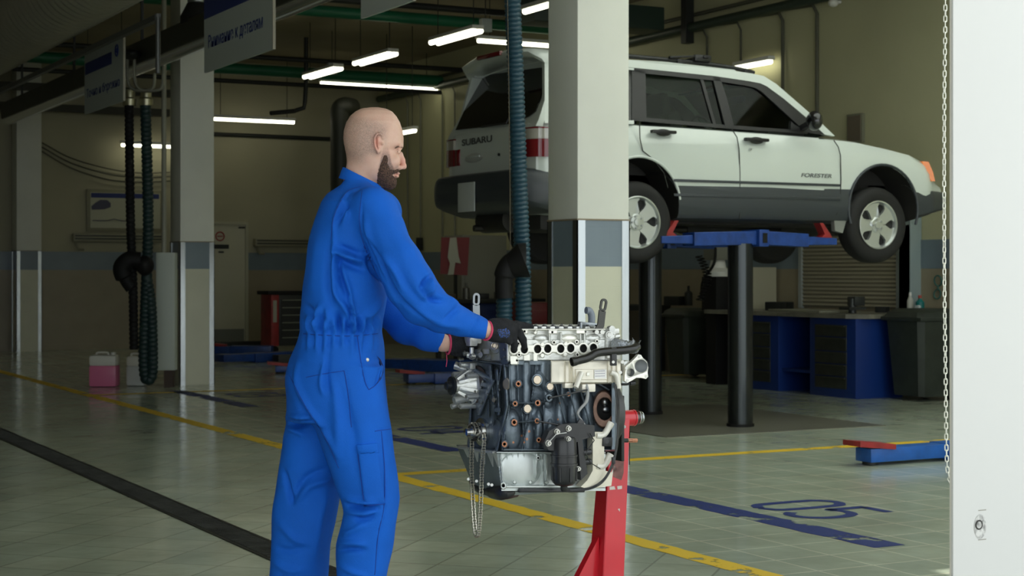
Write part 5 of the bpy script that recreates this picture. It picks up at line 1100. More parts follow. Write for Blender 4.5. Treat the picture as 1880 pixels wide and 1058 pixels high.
m = MB(); m.box((tc_.x-0.10, 4.86, tc_.z-0.02), (0.012, 0.20, 0.22), bev=0.003); m.build('mounting_plate', dark, st)
for (py, dy) in ((809, -0.10),):
    A = onY(1120, py, 4.80); m = MB(); m.cyl(A, onY(1160, py, 4.80), 0.007, 12); m.build('mounting_arm', dark, st)
    m = MB(); m.cyl(onY(1152, py, 4.80), onY(1169, py, 4.80), 0.0078, 6); m.build('arm_bolt', rust, st)
A = onY(1140, 720, 4.9)
m = MB(); m.prism([V(PXc+0.022, 4.894, tc_.z+0.01), V(PXc+0.055, 4.894, tc_.z+0.01), V(PXc+0.058, 4.894, tc_.z-0.10), V(PXc+0.022, 4.894, tc_.z-0.14)], V(0, 0.012, 0)); m.build('head_gusset', redc, st)
MB().cyl(onY(1146, 784, 4.87), onY(1146, 784, 4.86), 0.006, 10).build('set_screw', bolt_m, st)
# chips in the paint
chip = mat('bare_primer', (0.62, 0.55, 0.50), 0.6); chipd = mat('worn_brown_steel', (0.16, 0.07, 0.06), 0.5, 0.3, var=0.3, vscale=60)
def onpost(px, py, off=0.0012):
    # front face of the post
    A, B, C_ = r0_[0], r0_[1], r1_[1]; nn = (B-A).cross(C_-A).normalized(); r = ray(px, py); t_ = (A-C0).dot(nn)/r.dot(nn); p = C0+r*t_; return p-r.normalized()*off
for pts, mm in (([(1124, 838), (1146, 834), (1145, 868), (1141, 882), (1126, 876)], chipd), ([(1121, 870), (1128, 856), (1134, 862), (1126, 868)], chip), ([(1119, 894), (1128, 893), (1130, 899), (1119, 900)], chip), ([(1133, 893), (1142, 892), (1142, 898), (1134, 899)], chip), ([(1140, 842), (1144, 836), (1144, 843)], chip), ([(1134, 935), (1138, 934), (1138, 940)], chip)):
    P = [onpost(x, y) for x, y in pts]; k = len(P); m = MB(); m.add(P, [tuple(range(k))]); m.build('paint_chip', mm, st)
bz = 0.10
m = MB(); m.bar((PXc-0.03, 4.90, bz-0.01), (PXc-0.56, 4.90, bz-0.01), 0.07, 0.05, bev=0.004); m.build('base_beam', redc, st)
m = MB(); m.bar((PXc, 4.45, bz-0.01), (PXc, 5.35, bz-0.01), 0.06, 0.05, bev=0.004); m.build('rear_beam', redc, st)
m = MB(); m.bar((PXc-0.54, 4.65, bz-0.01), (PXc-0.54, 5.15, bz-0.01), 0.05, 0.045, bev=0.004); m.build('front_beam', redc, st)
g = onY(1098, 985, 4.90); m = MB(); m.prism([V(PXc-0.055, 4.885, g.z), V(PXc-0.055, 4.885, bz), V(PXc-0.24, 4.885, bz)], V(0, 0.03, 0)); m.build('brace', redc, st)
for (x, y) in ((PXc, 4.48), (PXc, 5.32), (PXc-0.54, 4.68), (PXc-0.54, 5.12)):
    c_ = MB().cyl((x, y-0.014, 0.034), (x, y+0.014, 0.034), 0.032, 20).build('caster', black, st); MB().box((x, y, 0.058), (0.03, 0.04, 0.012)).build('caster_plate', alu, c_)
# ------------------------------------------------------------------ the mechanic
def PM(px, py, D=5.2): return np.array([(px-CX)/FPX*D, D, CH+(HY-py)/FPX*D])
def cam2world(vs):
    X, D, Z = vs.T; return np.stack([X*RT.x+D*FW.x, X*RT.y+D*FW.y, Z], 1)
def topx(vs): X, D, Z = vs.T; return CX+X/D*FPX, HY-(Z-CH)/D*FPX
KPX = 5.2/FPX
def rowz(rows, D=5.2):   # (py, back px, front px, half depth, centre depth) -> metres
    return [(PM(0, r[0], D)[2], PM(r[1], 0, D)[0], PM(r[2], 0, D)[0], r[3], r[4]) for r in rows]
def polysdf(x, y, pts):
    pts = [tuple(p) for p in pts]; d = np.full(np.broadcast(x, y).shape, 1e9); s = np.ones_like(d); n = len(pts)
    for i in range(n):
        ax, ay = pts[i]; bx, by = pts[i-1]; ex, ey = bx-ax, by-ay; wx, wy = x-ax, y-ay
        t = np.clip((wx*ex+wy*ey)/(ex*ex+ey*ey), 0, 1); d = np.minimum(d, (wx-ex*t)**2+(wy-ey*t)**2)
        c = np.stack([y >= ay, y < by, ex*wy > ey*wx]); s = np.where(c.all(0) | (~c).all(0), -s, s)
    return s*np.sqrt(d)
def linedist(x, y, pts):
    P = catmull([V(*p, 0) for p in pts], 4) if len(pts) > 2 else [V(*p, 0) for p in pts]; d = np.full(x.shape, 1e9); tt = np.zeros(x.shape); n = len(P)-1
    for i in range(n):
        ax, ay, bx, by = P[i].x, P[i].y, P[i+1].x, P[i+1].y; ex, ey = bx-ax, by-ay; t = np.clip(((x-ax)*ex+(y-ay)*ey)/max(1e-9, ex*ex+ey*ey), 0, 1)
        q = np.hypot(x-ax-ex*t, y-ay-ey*t); k = q < d; d = np.where(k, q, d); tt = np.where(k, (i+t)/n, tt)
    return d, tt
person = thing('person', 'person in blue coveralls with shaved head and dark beard, leaning over the engine', 'person', tuple(cam2world(PM(610, 1266)[None])[0][:2])+(0,))

head_rows = [(197.5, 678, 697, .012, 5.2), (200, 663, 710, .036, 5.2), (205, 653, 720, .052, 5.2), (213, 643.5, 727.5, .064, 5.2), (225, 636, 734.5, .073, 5.2), (240, 631.5, 739, .077, 5.2), (254, 630.5, 741, .078, 5.2), (264, 631.5, 740.5, .078, 5.2), (270, 633, 738, .077, 5.2), (277, 634, 733.5, .075, 5.2), (288, 638.5, 734, .071, 5.2),
             (300, 646, 733, .067, 5.2), (312, 654, 731, .062, 5.2), (322, 664, 726, .056, 5.2), (331, 676, 722, .048, 5.2), (338, 686, 717, .038, 5.2), (343, 694, 709, .02, 5.2)]
def add_head(F, grow=0.0):
    F.stack([(z, a-grow, b+grow, c+grow, d) for z, a, b, c, d in rowz(head_rows)], k=0.008, p=2.15)
    F.cone(PM(672, 296), PM(661, 362), .050+grow, .060+grow, k=0.02)
    F.cone(PM(659, 290), PM(654, 345), .030+grow, .036+grow, k=0.02)
def axes(spec):
    out = []
    for a, b, s in spec: out += list(np.arange(a, b, s))
    return np.array(out+[spec[-1][1]])
GX = axes([(-0.86, -0.56, .010), (-0.56, -0.30, .0024), (-0.30, 0.02, .008)]); GY = axes([(4.86, 5.10, .008), (5.10, 5.30, .0024), (5.30, 5.56, .008)]); GZ = axes([(0.02, 1.50, .010), (1.50, 1.84, .0024)])
B_ = Field(GX, GY, GZ)
D_ = 5.2
# trunk and limbs under the clothes
B_.stack(rowz([(352, 632, 700, .06, D_), (375, 612, 716, .17, D_), (450, 588, 705, .16, D_), (600, 575, 688, .14, D_), (690, 550, 690, .15, D_), (770, 550, 700, .14, D_)]), k=0.03, p=2.2)
legs_n = [PM(640, 720, 5.12), PM(680, 905, 5.10), PM(665, 1235, 5.10)]; legs_f = [PM(588, 720, 5.28), PM(568, 905, 5.30), PM(540, 1228, 5.30)]
for L_ in (legs_n, legs_f): B_.chain(L_, [.065, .05, .04], 0.03)
for (foot, Dd) in ((legs_n[2], 5.10), (legs_f[2], 5.30)): B_.cone(foot+np.array([0, 0, -0.0]), np.array([foot[0]+.16, Dd, 0.05]), .038, .028, 0.02)
arm_n = [PM(680, 375, 5.03), PM(770, 545, 5.00), PM(893, 606, 5.10), PM(930, 608, 5.14)]; B_.chain(arm_n, [.045, .030, .0225, .022], 0.02)
arm_f = [PM(690, 380, 5.38), PM(722, 565, 5.42), PM(812, 630, 5.34), PM(850, 634, 5.36)]; B_.chain(arm_f, [.045, .032, .0245, .023], 0.02)
for q in ((974, 600, 5.235), (962, 632, 5.17), (944, 634, 5.165), (930, 622, 5.13)): B_.cone(PM(936, 606, 5.15), PM(*q), .009, .007, 0.008)
for q in ((878, 620, 5.40), (880, 632, 5.40), (878, 642, 5.39), (872, 648, 5.38)): B_.cone(PM(850, 634, 5.36), PM(*q), .009, .007, 0.008)
add_head(B_)
for s, Dn in ((-1, 5.2-.0), (1, 5.2)):
    B_.ell(PM(734.5, 269, 5.2+s*.026), (.008, .026, .007), 0.010)                   # brow
    B_.ell(PM(722, 297, 5.2+s*.040), (.022, .020, .020), 0.018)                       # cheek
    B_.ell(PM(736, 278, 5.2+s*.030), (.010, .014, .0095), 0.008, 'cut')                # eye socket
    B_.ell(PM(729.5, 277.5, 5.2+s*.031), (.011, .0125, .0115), 0.003)                  # eyeball under the lid
    B_.cone(PM(735.5, 280, 5.2+s*.022), PM(731.5, 281, 5.2+s*.044), .0022, .0018, 0.003)  # lower lid
    B_.cone(PM(736.5, 274.0, 5.2+s*.020), PM(731.5, 275, 5.2+s*.046), .0030, .0022, 0.003)  # upper lid
    B_.ell(PM(733.5, 308, 5.2+s*.012), (.011, .0075, .0075), 0.006)                    # nostril wing
    B_.ell(PM(735, 312.5, 5.2+s*.008), (.004, .003, .003), 0.002, 'cut')
    B_.ell(PM(697, 312, 5.2+s*.050), (.020, .012, .020), 0.02)                        # jaw corner
    eD = 5.2+s*.0745                                                                 # ear
    hel = [(692, 277), (689.5, 270), (687.5, 261), (688, 252), (691.5, 246.5), (697, 245), (701.5, 248), (702.5, 254)]
    B_.ell(PM(696, 262, eD-s*.004), (.0105, .008, .0265), 0.006)
    B_.chain([PM(x, y, eD+s*(.012-.010*max(0, (x-688)/15))) for x, y in hel], [.0036]*8, 0.003)
    B_.ell(PM(694, 278.5, eD+s*.003), (.0055, .005, .0080), 0.004)
    B_.chain([PM(694, 254, eD+s*.006), PM(695.5, 262, eD+s*.006), PM(694.5, 270, eD+s*.006)], [.0022]*3, 0.003)
    B_.ell(PM(698.5, 265.5, eD+s*.006), (.0050, .007, .0085), 0.003, 'cut')
    B_.ell(PM(702.5, 264, eD+s*.002), (.003, .004, .004), 0.003)
B_.chain([PM(736, 283), PM(738.5, 294), PM(741.0, 304)], [.0070, .0078, .0088], 0.008)   # nose
B_.ell(PM(741.0, 306.5), (.0088, .0095, .0080), 0.005)
B_.ell(PM(730.5, 318.5), (.0068, .020, .0042), 0.005); B_.ell(PM(728.5, 324), (.0072, .018, .0048), 0.004)
B_.ell(PM(715, 335), (.015, .020, .014), 0.015)
vs, fs = B_.mesh(); vs = relax(vs, fs, 2, 0.4); px, py = topx(vs)
skin = bpy.data.materials.new('skin'); MATS['skin'] = skin; skin.use_nodes = True; nt = skin.node_tree; N = nt.nodes; L = nt.links; b = N['Principled BSDF']
b.inputs['Roughness'].default_value = 0.48; b.inputs['Subsurface Weight'].default_value = 0.12; b.inputs['Subsurface Radius'].default_value = (0.012, 0.004, 0.002)
at = N.new('ShaderNodeAttribute'); at.attribute_name = 'stubble'; ac = N.new('ShaderNodeAttribute'); ac.attribute_name = 'flush'
tc = N.new('ShaderNodeTexCoord'); n1 = N.new('ShaderNodeTexNoise'); n1.inputs['Scale'].default_value = 420; n1.inputs['Detail'].default_value = 3; L.new(tc.outputs['Object'], n1.inputs['Vector'])
n2 = N.new('ShaderNodeTexNoise'); n2.inputs['Scale'].default_value = 45; n2.inputs['Detail'].default_value = 4; L.new(tc.outputs['Object'], n2.inputs['Vector'])
m1 = N.new('ShaderNodeMixRGB'); m1.inputs[1].default_value = (0.69, 0.47, 0.36, 1); m1.inputs[2].default_value = (0.62, 0.36, 0.27, 1); L.new(n2.outputs['Fac'], m1.inputs[0])
m2 = N.new('ShaderNodeMixRGB'); m2.inputs[2].default_value = (0.62, 0.24, 0.18, 1); L.new(m1.outputs[0], m2.inputs[1]); L.new(ac.outputs['Fac'], m2.inputs[0])
rp = N.new('ShaderNodeValToRGB'); rp.color_ramp.elements[0].position = 0.40; rp.color_ramp.elements[0].color = (0.45, 0.45, 0.45, 1); rp.color_ramp.elements[1].position = 0.62; rp.color_ramp.elements[1].color = (1, 1, 1, 1); L.new(n1.outputs['Fac'], rp.inputs[0])
mu = N.new('ShaderNodeMath'); mu.operation = 'MULTIPLY'; L.new(at.outputs['Fac'], mu.inputs[0]); L.new(rp.outputs[0], mu.inputs[1])
m3 = N.new('ShaderNodeMixRGB'); m3.inputs[2].default_value = (0.105, 0.088, 0.078, 1); L.new(m2.outputs[0], m3.inputs[1]); L.new(mu.outputs[0], m3.inputs[0]); L.new(m3.outputs[0], b.inputs['Base Color'])
bp = N.new('ShaderNodeBump'); bp.inputs['Strength'].default_value = 0.12; bp.inputs['Distance'].default_value = 0.002; L.new(n1.outputs['Fac'], bp.inputs['Height']); L.new(bp.outputs[0], b.inputs['Normal'])
body = np_object('body', cam2world(vs), fs, [skin], person)
# shaved hair grows on back and sides, thin on the crown
def band(v, a, b_): return S((v-a)/(b_-a))
hair = S((312-py)/30)*S((718-px+(255-py)*0.25)/22)*(1-S((228-py+ (px-660)*0.30)/26)*0.8)*S((700-px+(262-py)*0.5+30)/16)*(py < 325)
hair = hair*np.clip(1-S((18-np.hypot((px-696)*1.5, py-264))/8), 0, 1)*(1-S((py-275)/18)*S((px-660)/20)*1.0)
sb = S((2.0-polysdf(px, py, [(703, 268), (712, 266), (716, 284), (719, 300), (724, 312), (733, 310), (730, 318), (700, 330), (695, 312), (699, 292)]))/4.5)*S((py-262)/34)*0.95
hair = np.maximum(hair*0.58, sb)
flush = np.exp(-((px-691)/7)**2-((py-262)/18)**2)*(np.abs(vs[:, 1]-5.2) > .074)*0.8+0.35*sb+np.exp(-((px-741)/9)**2-((py-300)/12)**2)*0.55+np.exp(-((px-729)/6)**2-((py-321)/5)**2)*0.6+np.exp(-((px-733)/9)**2-((py-272)/5)**2)*0.2
for nme, arr in (('stubble', np.clip(hair, 0, 1)), ('flush', np.clip(flush, 0, 1))):
    A = body.data.attributes.new(nme, 'FLOAT', 'POINT'); A.data.foreach_set('value', arr.astype(np.float32))
# beard
K_ = Field(axes([(-0.44, -0.30, .0022)]), axes([(5.10, 5.30, .0022)]), axes([(1.52, 1.72, .0022)])); add_head(K_, 0.0042)
for s in (-1, 1): K_.ell(PM(697, 312, 5.2+s*.050), (.020, .0145, .020), 0.02)
K_.ell(PM(716, 337), (.0205, .026, .0195), 0.015); K_.ell(PM(729.5, 315.5), (.0072, .024, .0048), 0.004)
X3, Y3, Z3 = K_.X[:, None, None], K_.Y[None, :, None], K_.Z[None, None, :]
PXX = CX+X3/Y3*FPX+0*Z3; PYY = HY-(Z3-CH)/Y3*FPX+0*X3
bp_ = [(704, 286), (711, 283), (715, 297), (722.5, 310), (733, 309.5), (734.5, 315), (730, 318.2), (721, 321), (729, 328), (730, 338), (726, 350), (693, 349), (691, 332), (692.5, 318), (697, 303)]
K_.F = np.maximum(K_.F, (polysdf(PXX, PYY, bp_)+1.2)*KPX*0.8)
vs, fs = K_.mesh(); vs = relax(vs, fs, 1, 0.5); nn = normals(vs, fs); rng = np.random.default_rng(3); vs = vs+nn*(rng.normal(0, 0.0007, len(vs)))[:, None]
bo = np_object('beard', cam2world(vs), fs, [mat('beard_hair', (0.030, 0.018, 0.012), 0.8, col2=(0.22, 0.115, 0.075), vscale=260, thr=(0.35, 0.72), bump=0.8, bscale=500)], body)
o = MB()
for s in (-1,):
    A, B, C_ = [V(*cam2world(PM(*q)[None])[0]) for q in ((725, 272.5, 5.2-.0545), (732, 268.8, 5.2-.047), (738.5, 270.5, 5.2-.030))]
    o.tube(catmull([A, B, C_], 6), [0.0012]*2+[0.0022]*9+[0.0014]*2, 8)
    A, B = [V(*cam2world(PM(*q)[None])[0]) for q in ((729.5, 278.2, 5.2-.0455), (736, 279.0, 5.2-.031))]
    o.tube([A, (A+B)/2+V(0, 0, -0.0006), B], 0.0009, 6)
o.build('eyebrow', mat('brow_hair', (0.10, 0.06, 0.04), 0.8), body)

# coveralls
CF = Field(axes([(-0.83, -0.02, .0056)]), axes([(4.86, 5.56, .0060)]), axes([(0.05, 1.64, .0056)]))
torso = [(338, 634, 690, .060, 5.2), (346, 618, 704, .09, 5.2), (356, 601, 718, .145, 5.2), (370, 590, 725, .185, 5.2), (400, 579, 730, .205, 5.2), (440, 570, 727, .21, 5.2), (480, 565.5, 722, .205, 5.2), (520, 563, 717, .20, 5.2), (560, 560.5, 711, .195, 5.2), (585, 557, 706, .187, 5.2), (608, 555, 702, .180, 5.2),
         (630, 547.5, 705, .186, 5.2), (660, 535, 706, .195, 5.2), (690, 526.5, 708, .20, 5.2), (705, 526, 709, .20, 5.2), (730, 528, 712, .195, 5.2), (770, 528, 716, .18, 5.2)]
CF.stack(rowz(torso), k=0.02, p=2.25)
CF.cone(PM(655, 358, 5.14), PM(693, 392, 5.035), .055, .068, 0.04); CF.cone(PM(655, 358, 5.26), PM(700, 392, 5.37), .055, .068, 0.04)
def leg(rows, D): CF.stack([(PM(0, r[0], D)[2], PM(r[1], 0, D)[0], PM(r[2], 0, D)[0], r[3], D) for r in rows], k=0.022, p=2.2)
leg([(670, 560, 706, .10, 0), (740, 566, 713, .108, 0), (800, 587, 721, .106, 0), (850, 604, 730.5, .10, 0), (890, 618, 737, .096, 0), (915, 628, 738, .092, 0), (940, 633, 733, .088, 0), (965, 629, 728, .086, 0), (1000, 621, 722, .086, 0), (1058, 617, 713, .084, 0), (1140, 614, 705, .082, 0), (1210, 613, 702, .080, 0), (1240, 612, 704, .082, 0)], 5.11)
leg([(670, 530, 650, .10, 0), (740, 527, 648, .105, 0), (768, 523, 645, .105, 0), (778, 526, 643, .105, 0), (800, 521, 640, .104, 0), (850, 515, 632, .10, 0), (905, 508, 627, .095, 0), (950, 501, 617, .092, 0), (1000, 497, 606, .09, 0), (1058, 493, 597, .088, 0), (1140, 489, 585, .084, 0), (1210, 487, 578, .080, 0), (1232, 486, 580, .082, 0)], 5.29)
sl = [(683, 380, 5.03, .067), (704, 425, 5.01, .0735), (730, 478, 4.995, .0735), (752, 520, 4.99, .0705), (778, 556, 5.01, .063), (812, 578, 5.05, .0525), (846, 592, 5.08, .0410), (872, 600, 5.095, .0345), (900, 609, 5.105, .0300)]
CF.chain([PM(*a[:3]) for a in sl], [a[3] for a in sl], 0.018)
sf = [(690, 385, 5.37, .066), (702, 470, 5.42, .068), (716, 560, 5.42, .066), (748, 598, 5.40, .055), (785, 618, 5.36, .042), (806, 625, 5.345, .036), (824, 632, 5.35, .032)]
CF.chain([PM(*a[:3]) for a in sf], [a[3] for a in sf], 0.02)
CF.cone(PM(903, 610, 5.10), PM(886.5, 603.5, 5.10), .028, .028, 0.001, 'cut') if False else None
# flat cuff ends
X3, Y3, Z3 = CF.X[:, None, None], CF.Y[None, :, None], CF.Z[None, None, :]
for (q, dr_, lim) in ((PM(894.5, 606, 5.10), PM(903, 609, 5.10)-PM(884, 606, 5.10), .10), (PM(813, 628, 5.34), PM(830, 633, 5.35)-PM(806, 625, 5.345), .07)):
    dr_ = dr_/np.linalg.norm(dr_); s_ = (X3-q[0])*dr_[0]+(Y3-q[1])*dr_[1]+(Z3-q[2])*dr_[2]
    near = ((X3-q[0])**2+(Y3-q[1])**2+(Z3-q[2])**2) < lim**2; CF.F = np.where(near, np.maximum(CF.F, s_), CF.F)
# neck opening
CF.cone(PM(664, 300), PM(664, 350), .058, .058, 0.004, 'cut')
vs, fs = CF.mesh(); vs = relax(vs, fs, 2, 0.5); nn = normals(vs, fs); px, py = topx(vs)
facing = np.clip(-nn[:, 1]*1.3, 0, 1)*(vs[:, 1] < 5.36)
arm = linedist(px, py, [(a[0], a[1]) for a in sl])[0] < 46; onarm = arm & (vs[:, 1] < 5.075)
disp = np.zeros(len(vs))
def fold(pts, w, h, where=None, taper=True):
    global disp
    d, t = linedist(px, py, pts); g = np.exp(-(d/w)**2)*h*2.3
    if taper: g = g*np.sqrt(np.clip(np.sin(np.pi*np.clip(t, 0.02, 0.98)), 0, 1))
    disp += g*facing*(1 if where is None else where)
tor = ~onarm
T_ = [([(664, 343), (638, 350), (622, 375), (611, 402), (609, 440)], 3.0, .006), ([(664, 343), (638, 350), (622, 375), (611, 402)], 2.5, -.0), ([(655, 362), (630, 385), (616, 408)], 6, -.007), ([(662, 368), (664, 400), (664, 440)], 3, -.010), ([(650, 352), (640, 380), (626, 415)], 5, .008),
      ([(609, 440), (611, 470), (613, 510), (616, 540), (636, 572), (644, 605)], 4.5, .010), ([(600, 450), (602, 520), (610, 560)], 7, -.006), ([(609, 461), (635, 471), (668, 480)], 5, .012), ([(612, 472), (640, 487), (672, 497)], 6, -.011), ([(620, 452), (645, 462), (664, 470)], 5, -.008),
      ([(618, 470), (624, 510), (640, 548)], 4, -.012), ([(628, 492), (640, 530), (646, 570)], 4, .008), ([(640, 545), (648, 575), (646, 612)], 3, .010), ([(637, 550), (644, 580), (640, 612)], 3, -.010), ([(712, 533), (690, 562), (662, 590)], 6, .009), ([(706, 545), (690, 580), (672, 604)], 5, -.008), ([(664, 440), (672, 470), (690, 505), (714, 532)], 3.5, -.012),
      ([(580, 410), (574, 470), (572, 540)], 8, .004), ([(590, 560), (583, 580), (580, 600)], 6, .008), ([(563, 560), (572, 575), (582, 588)], 5, -.010), ([(600, 565), (606, 590), (604, 606)], 5, .009), ([(620, 572), (622, 590), (618, 606)], 4, -.010)]
for pts, w, h in T_: fold(pts, w, h, tor)
for i, x in enumerate(range(558, 704, 8)):
    fold([(x+random.uniform(-2, 2), 582+random.uniform(-4, 4)), (x+1, 598), (x+random.uniform(-3, 3), 612)], 2.6, .0085 if i % 2 else -.009, tor)
    fold([(x, 614), (x+random.uniform(-4, 4), 640+random.uniform(-8, 14))], 3.5, .0035 if i % 2 else -.0035, tor)
A_ = [([(664, 375), (661, 410), (668, 445), (690, 495), (716, 530), (745, 575)], 2.2, -.004), ([(672, 442), (700, 495), (735, 550), (790, 592)], 3.0, -.006), ([(668, 400), (668, 430), (680, 465)], 7, .005), ([(783, 500), (790, 520), (786, 540), (775, 548)], 7, .011), ([(800, 502), (784, 512), (774, 528)], 3.5, -.012), ([(776, 530), (790, 548), (820, 553)], 5, -.011),
      ([(812, 545), (830, 552), (842, 560)], 7, .009), ([(740, 420), (765, 470), (785, 505)], 10, .004), ([(716, 400), (745, 470), (770, 530)], 12, .003), ([(845, 558), (830, 575), (815, 590)], 5, -.006), ([(700, 470), (725, 500), (740, 530)], 5, .006), ([(690, 470), (712, 515), (740, 560)], 4, -.006), ([(760, 565), (800, 590), (850, 602)], 6, .004), ([(735, 500), (760, 540), (790, 562)], 6, -.004), ([(880, 576), (868, 600), (862, 612)], 1.6, -.002)]
for pts, w, h in A_: fold(pts, w, h, onarm)
L__ = [([(530, 690), (545, 730), (566, 762), (590, 790)], 6, -.006), ([(538, 700), (560, 745), (596, 790), (620, 838)], 6, .007), ([(528, 772), (545, 780), (570, 776)], 5, -.012), ([(532, 764), (550, 766), (572, 768)], 4, .009), ([(524, 785), (545, 792), (560, 800)], 5, .007), ([(520, 860), (532, 905), (537, 925)], 4, -.008), ([(537, 925), (560, 880), (600, 860)], 6, -.006), ([(544, 922), (570, 892), (612, 880)], 6, .006),
       ([(640, 925), (660, 932), (692, 934)], 4.5, -.014), ([(636, 915), (660, 922), (690, 924)], 4, .009), ([(640, 940), (665, 942), (690, 938)], 5, .008), ([(650, 948), (668, 955), (690, 945)], 4, -.008), ([(632, 985), (650, 975), (672, 960)], 5, .006), ([(622, 1012), (645, 1008), (670, 1010)], 4, -.008), ([(624, 1000), (648, 998), (672, 1000)], 5, .006), ([(626, 1040), (650, 1052), (672, 1058)], 4, .005),
       ([(596, 660), (588, 700), (592, 725)], 4, .006), ([(604, 640), (598, 690), (606, 730)], 5, -.005), ([(545, 660), (540, 700), (548, 740)], 5, .004), ([(610, 700), (618, 760), (622, 850)], 9, .006), ([(628, 720), (650, 800), (652, 860)], 8, -.004), ([(512, 960), (540, 990), (570, 1000)], 6, .004), ([(505, 1005), (530, 1012), (560, 1005)], 6, -.005), ([(500, 1030), (530, 1048), (560, 1046)], 6, .004),
       ([(600, 905), (585, 960), (575, 1030)], 8, .004), ([(656, 618), (662, 660), (672, 704), (678, 715)], 1.6, -.0025), ([(678, 715), (690, 706), (698, 694)], 1.6, -.0025), ([(700, 790), (706, 860), (706, 930), (694, 980), (688, 1058)], 1.6, -.0022), ([(690, 790), (717, 787)], 1.5, -.0022), ([(560, 692), (598, 686), (632, 682)], 1.3, -.0018), ([(632, 682), (640, 730), (646, 790)], 1.5, -.0025)]
for pts, w, h in L__: fold(pts, w, h, tor)
cp = polysdf(px, py, [(655, 820), (693, 817), (707, 924), (669, 927)]); disp += S((2.0-cp)/2.0)*0.0035*facing*tor; fold([(656, 832), (694, 829)], 1.2, -.002, tor, False)
hp_ = polysdf(px, py, [(690, 652), (699, 660), (704, 675), (700, 692), (690, 708), (696, 688), (699, 672)]); disp -= S((1.5-hp_)/2.5)*0.010*facing*tor
rng = np.random.default_rng(11)
for k in range(26):      # soft irregular drape everywhere
    f = rng.normal(0, 1, 3)*rng.choice([12, 25, 42]); disp += np.sin(vs @ f+rng.uniform(0, 6.28))*0.09/np.linalg.norm(f)*0.30
band_ = (py > 594) & (py < 612) & tor
vs = vs+nn*disp[:, None]; vs = relax(vs, fs, 1, 0.35)
blue = mat('blue_cotton', (0.004, 0.112, 0.56), 0.78, var=0.10, vscale=5, bump=0.25, bscale=380, spec=0.25)
cov = np_object('coverall', cam2world(vs), fs, [blue], person)
# sewn details lying on the cloth: stitched seams, cargo pocket, waistband stitching; the hip pocket gap is painted shade
from mathutils.bvhtree import BVHTree
_cov_v = cam2world(vs); bvh = BVHTree.FromPolygons([tuple(v) for v in _cov_v], fs.tolist())
def onto(px_, py_, off=0.0):
    r = ray(px_, py_).normalized(); h = bvh.ray_cast(C0, r)
    if h[0] is None: return None
    n_ = h[1] if h[1].dot(r) < 0 else -h[1]
    return h[0]+n_*off
seam_m = mat('seam_navy', (0.002, 0.045, 0.30), 0.85)
def stitch(pts, name='seam', r=0.0013, off=0.0002):
    P = catmull([V(*p, 0) for p in pts], 6) if len(pts) > 2 else [V(*pts[0], 0).lerp(V(*pts[1], 0), i/8) for i in range(9)]
    Q = [onto(p.x, p.y, off) for p in P]; run = []
    for q in Q:
        if q is None or (run and (q-run[-1]).length > 0.06): break
        run.append(q)
    if len(run) > 2: MB().tube(run, r, 6).build(name, seam_m, cov)
for p in ([(665, 350), (662, 375), (660, 405), (667, 445), (688, 495), (712, 532)], [(662, 343), (640, 350), (624, 372), (612, 402), (608, 440)], [(668, 452), (690, 500), (722, 548), (760, 580)], [(700, 792), (706, 860), (705, 930), (694, 985), (688, 1056)], [(688, 792), (718, 788)], [(562, 693), (598, 686), (632, 681)], [(632, 681), (640, 730), (645, 785)],
          [(656, 616), (662, 660), (670, 700), (677, 716)], [(677, 716), (690, 707), (699, 692)], [(557, 613), (600, 616), (650, 617), (702, 612)], [(558, 596), (600, 599), (650, 599), (704, 595)], [(532, 690), (560, 745), (598, 805), (622, 860)], [(878, 574), (868, 597), (862, 610)]): stitch(p)
def patch(quad, name, off, th, nx=16, ny=16):
    a, b, c, d = [V(*q, 0) for q in quad]; G_ = []; mb = MB()
    for i in range(nx+1):
        for j in range(ny+1):
            p = a.lerp(b, i/nx).lerp(d.lerp(c, i/nx), j/ny); e = 0 if i in (0, nx) or j in (0, ny) else off
            q = onto(p.x, p.y, e); G_.append(q if q is not None else G_[-1])
    mb.add(G_, [(i*(ny+1)+j, (i+1)*(ny+1)+j, (i+1)*(ny+1)+j+1, i*(ny+1)+j+1) for i in range(nx) for j in range(ny)]); return mb.build(name, blue, cov, smooth=180, recalc=False)
patch([(656, 821), (693, 818), (707, 925), (669, 928)], 'cargo_pocket', 0.004, 0); patch([(654, 817), (694, 814), (696, 832), (656, 835)], 'pocket_flap', 0.0065, 0)
for p in ([(656, 821), (662, 870), (669, 928)], [(669, 928), (707, 925)]): stitch(p, off=0.002)
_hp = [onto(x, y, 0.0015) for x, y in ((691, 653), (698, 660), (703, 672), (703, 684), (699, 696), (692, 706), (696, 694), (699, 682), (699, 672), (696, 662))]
if all(q is not None for q in _hp): MB().add(_hp, [tuple(range(len(_hp)))]).build('hip_pocket_shade', mat('pocket_shade', (0.001, 0.012, 0.10), 0.9), cov)  # dark patch standing for the shade inside the pocket gap
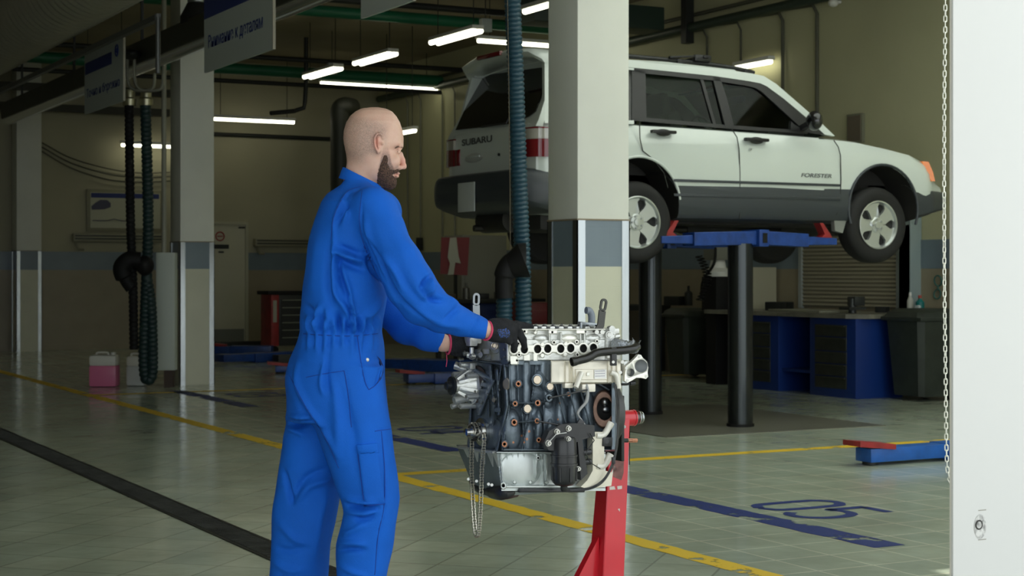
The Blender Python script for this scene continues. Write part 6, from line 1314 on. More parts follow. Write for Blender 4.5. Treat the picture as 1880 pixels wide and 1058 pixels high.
# collar: stand and turned down flap around the neck
def neckring(bx, by, fx, fy, hd, n=40):
    A, B = PM(bx, by), PM(fx, fy); c = (A+B)/2; u = (B-A)/2; out = []
    for i in range(n):
        w = 2*math.pi*i/n; out.append(c+u*math.cos(w)+np.array([0, 1, 0])*hd*math.sin(w))
    return [V(*p) for p in cam2world(np.array(out))]
rg = [neckring(635, 313, 698, 346, .067), neckring(632.5, 307.5, 700, 343, .070), neckring(629.5, 307, 702, 342, .073), neckring(627, 313, 704, 346, .079), neckring(624, 322, 709, 353, .088), neckring(622, 327, 710, 357, .091), neckring(627, 327, 706, 356, .085), neckring(630, 316, 700, 352, .073)]
m = MB(); m.loft(rg+[rg[0]], cap=False); m.build('collar', blue, cov, smooth=60)
c = V(*cam2world(PM(674, 661, 5.02)[None])[0])
hit = np.argmin((px-674)**2+(py-661)**2+(vs[:, 1]-4.9)**2*400); c = V(*cam2world(vs[hit][None])[0])
MB().lathe(c, -FW, [(-0.002, 0.0062), (0.002, 0.0062), (0.003, 0.004)], 16).build('snap_button', bolt_m, cov)

# gloves
glv = mat('charcoal_knit', (0.022, 0.023, 0.026), 0.9, var=0.3, vscale=60, bump=0.5, bscale=420, spec=0.2); pink = mat('pink_cuff', (0.62, 0.05, 0.12), 0.7)
dots = mat('blue_dots', (0.02, 0.024, 0.03), 0.8, col2=(0.03, 0.08, 0.30), vscale=330, thr=(0.50, 0.56))
def glove(name, lo, hi, palm, fingers, cuff, lab):
    G = Field(np.arange(lo[0], hi[0], .0022), np.arange(lo[1], hi[1], .0022), np.arange(lo[2], hi[2], .0022))
    G.chain([PM(*p[:3]) for p in palm], [p[3] for p in palm], 0.016)
    for f in fingers: G.chain([PM(*p[:3]) for p in f], [p[3] for p in f], 0.005)
    X3, Y3, Z3 = G.X[:, None, None], G.Y[None, :, None], G.Z[None, None, :]
    q, dr_ = PM(*cuff[0]), PM(*cuff[1])-PM(*cuff[0]); dr_ = dr_/np.linalg.norm(dr_); G.F = np.maximum(G.F, -((X3-q[0])*dr_[0]+(Y3-q[1])*dr_[1]+(Z3-q[2])*dr_[2]))
    vs, fs = G.mesh(); vs = relax(vs, fs, 1, 0.5); gx, gy = topx(vs)
    fi = fs[:, 0]; mi = ((polysdf(gx[fi], gy[fi], [(913, 606), (930, 604), (937, 610), (934, 621), (918, 620)]) < 0) & (vs[fi, 1] < 5.14)).astype(int)
    g = np_object(name, cam2world(vs), fs, [glv, dots], person, mi=mi); g['label'] = lab
    a0 = frame_of(V(*dr_))[0]; w = V(*cam2world(q[None])[0]); ax = V(*(cam2world(dr_[None]))[0]); MB().torus(w, ax, cuff[2], 0.0034, 36, 8).build('cuff_trim', pink, g); return g
w0 = PM(893, 606, 5.10)
glove('glove', (-0.12, 5.02, 1.02), (0.10, 5.30, 1.17), [(892, 606, 5.10, .0275), (908, 606.5, 5.115, .0335), (924, 607, 5.13, .0345), (938, 604.5, 5.15, .0265)],
      [[(936, 598.5, 5.175, .0150), (948, 596.5, 5.20, .0128), (962, 598.5, 5.225, .0112), (975, 600.5, 5.24, .0098)], [(942, 601, 5.155, .0150), (953, 611, 5.150, .0128), (960, 624, 5.155, .0115), (963, 636, 5.165, .0095)], [(936, 610, 5.135, .0150), (942, 622, 5.135, .0125), (944.5, 633, 5.15, .0112), (944.5, 641, 5.16, .0092)],
       [(924, 614, 5.115, .0140), (931, 621, 5.115, .0115), (935.5, 628, 5.125, .0095)], [(912, 602, 5.15, .0150), (924, 600, 5.18, .0130), (937, 601, 5.205, .0115)]], ((894, 607.5, 5.10), (907, 610, 5.115), .0285), 'charcoal knitted glove with blue printed patch')
glove('glove', (-0.24, 5.27, 1.02), (-0.07, 5.47, 1.14), [(824, 633, 5.345, .0285), (840, 633, 5.355, .0350), (858, 634, 5.37, .0340)],
      [[(860, 624, 5.38, .0140), (872, 619, 5.395, .0120), (882, 621, 5.41, .0100)], [(862, 630, 5.38, .0145), (876, 628, 5.40, .0120), (884, 634, 5.41, .0100)], [(862, 638, 5.375, .0145), (874, 640, 5.39, .0120), (880, 646, 5.40, .0100)], [(858, 645, 5.36, .0130), (866, 651, 5.375, .0110), (870, 657, 5.385, .0095)], [(845, 622, 5.385, .0145), (858, 616, 5.41, .0125), (868, 614, 5.425, .0110)]],
      ((823, 633, 5.345), (840, 634, 5.355), .0300), 'dark glove with red trimmed cuff')
A, B = [V(*cam2world(PM(*q)[None])[0]) for q in ((820, 652, 5.33), (819, 674, 5.33))]; MB().tube([A, (A+B)/2+V(0.002, 0, 0), B], 0.0014, 6).build('loose_thread', pink, person)
# boots
for (X0, D0_) in ((-0.468, 5.11), (-0.700, 5.29)):
    G = Field(np.arange(X0-.13, X0+.26, .006), np.arange(D0_-.08, D0_+.08, .006), np.arange(-0.01, 0.24, .006))
    G.cone((X0, D0_, .19), (X0-.01, D0_, .06), .052, .052, .02); G.cone((X0-.03, D0_, .045), (X0+.16, D0_, .042), .046, .040, .03); G.ell((X0+.15, D0_, .045), (.07, .048, .042), .02)
    G.F = np.maximum(G.F, 0.002-G.Z[None, None, :]+0*G.X[:, None, None]+0*G.Y[None, :, None])
    vs, fs = G.mesh(); np_object('boot', cam2world(relax(vs, fs, 1)), fs, [black], person)
# ------------------------------------------------------------------ the raised car
YC, YM = 11.45, 12.30                      # near flank and centre line; the car points along +x
def cx(px): return onY(px, 300, YC).x
def cz(px, py): return onY(px, py, YC).z
carw = mat('white_car_paint', (0.60, 0.655, 0.62), 0.25, coat=0.8); clad = mat('grey_cladding', (0.038, 0.045, 0.052), 0.42); carb = mat('car_black_trim', (0.012, 0.012, 0.013), 0.4)
under = mat('underbody_black', (0.018, 0.017, 0.015), 0.7)
gl = bpy.data.materials.new('tinted_glass'); MATS['tinted_glass'] = gl; gl.use_nodes = True; nt = gl.node_tree; N = nt.nodes; L = nt.links; N.remove(N['Principled BSDF'])
tr_ = N.new('ShaderNodeBsdfTransparent'); tr_.inputs[0].default_value = (0.52, 0.58, 0.52, 1); gs = N.new('ShaderNodeBsdfGlossy'); gs.inputs['Roughness'].default_value = 0.03; fr = N.new('ShaderNodeFresnel'); fr.inputs[0].default_value = 1.22; mx = N.new('ShaderNodeMixShader')
L.new(fr.outputs[0], mx.inputs[0]); L.new(tr_.outputs[0], mx.inputs[1]); L.new(gs.outputs[0], mx.inputs[2]); L.new(mx.outputs[0], N['Material Output'].inputs[0])
darkgl = mat('dark_rear_glass', (0.006, 0.007, 0.007), 0.06)
car = thing('car', 'white estate car with dark grey cladding raised on the lift behind the pillar', 'car', (8.5, YM, 0))
zb = cz(1380, 406); zbelt = cz(1346, 236); zcl = cz(1400, 326)
XRr, XFf = 6.30, 10.62
def sect(x, z0, z1, hw, crown, grow=0.0, tuck=0.0):
    h = z1-z0
    half = [(0, z0), (hw-0.14, z0), (hw-0.035+tuck, z0+0.02), (hw-0.012, z0+h*0.14), (hw, z0+h*0.34), (hw, z0+h*0.58), (hw-0.012, z0+h*0.78), (hw-0.035, z0+h*0.90), (hw-0.075, z0+h*0.975), (hw-0.14, z1), (hw*0.4, z1+crown*0.8), (0, z1+crown)]
    pts = [V(x, YM-w-grow*(w > 0.2), z) for w, z in half]+[V(x, YM+w+grow*(w > 0.2), z) for w, z in half[-2:0:-1]]
    return pts
zh0, zh1 = cz(1531, 249), cz(1690, 283)
st_ = [(6.275, zb+0.20, zbelt-0.16, .60, 0.0), (6.285, zb+0.12, zbelt-0.06, .72, 0.0), (6.31, zb+0.08, zbelt-0.015, .785, 0.0), (6.38, zb+0.05, zbelt, .825, 0.0), (6.5, zb+0.03, zbelt+0.01, .842, 0), (6.8, zb+0.01, zbelt+0.015, .85, 0), (7.6, zb, zbelt+0.01, .855, 0), (8.5, zb, zbelt-0.005, .857, 0), (9.1, zb, zbelt-0.02, .855, 0),
       (cx(1512), zb, zbelt-0.03, .852, 0.01), (cx(1531), zb, zh0-0.01, .85, 0.03), (cx(1580), zb, cz(1580, 257), .848, 0.045), (cx(1640), zb+0.02, cz(1640, 270), .842, 0.05), (cx(1680), zb+0.05, cz(1680, 280)-0.005, .842, 0.045), (cx(1700), zb+0.10, cz(1700, 291)-0.01, .852, 0.035), (cx(1709), zb+0.14, cz(1709, 303), .842, 0.03), (cx(1716)+.02, zb+0.18, cz(1716, 322), .80, 0.02), (10.56, zb+0.22, cz(1716, 336), .70, 0.01)]
def make_loft(rows, tuck=0): return [sect(*r[:5], tuck=tuck) for r in rows]
def cutters(x, top, rr):
    outl = [(x+rr*math.cos(w)*1.0, top-rr+rr*math.sin(w)) for w in np.linspace(0, math.pi, 21)]
    outl = [(x+rr*1.03, zb-0.3)]+outl+[(x-rr*1.03, zb-0.3)]
    res = []
    for y0, y1 in ((YC-0.2, YC+0.34), (2*YM-YC-0.34, 2*YM-YC+0.2)): m = MB(); m.cur = 1; m.prism([(a, y0, c) for a, c in outl], (0, y1-y0, 0)); res.append(m)
    return res
xfw, zfw = cx(1610)+0.02, cz(1610, 413); xrw, zrw = cx(1172), cz(1172, 408)
ARCH = [(cx(1621)-0.0, cz(1621, 303.5), 0.385), (xrw+0.01, cz(1164, 288)+0.0, 0.385)]
def carve(o, m2, shrink=0.0):
    if len(o.data.materials) < 2: o.data.materials.append(m2)
    for (x, t, r) in ARCH:
        for m in cutters(x, t-shrink, r-shrink):
            c = m.build('cutter', [carw, m2]); md = o.modifiers.new('b', 'BOOLEAN'); md.object = c; md.operation = 'DIFFERENCE'; md.solver = 'EXACT'
            dg = bpy.context.evaluated_depsgraph_get(); me = bpy.data.meshes.new_from_object(o.evaluated_get(dg)); o.modifiers.clear(); o.data = me; bpy.data.objects.remove(c)
    o.data.set_sharp_from_angle(angle=math.radians(30)); return o
m = MB(); m.loft(make_loft(st_)); body_o = carve(m.build('body_shell', [carw, under], car, smooth=30), under)
# lower cladding, bumpers
def clad_rows():
    R_ = []
    for (x, z0, z1, hw, cr) in st_:
        if 6.6 < x < 10.0: R_.append((x, z0-0.004, zcl, hw+0.012, 0))
    return R_
rows = [(cx(1219)-0.6, zb-0.004, zcl+0.01, .862, 0), (8.5, zb-0.004, zcl, .869, 0), (cx(1563)+0.3, zb-0.004, zcl-0.005, .862, 0)]
m = MB(); m.loft(make_loft(rows)); carve(m.build('side_cladding', [clad, under], car, smooth=30), under, 0.012)
fbt = cz(1690, 339)
rows = [(cx(1640), zb+0.01, fbt, .862, 0), (cx(1680), zb+0.02, fbt, .858, 0), (cx(1700), zb+0.05, fbt, .856, 0), (cx(1712), zb+0.07, fbt-0.005, .85, 0), (cx(1722), zb+0.09, fbt-0.02, .82, 0), (10.60, zb+0.12, fbt-0.04, .72, 0), (10.66, zb+0.16, fbt-0.08, .5, 0)]
m = MB(); m.loft(make_loft(rows)); carve(m.build('front_bumper', [clad, under], car, smooth=30), under, 0.006)
rbt = cz(1000, 309)
rows = [(6.13, zb+0.20, rbt-0.05, .66, 0), (6.145, zb+0.14, rbt-0.015, .74, 0), (6.18, zb+0.11, rbt, .80, 0), (6.26, zb+0.08, rbt+0.005, .845, 0), (6.4, zb+0.04, rbt+0.01, .862, 0), (6.9, zb+0.02, rbt+0.01, .866, 0), (7.2, zb, rbt, .864, 0)]
m = MB(); m.loft(make_loft(rows)); carve(m.build('rear_bumper', [clad, under], car, smooth=30), under, 0.006)
# wheel arch lips
for i, (x, t, r) in enumerate(ARCH):
    for s in (-1, 1):
        yy = YM+s*0.858; P = [V(x+(r+0.004)*math.cos(w), yy, t-r+(r+0.004)*math.sin(w)) for w in np.linspace(-0.35 if i == 0 else 0.12, math.pi+(0.35 if i == 0 else -0.12), 26)]
        MB().tube(P, 0.012, 8).build('arch_lip', clad if i == 0 else carw, car)
# flank details at the near and far side
def SY(px, py, off=0.0): return onY(px, py, YM-0.857-off)
def mir(p): return V(p.x, 2*YM-p.y, p.z)
def both(fn):
    fn(lambda p: p); fn(mir)
seam = mat('seam_dark', (0.02, 0.022, 0.02), 0.7)
def seams(T):
    for pts in ([(1344, 238), (1353, 252), (1357, 275), (1358.5, 320), (1358, 402)], [(1531, 258), (1539, 270), (1543, 285), (1544, 330), (1543, 358), (1536, 395)], [(1174, 222), (1175, 255), (1180, 277), (1200, 293), (1219, 318), (1226, 345)]):
        MB().tube([T(SY(x, y, -0.0015)) for x, y in pts], 0.0045, 6).build('door_gap', seam, car)
    for y_ in (0.30, 0.62): MB().bar(T(V(cx(1235), YM-0.869, zb+(zcl-zb)*(0.25+y_))), T(V(cx(1540), YM-0.869, zb+(zcl-zb)*(0.25+y_))), 0.008, 0.022, bev=0.003).build('cladding_groove', clad, car)
    for (x0, x1, y) in ((1196, 1240, 242), (1368, 1410, 256.5)):
        A, B = T(SY(x0, y-1, 0.0)), T(SY(x1, y+1.5, 0.0)); h = MB().bar(A, B, 0.05, 0.028, bev=0.010).build('door_handle', carb, car)
        MB().ell((A+B)/2+V(0, 0, -0.006), (0.075, 0.018, 0.030)).build('handle_cup', carb, h)
    c = T(SY(1378, 274)); MB().lathe(c, (0, -1 if c.y < YM else 1, 0), [(-0.004, 0.011), (0.004, 0.011), (0.005, 0.007)], 14).build('keyhole', alu, car)
both(seams)
o = text_mesh('model_badge', 'FORESTER', 0.048, mat('badge_grey', (0.10, 0.11, 0.11), 0.4), SY(1471, 325, 0.003), (1, 0, 0.0), (0, 0, 1), car, width=SY(1527, 322).x-SY(1471, 322).x, bold=0.0005, shear=0.2)
# greenhouse on leaning side planes
TL = 0.27
def G(px, py, off=0.0):
    n = V(0, -1, TL); p0 = V(0, YM-0.80, zbelt); p0 = p0+V(0, -off, 0); r = ray(px, py); t = (p0-C0).dot(n)/r.dot(n); return C0+r*t
def poly_near(pts, off, th, name, m_, parent=car, gx=None):
    P = [G(x, y, off) for x, y in pts]
    for T in (lambda p: p, mir):
        q = [T(p) for p in P]; s = 1 if T is not mir else -1
        MB().prism(q, V(0, s*th, -0)).build(name, m_, parent)
poly_near([(1004, 97), (1164, 110.5), (1300, 125), (1354, 131), (1380, 135), (1402, 139.5), (1425, 154), (1470, 193), (1509, 227), (1533, 250), (1514, 247), (1478, 214), (1440, 182), (1408, 158.5), (1396, 153), (1375, 149), (1311, 139.5), (1164, 124.5), (1004, 112)], 0.0, 0.05, 'cant_rail', carw)
poly_near([(1000, 112), (1164, 125), (1164, 129), (1060, 120), (1052, 222), (1164, 221), (1164, 228), (1000, 226)], 0.0, 0.04, 'rear_quarter_pillar', carw)
poly_near([(1060, 120), (1164, 129), (1164, 221), (1052, 222)], -0.01, 0.006, 'quarter_glass', darkgl)
poly_near([(1160, 124.5), (1311, 139.5), (1375, 149), (1396, 153), (1408, 158.5), (1440, 182), (1514, 247), (1500, 246), (1481, 243), (1470, 234), (1432, 199), (1398, 168), (1386, 161), (1370, 157.5), (1311, 148), (1185, 135), (1160, 132)], -0.004, 0.03, 'window_frame', carb)
poly_near([(1160, 213), (1187, 216), (1330, 229), (1481, 240), (1484, 246), (1346, 237), (1160, 221)], -0.006, 0.03, 'window_sill', carb)
poly_near([(1160, 126), (1185, 130), (1187, 219), (1160, 219)], -0.004, 0.03, 'middle_pillar', carb)
poly_near([(1308, 141), (1322, 143), (1334, 178), (1349, 236), (1332, 234), (1322, 195)], -0.004, 0.03, 'door_pillar', carb)
poly_near([(1284, 140), (1290, 141), (1316, 232), (1310, 231)], -0.01, 0.02, 'window_divider', carb)
poly_near([(1458, 228), (1484, 243), (1470, 243), (1452, 240), (1452, 222)], -0.004, 0.03, 'mirror_sail', carb)
poly_near([(1185, 133), (1308, 146), (1335, 233), (1187, 218)], -0.02, 0.004, 'rear_door_glass', gl)
poly_near([(1320, 147), (1386, 159), (1398, 166), (1475, 238), (1348, 234)], -0.02, 0.004, 'front_door_glass', gl)
# roof, windscreen, rear end
zr = G(1164, 110).z; xr0 = 6.62; xr1 = G(1402, 139).x; zr1 = G(1402, 139).z; hwR = YM-G(1300, 124).y
rr = []
for x, z, w in ((xr0-0.05, zr-0.02, hwR-0.03), (xr0+0.2, zr, hwR-0.01), (7.6, zr+0.005, hwR), (8.3, G(1300, 124).z, hwR), (G(1354, 131).x, G(1354, 131).z, hwR), (xr1, zr1, hwR-0.02)):
    rr.append([V(x, YM+w*k, z+0.05*(1-k*k)-0.003) for k in np.linspace(-1, 1, 13)]+[V(x, YM+w*k, z-0.03+0.02*(1-k*k)) for k in np.linspace(1, -1, 13)])
m = MB(); m.loft(rr); m.build('roof', carw, car)
A = G(1402, 141); B = G(1531, 250); B.z = zh0
m = MB(); k_ = np.linspace(-1, 1, 9)
m.loft([[V(A.x+0.05*(1-k*k), YM+(YM-A.y)*k, A.z+0.03*(1-k*k)) for k in k_]+[V(A.x-0.006+0.05*(1-k*k), YM+(YM-A.y)*k, A.z+0.03*(1-k*k)) for k in k_[::-1]], [V(B.x-0.02+0.12*(1-k*k), YM+0.74*k, B.z+0.01) for k in k_]+[V(B.x-0.026+0.12*(1-k*k), YM+0.74*k, B.z+0.01) for k in k_[::-1]]]); m.build('windscreen', gl, car)
def HX(z): return 6.30 if z < zbelt-0.05 else 6.30+(z-zbelt+0.05)*0.50
def HP(px, py, off=0.0):
    d = 13.0
    for _ in range(12):
        p = onX(px, py, HX(C0.z+ray(px, py).z*d)-off); d = (p-C0).dot(FW)
    return p
tl = [(831, 239), (875, 146), (882, 136), (990, 118), (1006, 116), (1006, 240)]
m = MB(); w0_, w1_ = 0.80, hwR-0.01
m.loft([[V(HX(z), YM-w, z), V(HX(z), YM+w, z), V(HX(z)+0.06, YM+w, z), V(HX(z)+0.06, YM-w, z)] for z, w in ((zbelt-0.05, 0.80), (zbelt, 0.80), (zr, w1_))]); m.build('tailgate', carw, car)
m = MB(); m.prism([HP(x, y, 0.012) for x, y in ((836, 239), (858, 190), (881, 146), (900, 137), (993, 124), (1000, 128), (992, 180), (982, 205), (970, 214), (939, 227))], (0.012, 0, 0)); m.build('rear_window', darkgl, car)
MB().tube([HP(884, 233, 0.03), HP(930, 226, 0.03), HP(936, 214, 0.03)], 0.007, 8).build('rear_wiper', carb, car)
zz = cz(1000, 262)
text_mesh('maker_badge', 'SUBARU', 0.075, mat('badge_dark', (0.07, 0.075, 0.07), 0.4), onX(848, 268, 6.272), (0, -1, 0), (0, 0, 1), car, width=onX(848, 262, 6.272).y-onX(903, 262, 6.272).y, bold=0.0012)
c = onX(870, 290, 6.275); MB().ell(c, (0.012, 0.17, 0.04)).build('tailgate_handle_recess', mat('recess_white', (0.45, 0.47, 0.44), 0.3), car); MB().bar(c+V(-0.012, -0.13, 0.008), c+V(-0.012, 0.13, 0.008), 0.012, 0.018, bev=0.004).build('tailgate_handle', carw, car)
c = onX(917, 284, 6.27); MB().cyl(c, c-V(0.012, 0, 0), 0.012, 12).build('tailgate_lock', carb, car)
# spoiler wing
def sp(y, dx, dz, sc): return [V(6.30+dx, y, zr+0.045+dz), V(6.34+dx, y, zr+0.075+dz), V(6.60+dx*0.3, y, zr+0.055+dz*0.3), V(6.72, y, zr+0.02), V(6.70, y, zr-0.02), V(6.50+dx*0.3, y, zr-0.02+dz*0.6), V(6.33+dx, y, zr+0.01+dz)]
m = MB(); m.loft([sp(YM-w1_-0.03, 0.12, -0.09, 1), sp(YM-w1_+0.05, 0.04, -0.03, 1), sp(YM-0.3, 0, 0, 1), sp(YM+0.3, 0, 0, 1), sp(YM+w1_-0.05, 0.04, -0.03, 1), sp(YM+w1_+0.03, 0.12, -0.09, 1)]); m.build('spoiler', carw, car, smooth=50)
m = MB(); m.box((6.302, YM, zr+0.048), (0.03, 0.42, 0.036), bev=0.006); m.build('third_brake_light', mat('lamp_red', (0.17, 0.003, 0.008), 0.15, coat=0.5), car)
# tail lamps
redl = MATS['lamp_red']; clr = mat('lamp_clear', (0.42, 0.40, 0.35), 0.12, coat=0.6, spec=0.8)
for s in (-1, 1):
    zA, zB_, zC_, zD = cz(990, 303), cz(990, 287), cz(990, 254), cz(990, 232)
    yn = YM+s*0.835; 
    def lampbox(z0, z1, name, m_, p): 
        rr_ = []
        for z in (z0, z1): rr_.append([V(6.262, YM+s*0.60, z), V(6.262, YM+s*0.74, z), V(6.29, YM+s*0.80, z), V(6.36, YM+s*0.842, z), V(6.50, YM+s*0.86, z), V(6.50, YM+s*0.7, z), V(6.32, YM+s*0.60, z)])
        return MB().loft(rr_).build(name, m_, p, smooth=50)
    tl_ = lampbox(zB_, zC_, 'tail_lamp', redl, car); lampbox(zC_+0.002, zD-0.012, 'clear_lens', clr, tl_); lampbox(zD-0.010, zD, 'red_edge', redl, tl_)
    MB().box((6.275, YM+s*0.545, (zB_+zC_)/2), (0.02, 0.10, zC_-zB_), bev=0.005).build('reflector', redl, car)
# number plate (blank)
A, B = onX(841, 337, 6.115), onX(871, 388, 6.115); MB().span((6.112, B.y, B.z), (6.122, A.y, A.z), bev=0.003).build('number_plate', mat('plate_white', (0.52, 0.55, 0.55), 0.5), car)
# headlamp and orange indicator at both front corners
def lampc(T):
    P = [(1693, 296), (1705, 297), (1713, 316), (1717, 333), (1711, 333), (1701, 318)]
    q = [T(atD(x, y, 14.96)) for x, y in P]; MB().prism(q, V(-0.05, 0.12 if T is not mir else -0.12, 0)).build('indicator_lamp', mat('lamp_orange', (0.85, 0.22, 0.02), 0.25, coat=0.5), car)
    q = [T(V(XFf-0.20, YM-0.62, cz(1716, 304))), T(V(XFf-0.10, YM-0.62, cz(1716, 332))), T(V(XFf-0.05, YM-0.30, cz(1716, 332))), T(V(XFf-0.10, YM-0.30, cz(1716, 304)))]
    MB().prism(q, V(-0.06, 0, 0)).build('headlamp', clr, car)
both(lampc)
MB().box((XFf-0.02, YM, cz(1716, 318)), (0.05, 0.56, 0.13), bev=0.01).build('grille', carb, car)
# mirrors
def mirr(T):
    c = T(onY(1495, 222, YM-0.93)); MB().ell(c, (0.065, 0.085, 0.085)).build('door_mirror', mat('mirror_black_gloss', (0.01, 0.01, 0.011), 0.15, coat=0.5), car)
    MB().bar(c, T(V(c.x-0.02, YM-0.76, c.z-0.06)), 0.05, 0.05, bev=0.01).build('mirror_arm', carb, car)
both(mirr)
# roof rails and rack foot
def rails(T):
    P = [T(onY(x, y, YM-hwR+0.08)) for x, y in ((1008, 91), (1080, 96), (1164, 104), (1250, 112), (1330, 122), (1372, 130), (1384, 134))]
    P[0] = T(V(6.75, P[0].y if True else 0, P[0].z)); y_ = P[1].y; P = [V(p.x, y_, p.z) for p in P]
    MB().tube(catmull(P, 4), 0.018, 10).build('roof_rail', carb, car)
    for i in (1, 3, 5): MB().bar(V(P[i].x-0.04, y_, P[i].z), V(P[i].x+0.04, y_, P[i].z-0.03), 0.04, 0.05, bev=0.01).build('rail_foot', carb, car)
both(rails)
c = onY(1290, 108, YM-hwR+0.08); m = MB(); m.bar((c.x, YM-hwR+0.02, c.z+0.01), (c.x, YM+hwR-0.02, c.z+0.01), 0.05, 0.025, bev=0.006); m.box((c.x-0.02, YM-hwR+0.06, c.z), (0.17, 0.05, 0.06), bev=0.02); m.bar((c.x-0.35, YM-hwR+0.06, c.z-0.01), (c.x, YM-hwR+0.06, c.z+0.02), 0.03, 0.016, bev=0.004); m.build('roof_bar', carb, car)
# interior seen through the glass
seat_m = mat('seat_grey', (0.06, 0.06, 0.055), 0.8)
for sx_, nm in ((G(1265, 190).x, 0), (G(1265, 190).x-0.85, 1)):
    for s in (-1, 1):
        c = V(sx_, YM+s*0.36, zbelt); b_ = MB().box(c+V(0.0, 0, -0.02), (0.14, 0.46, 0.34), bev=0.05, M=Matrix.Rotation(-0.25, 3, 'Y')).build('seat_back', seat_m, car); MB().box(c+V(-0.06, 0, 0.22), (0.10, 0.27, 0.19), bev=0.045, M=Matrix.Rotation(-0.2, 3, 'Y')).build('headrest', seat_m, b_)
MB().box((G(1470, 230).x-0.05, YM, zbelt-0.02), (0.4, 1.3, 0.10), bev=0.03).build('dashboard', seat_m, car)
c = V(G(1430, 200).x, YM+0.36, zbelt+0.06); MB().torus(c, V(1, 0, 0.5), 0.18, 0.014, 32, 8).build('steering_wheel', carb, car)
c = onY(1352, 184, YM-0.1); m = MB(); m.box(c, (0.05, 0.22, 0.07), bev=0.02); m.bar(c, c+V(0.12, 0, 0.05), 0.02, 0.02); m.build('inside_mirror', mat('mirror_blue', (0.01, 0.015, 0.12), 0.3), car)
m = MB(); m.box((A.x*0+xr1-0.03, YM, zr1-0.055), (0.10, 1.05, 0.012)); m.build('sun_visor', mat('visor_blue', (0.03, 0.12, 0.22), 0.5), car)
# wheels
tyre = mat('tyre_rubber', (0.009, 0.009, 0.009), 0.75, bump=0.2, bscale=120); rimm = mat('alloy_silver', (0.62, 0.65, 0.64), 0.32, 0.75)
def wheel(x, y, z, s):
    ax = V(0, s, 0); r = 0.334; w = 0.098; c = V(x, y, z)
    t = MB().lathe(c, ax, [(-w, 0.215), (-w, 0.30), (-w*0.8, 0.322), (-w*0.5, r), (w*0.5, r), (w*0.8, 0.322), (w*1.0, 0.300), (w*1.08, 0.262), (w*0.95, 0.215), (w*0.6, 0.205)], 56).build('wheel', tyre, car, smooth=40)
    for k in range(40):
        pass
    m = MB(); m.lathe(c, ax, [(w*0.15, 0.196), (w*0.95, 0.206), (w*1.02, 0.213), (w*1.04, 0.204), (w*0.90, 0.196), (w*0.55, 0.186), (w*0.2, 0.184)], 56); m.build('rim', rimm, t, smooth=40)
    m = MB(); m.lathe(c, ax, [(-w*0.4, 0.20), (-w*0.1, 0.20), (-w*0.1, 0.02)], 40); m.build('brake_backing', under, t)
    a, b = V(1, 0, 0), V(0, 0, 1); m = MB()
    for k in range(5):
        w0 = k*2*math.pi/5+math.pi/2+0.35; P = []
        for (rad, ang) in ((0.045, -0.62), (0.085, -0.60), (0.13, -0.40), (0.165, -0.37), (0.197, -0.52), (0.199, 0), (0.197, 0.52), (0.165, 0.37), (0.13, 0.40), (0.085, 0.60), (0.045, 0.62)): e = a*math.cos(w0+ang)+b*math.sin(w0+ang); P.append(c+ax*(w*0.78-0.02*(rad < 0.08)+0.012*math.sin(rad/0.2*3.14))+e*rad)
        m.prism(P, -ax*0.028)
    sp_ = m.build('spokes', rimm, t, smooth=30)
    m = MB(); m.lathe(c, ax, [(w*0.3, 0.075), (w*0.74, 0.072), (w*0.86, 0.060), (w*0.88, 0.035), (w*0.98, 0.030), (w*1.0, 0.0)], 28); m.build('hub_cap', rimm, sp_)
    for k in range(5): w0 = k*2*math.pi/5+0.35+math.pi/2; e = a*math.cos(w0)+b*math.sin(w0); MB().cyl(c+ax*w*0.80+e*0.05, c+ax*w*0.98+e*0.05, 0.010, 6).build('wheel_nut', alu, sp_)
for (x, z) in ((xfw, zfw), (xrw, zrw)): wheel(x, YC+0.10, z, -1); wheel(x, 2*YM-YC-0.10, z, 1)
# underbody
m = MB(); m.span((6.9, YM-0.55, zb-0.03), (9.5, YM+0.55, zb+0.06), bev=0.03); m.span((8.2, YM-0.1, zb-0.09), (10.2, YM+0.1, zb), bev=0.03); m.build('floor_pan', under, car)
m = MB(); m.cyl((xrw, YC+0.1, zrw), (xrw, 2*YM-YC-0.1, zrw), 0.04, 14); m.ell((xrw, YM, zrw), (0.16, 0.16, 0.12)); m.build('rear_axle', under, car); m = MB(); m.cyl((xfw, YC+0.1, zfw), (xfw, 2*YM-YC-0.1, zfw), 0.035, 14); m.ell((xfw-0.1, YM, zfw+0.05), (0.3, 0.28, 0.14))
m.build('front_axle', under, car)
for x in (xrw, xfw):
    for s in (-1, 1): MB().cyl((x, YM+s*0.55, zrw), (x, YM+s*0.50, zrw+0.42), 0.045, 14).build('strut', under, car)
c = atD(888, 418, 14.0); m = MB(); m.cyl((6.45, c.y-0.32, zb+0.0), (6.45, c.y+0.18, zb+0.0), 0.10, 20); m.tube([V(6.3, c.y+0.1, zb-0.06), V(6.45, c.y+0.1, zb-0.06), V(6.9, YM, zb-0.05), V(9.2, YM-0.1, zb-0.06)], 0.028, 12); m.build('exhaust', mat('exhaust_dark', (0.04, 0.038, 0.033), 0.5, 0.6), car)
m = MB(); m.box((6.75, YM-0.2, zb+0.0), (0.55, 0.7, 0.2), bev=0.06); m.build('fuel_tank', under, car)
for s in (-1, 1):
    A = SY(1556, 357); q = MB(); yy = YM+s*0.83
    q.prism([(A.x+0.04, yy, cz(1556, 357)), (SY(1561, 380).x+0.02, yy, cz(1556, 380)), (SY(1551, 425).x, yy, cz(1551, 428)), (SY(1537, 425).x, yy, cz(1537, 424)), (SY(1535, 400).x, yy, cz(1535, 400))], (0, -s*0.05, 0)); q.build('mudflap', mat('mudflap_grey', (0.22, 0.23, 0.21), 0.6), car)

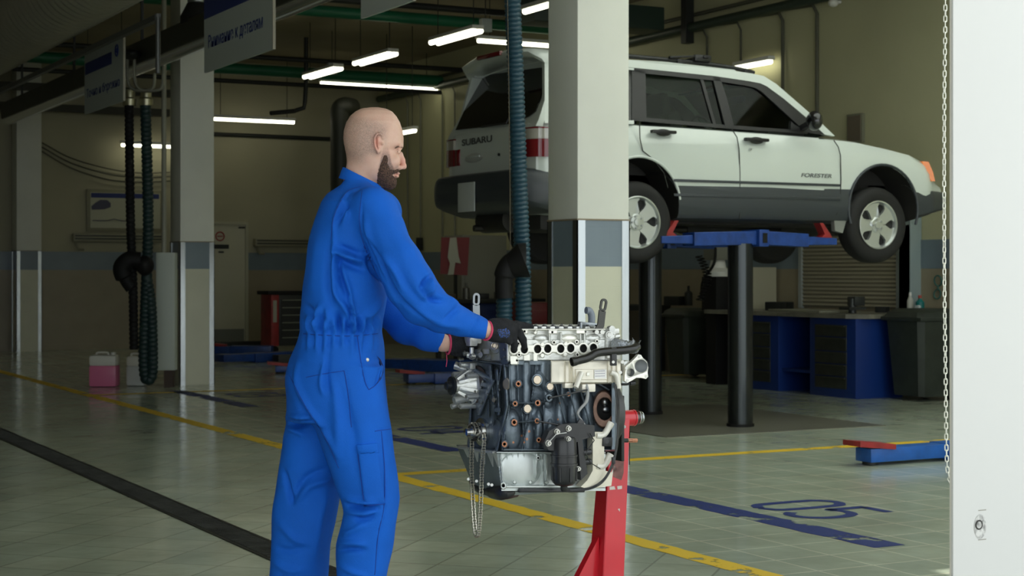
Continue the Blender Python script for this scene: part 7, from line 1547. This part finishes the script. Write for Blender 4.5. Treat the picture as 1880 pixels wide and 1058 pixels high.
# ------------------------------------------------------------------ lift under the car
lift = thing('car_lift', 'two column in-ground lift with blue arms holding up the white car', 'lift', (8.26, 12.2, 0))
colm = mat('lift_column_steel', (0.05, 0.056, 0.058), 0.22, 0.85, bump=0.03, bscale=30)
yN, yF = 11.50, 12.90; zt_ = cz(1385, 452)
for y in (yN, yF):
    MB().cyl((8.26, y, 0.006), (8.26, y, zt_+0.02), 0.106, 40).build('column', colm, lift)
    MB().cyl((8.26, y, 0.006), (8.26, y, 0.03), 0.115, 40).build('column_seal', black, lift)
zA_, zB2 = cz(1385, 453), cz(1385, 424)
for y in (yN, yF):
    o_ = y-yN; m = MB(); m.span((cx(1384), y-0.13, zA_), (cx(1402), y+0.13, zB2+0.01), bev=0.006); m.build('arm_head', blue_lift, lift)
    m = MB(); m.span((cx(1390), y-0.135, zA_+0.03), (cx(1398), y-0.128, zB2-0.02)); m.build('head_slot', black, lift)
    for (x0, x1, xi) in ((1384, 1270, 1213), (1402, 1480, 1535)):
        m = MB(); X0, X1, X2 = cx(x0), cx(x1), cx(xi); sg = 1 if X1 > X0 else -1
        m.prism([(X0, y-0.09, zA_+0.015), (X0, y-0.09, zB2-0.002), (X1, y-0.09, zB2-0.02), (X1, y-0.09, zA_+0.0)], (0, 0.18, 0)); m.build('outer_arm', blue_lift, lift, bevel=0.005)
        m = MB(); m.prism([(X1-sg*0.3, y-0.065, zA_+0.015), (X1-sg*0.3, y-0.065, zB2-0.03), (X2, y-0.065, zB2-0.055), (X2, y-0.065, zA_+0.02)], (0, 0.13, 0)); m.build('inner_arm', blue_lift, lift, bevel=0.005)
        xs = X2-sg*0.09; m = MB()
        m.prism([(xs-sg*0.07, y-0.05, zB2-0.05), (xs+sg*0.05, y-0.05, zB2-0.05), (xs+sg*0.03, y-0.05, zB2-0.02), (xs-sg*0.05, y-0.05, zb-0.006), (xs-sg*0.085, y-0.05, zb-0.006), (xs-sg*0.03, y-0.05, zB2-0.02)], (0, 0.09, 0)); m.build('saddle', red_dk, lift)
# hand chain of the roller gate hanging beside the white post
def link(m, c, rot, a, b, r):
    n, k = 20, 6; vs = []
    for i in range(n):
        w = 2*math.pi*i/n; ex = math.cos(w); ez = math.sin(w); cxz = V(ex*b, 0, ez*b+(a-b)*(1 if ez > 0.01 else -1 if ez < -0.01 else 0)); nr = V(ex, 0, ez)
        for j in range(k): t = 2*math.pi*j/k; p = cxz+nr*r*math.cos(t)+V(0, 1, 0)*r*math.sin(t); vs.append(rot @ p + c)
    m.add(vs, [(i*k+j, ((i+1) % n)*k+j, ((i+1) % n)*k+(j+1) % k, i*k+(j+1) % k) for i in range(n) for j in range(k)])
CD = 4.6; u_ = CD/FPX; chm = mat('galvanised_chain', (0.78, 0.78, 0.68), 0.4, 0.25)
gc = thing('gate_chain', 'galvanised hand chain hanging in a loop beside the white gate post', 'chain', atD(1738, 500, CD))
path = catmull([atD(1737, -1440, CD), atD(1737, -1000, CD), atD(1737, -500, CD), atD(1735.5, 0, CD), atD(1733.5, 200, CD), atD(1733.5, 480, CD), atD(1736, 700, CD), atD(1738, 840, CD), atD(1741.5, 872, CD), atD(1745, 883, CD), atD(1748.5, 870, CD), atD(1749, 830, CD+0.02), atD(1751, 600, CD+0.04), atD(1752, 200, CD+0.04), atD(1752, -500, CD+0.04), atD(1754, -1000, CD+0.04), atD(1758, -1440, CD+0.04)], 16)
Ls = [0]
for i in range(1, len(path)): Ls.append(Ls[-1]+(path[i]-path[i-1]).length)
pitch = 10.1*u_; n = int(Ls[-1]/pitch); j = 0; m = MB()
for i in range(n):
    s = i*pitch
    while j < len(path)-2 and Ls[j+1] < s: j += 1
    p = path[j].lerp(path[j+1], (s-Ls[j])/max(1e-9, Ls[j+1]-Ls[j])); d = (path[j+1]-path[j]).normalized()
    tw = 0.3*math.sin(i*0.06)+ (math.pi/2 if i % 2 else 0)-YAW+0.15*math.sin(i*0.9)
    q = V(0, 0, 1).rotation_difference(d).to_matrix() @ Matrix.Rotation(tw, 3, 'Z'); link(m, p, q, 5.9*u_, 2.7*u_, 1.15*u_)
m.build('chain_links', chm, gc)
_w = atD(1747, -1440, CD); MB().cyl(_w+V(0, -0.02, 0), _w+V(0, 0.02, 0), 0.035, 24).build('chain_wheel', dark, gc); MB().cyl(V(_w.x, FY-0.01, _w.z), _w, 0.012, 12).build('wheel_axle', dark, gc)
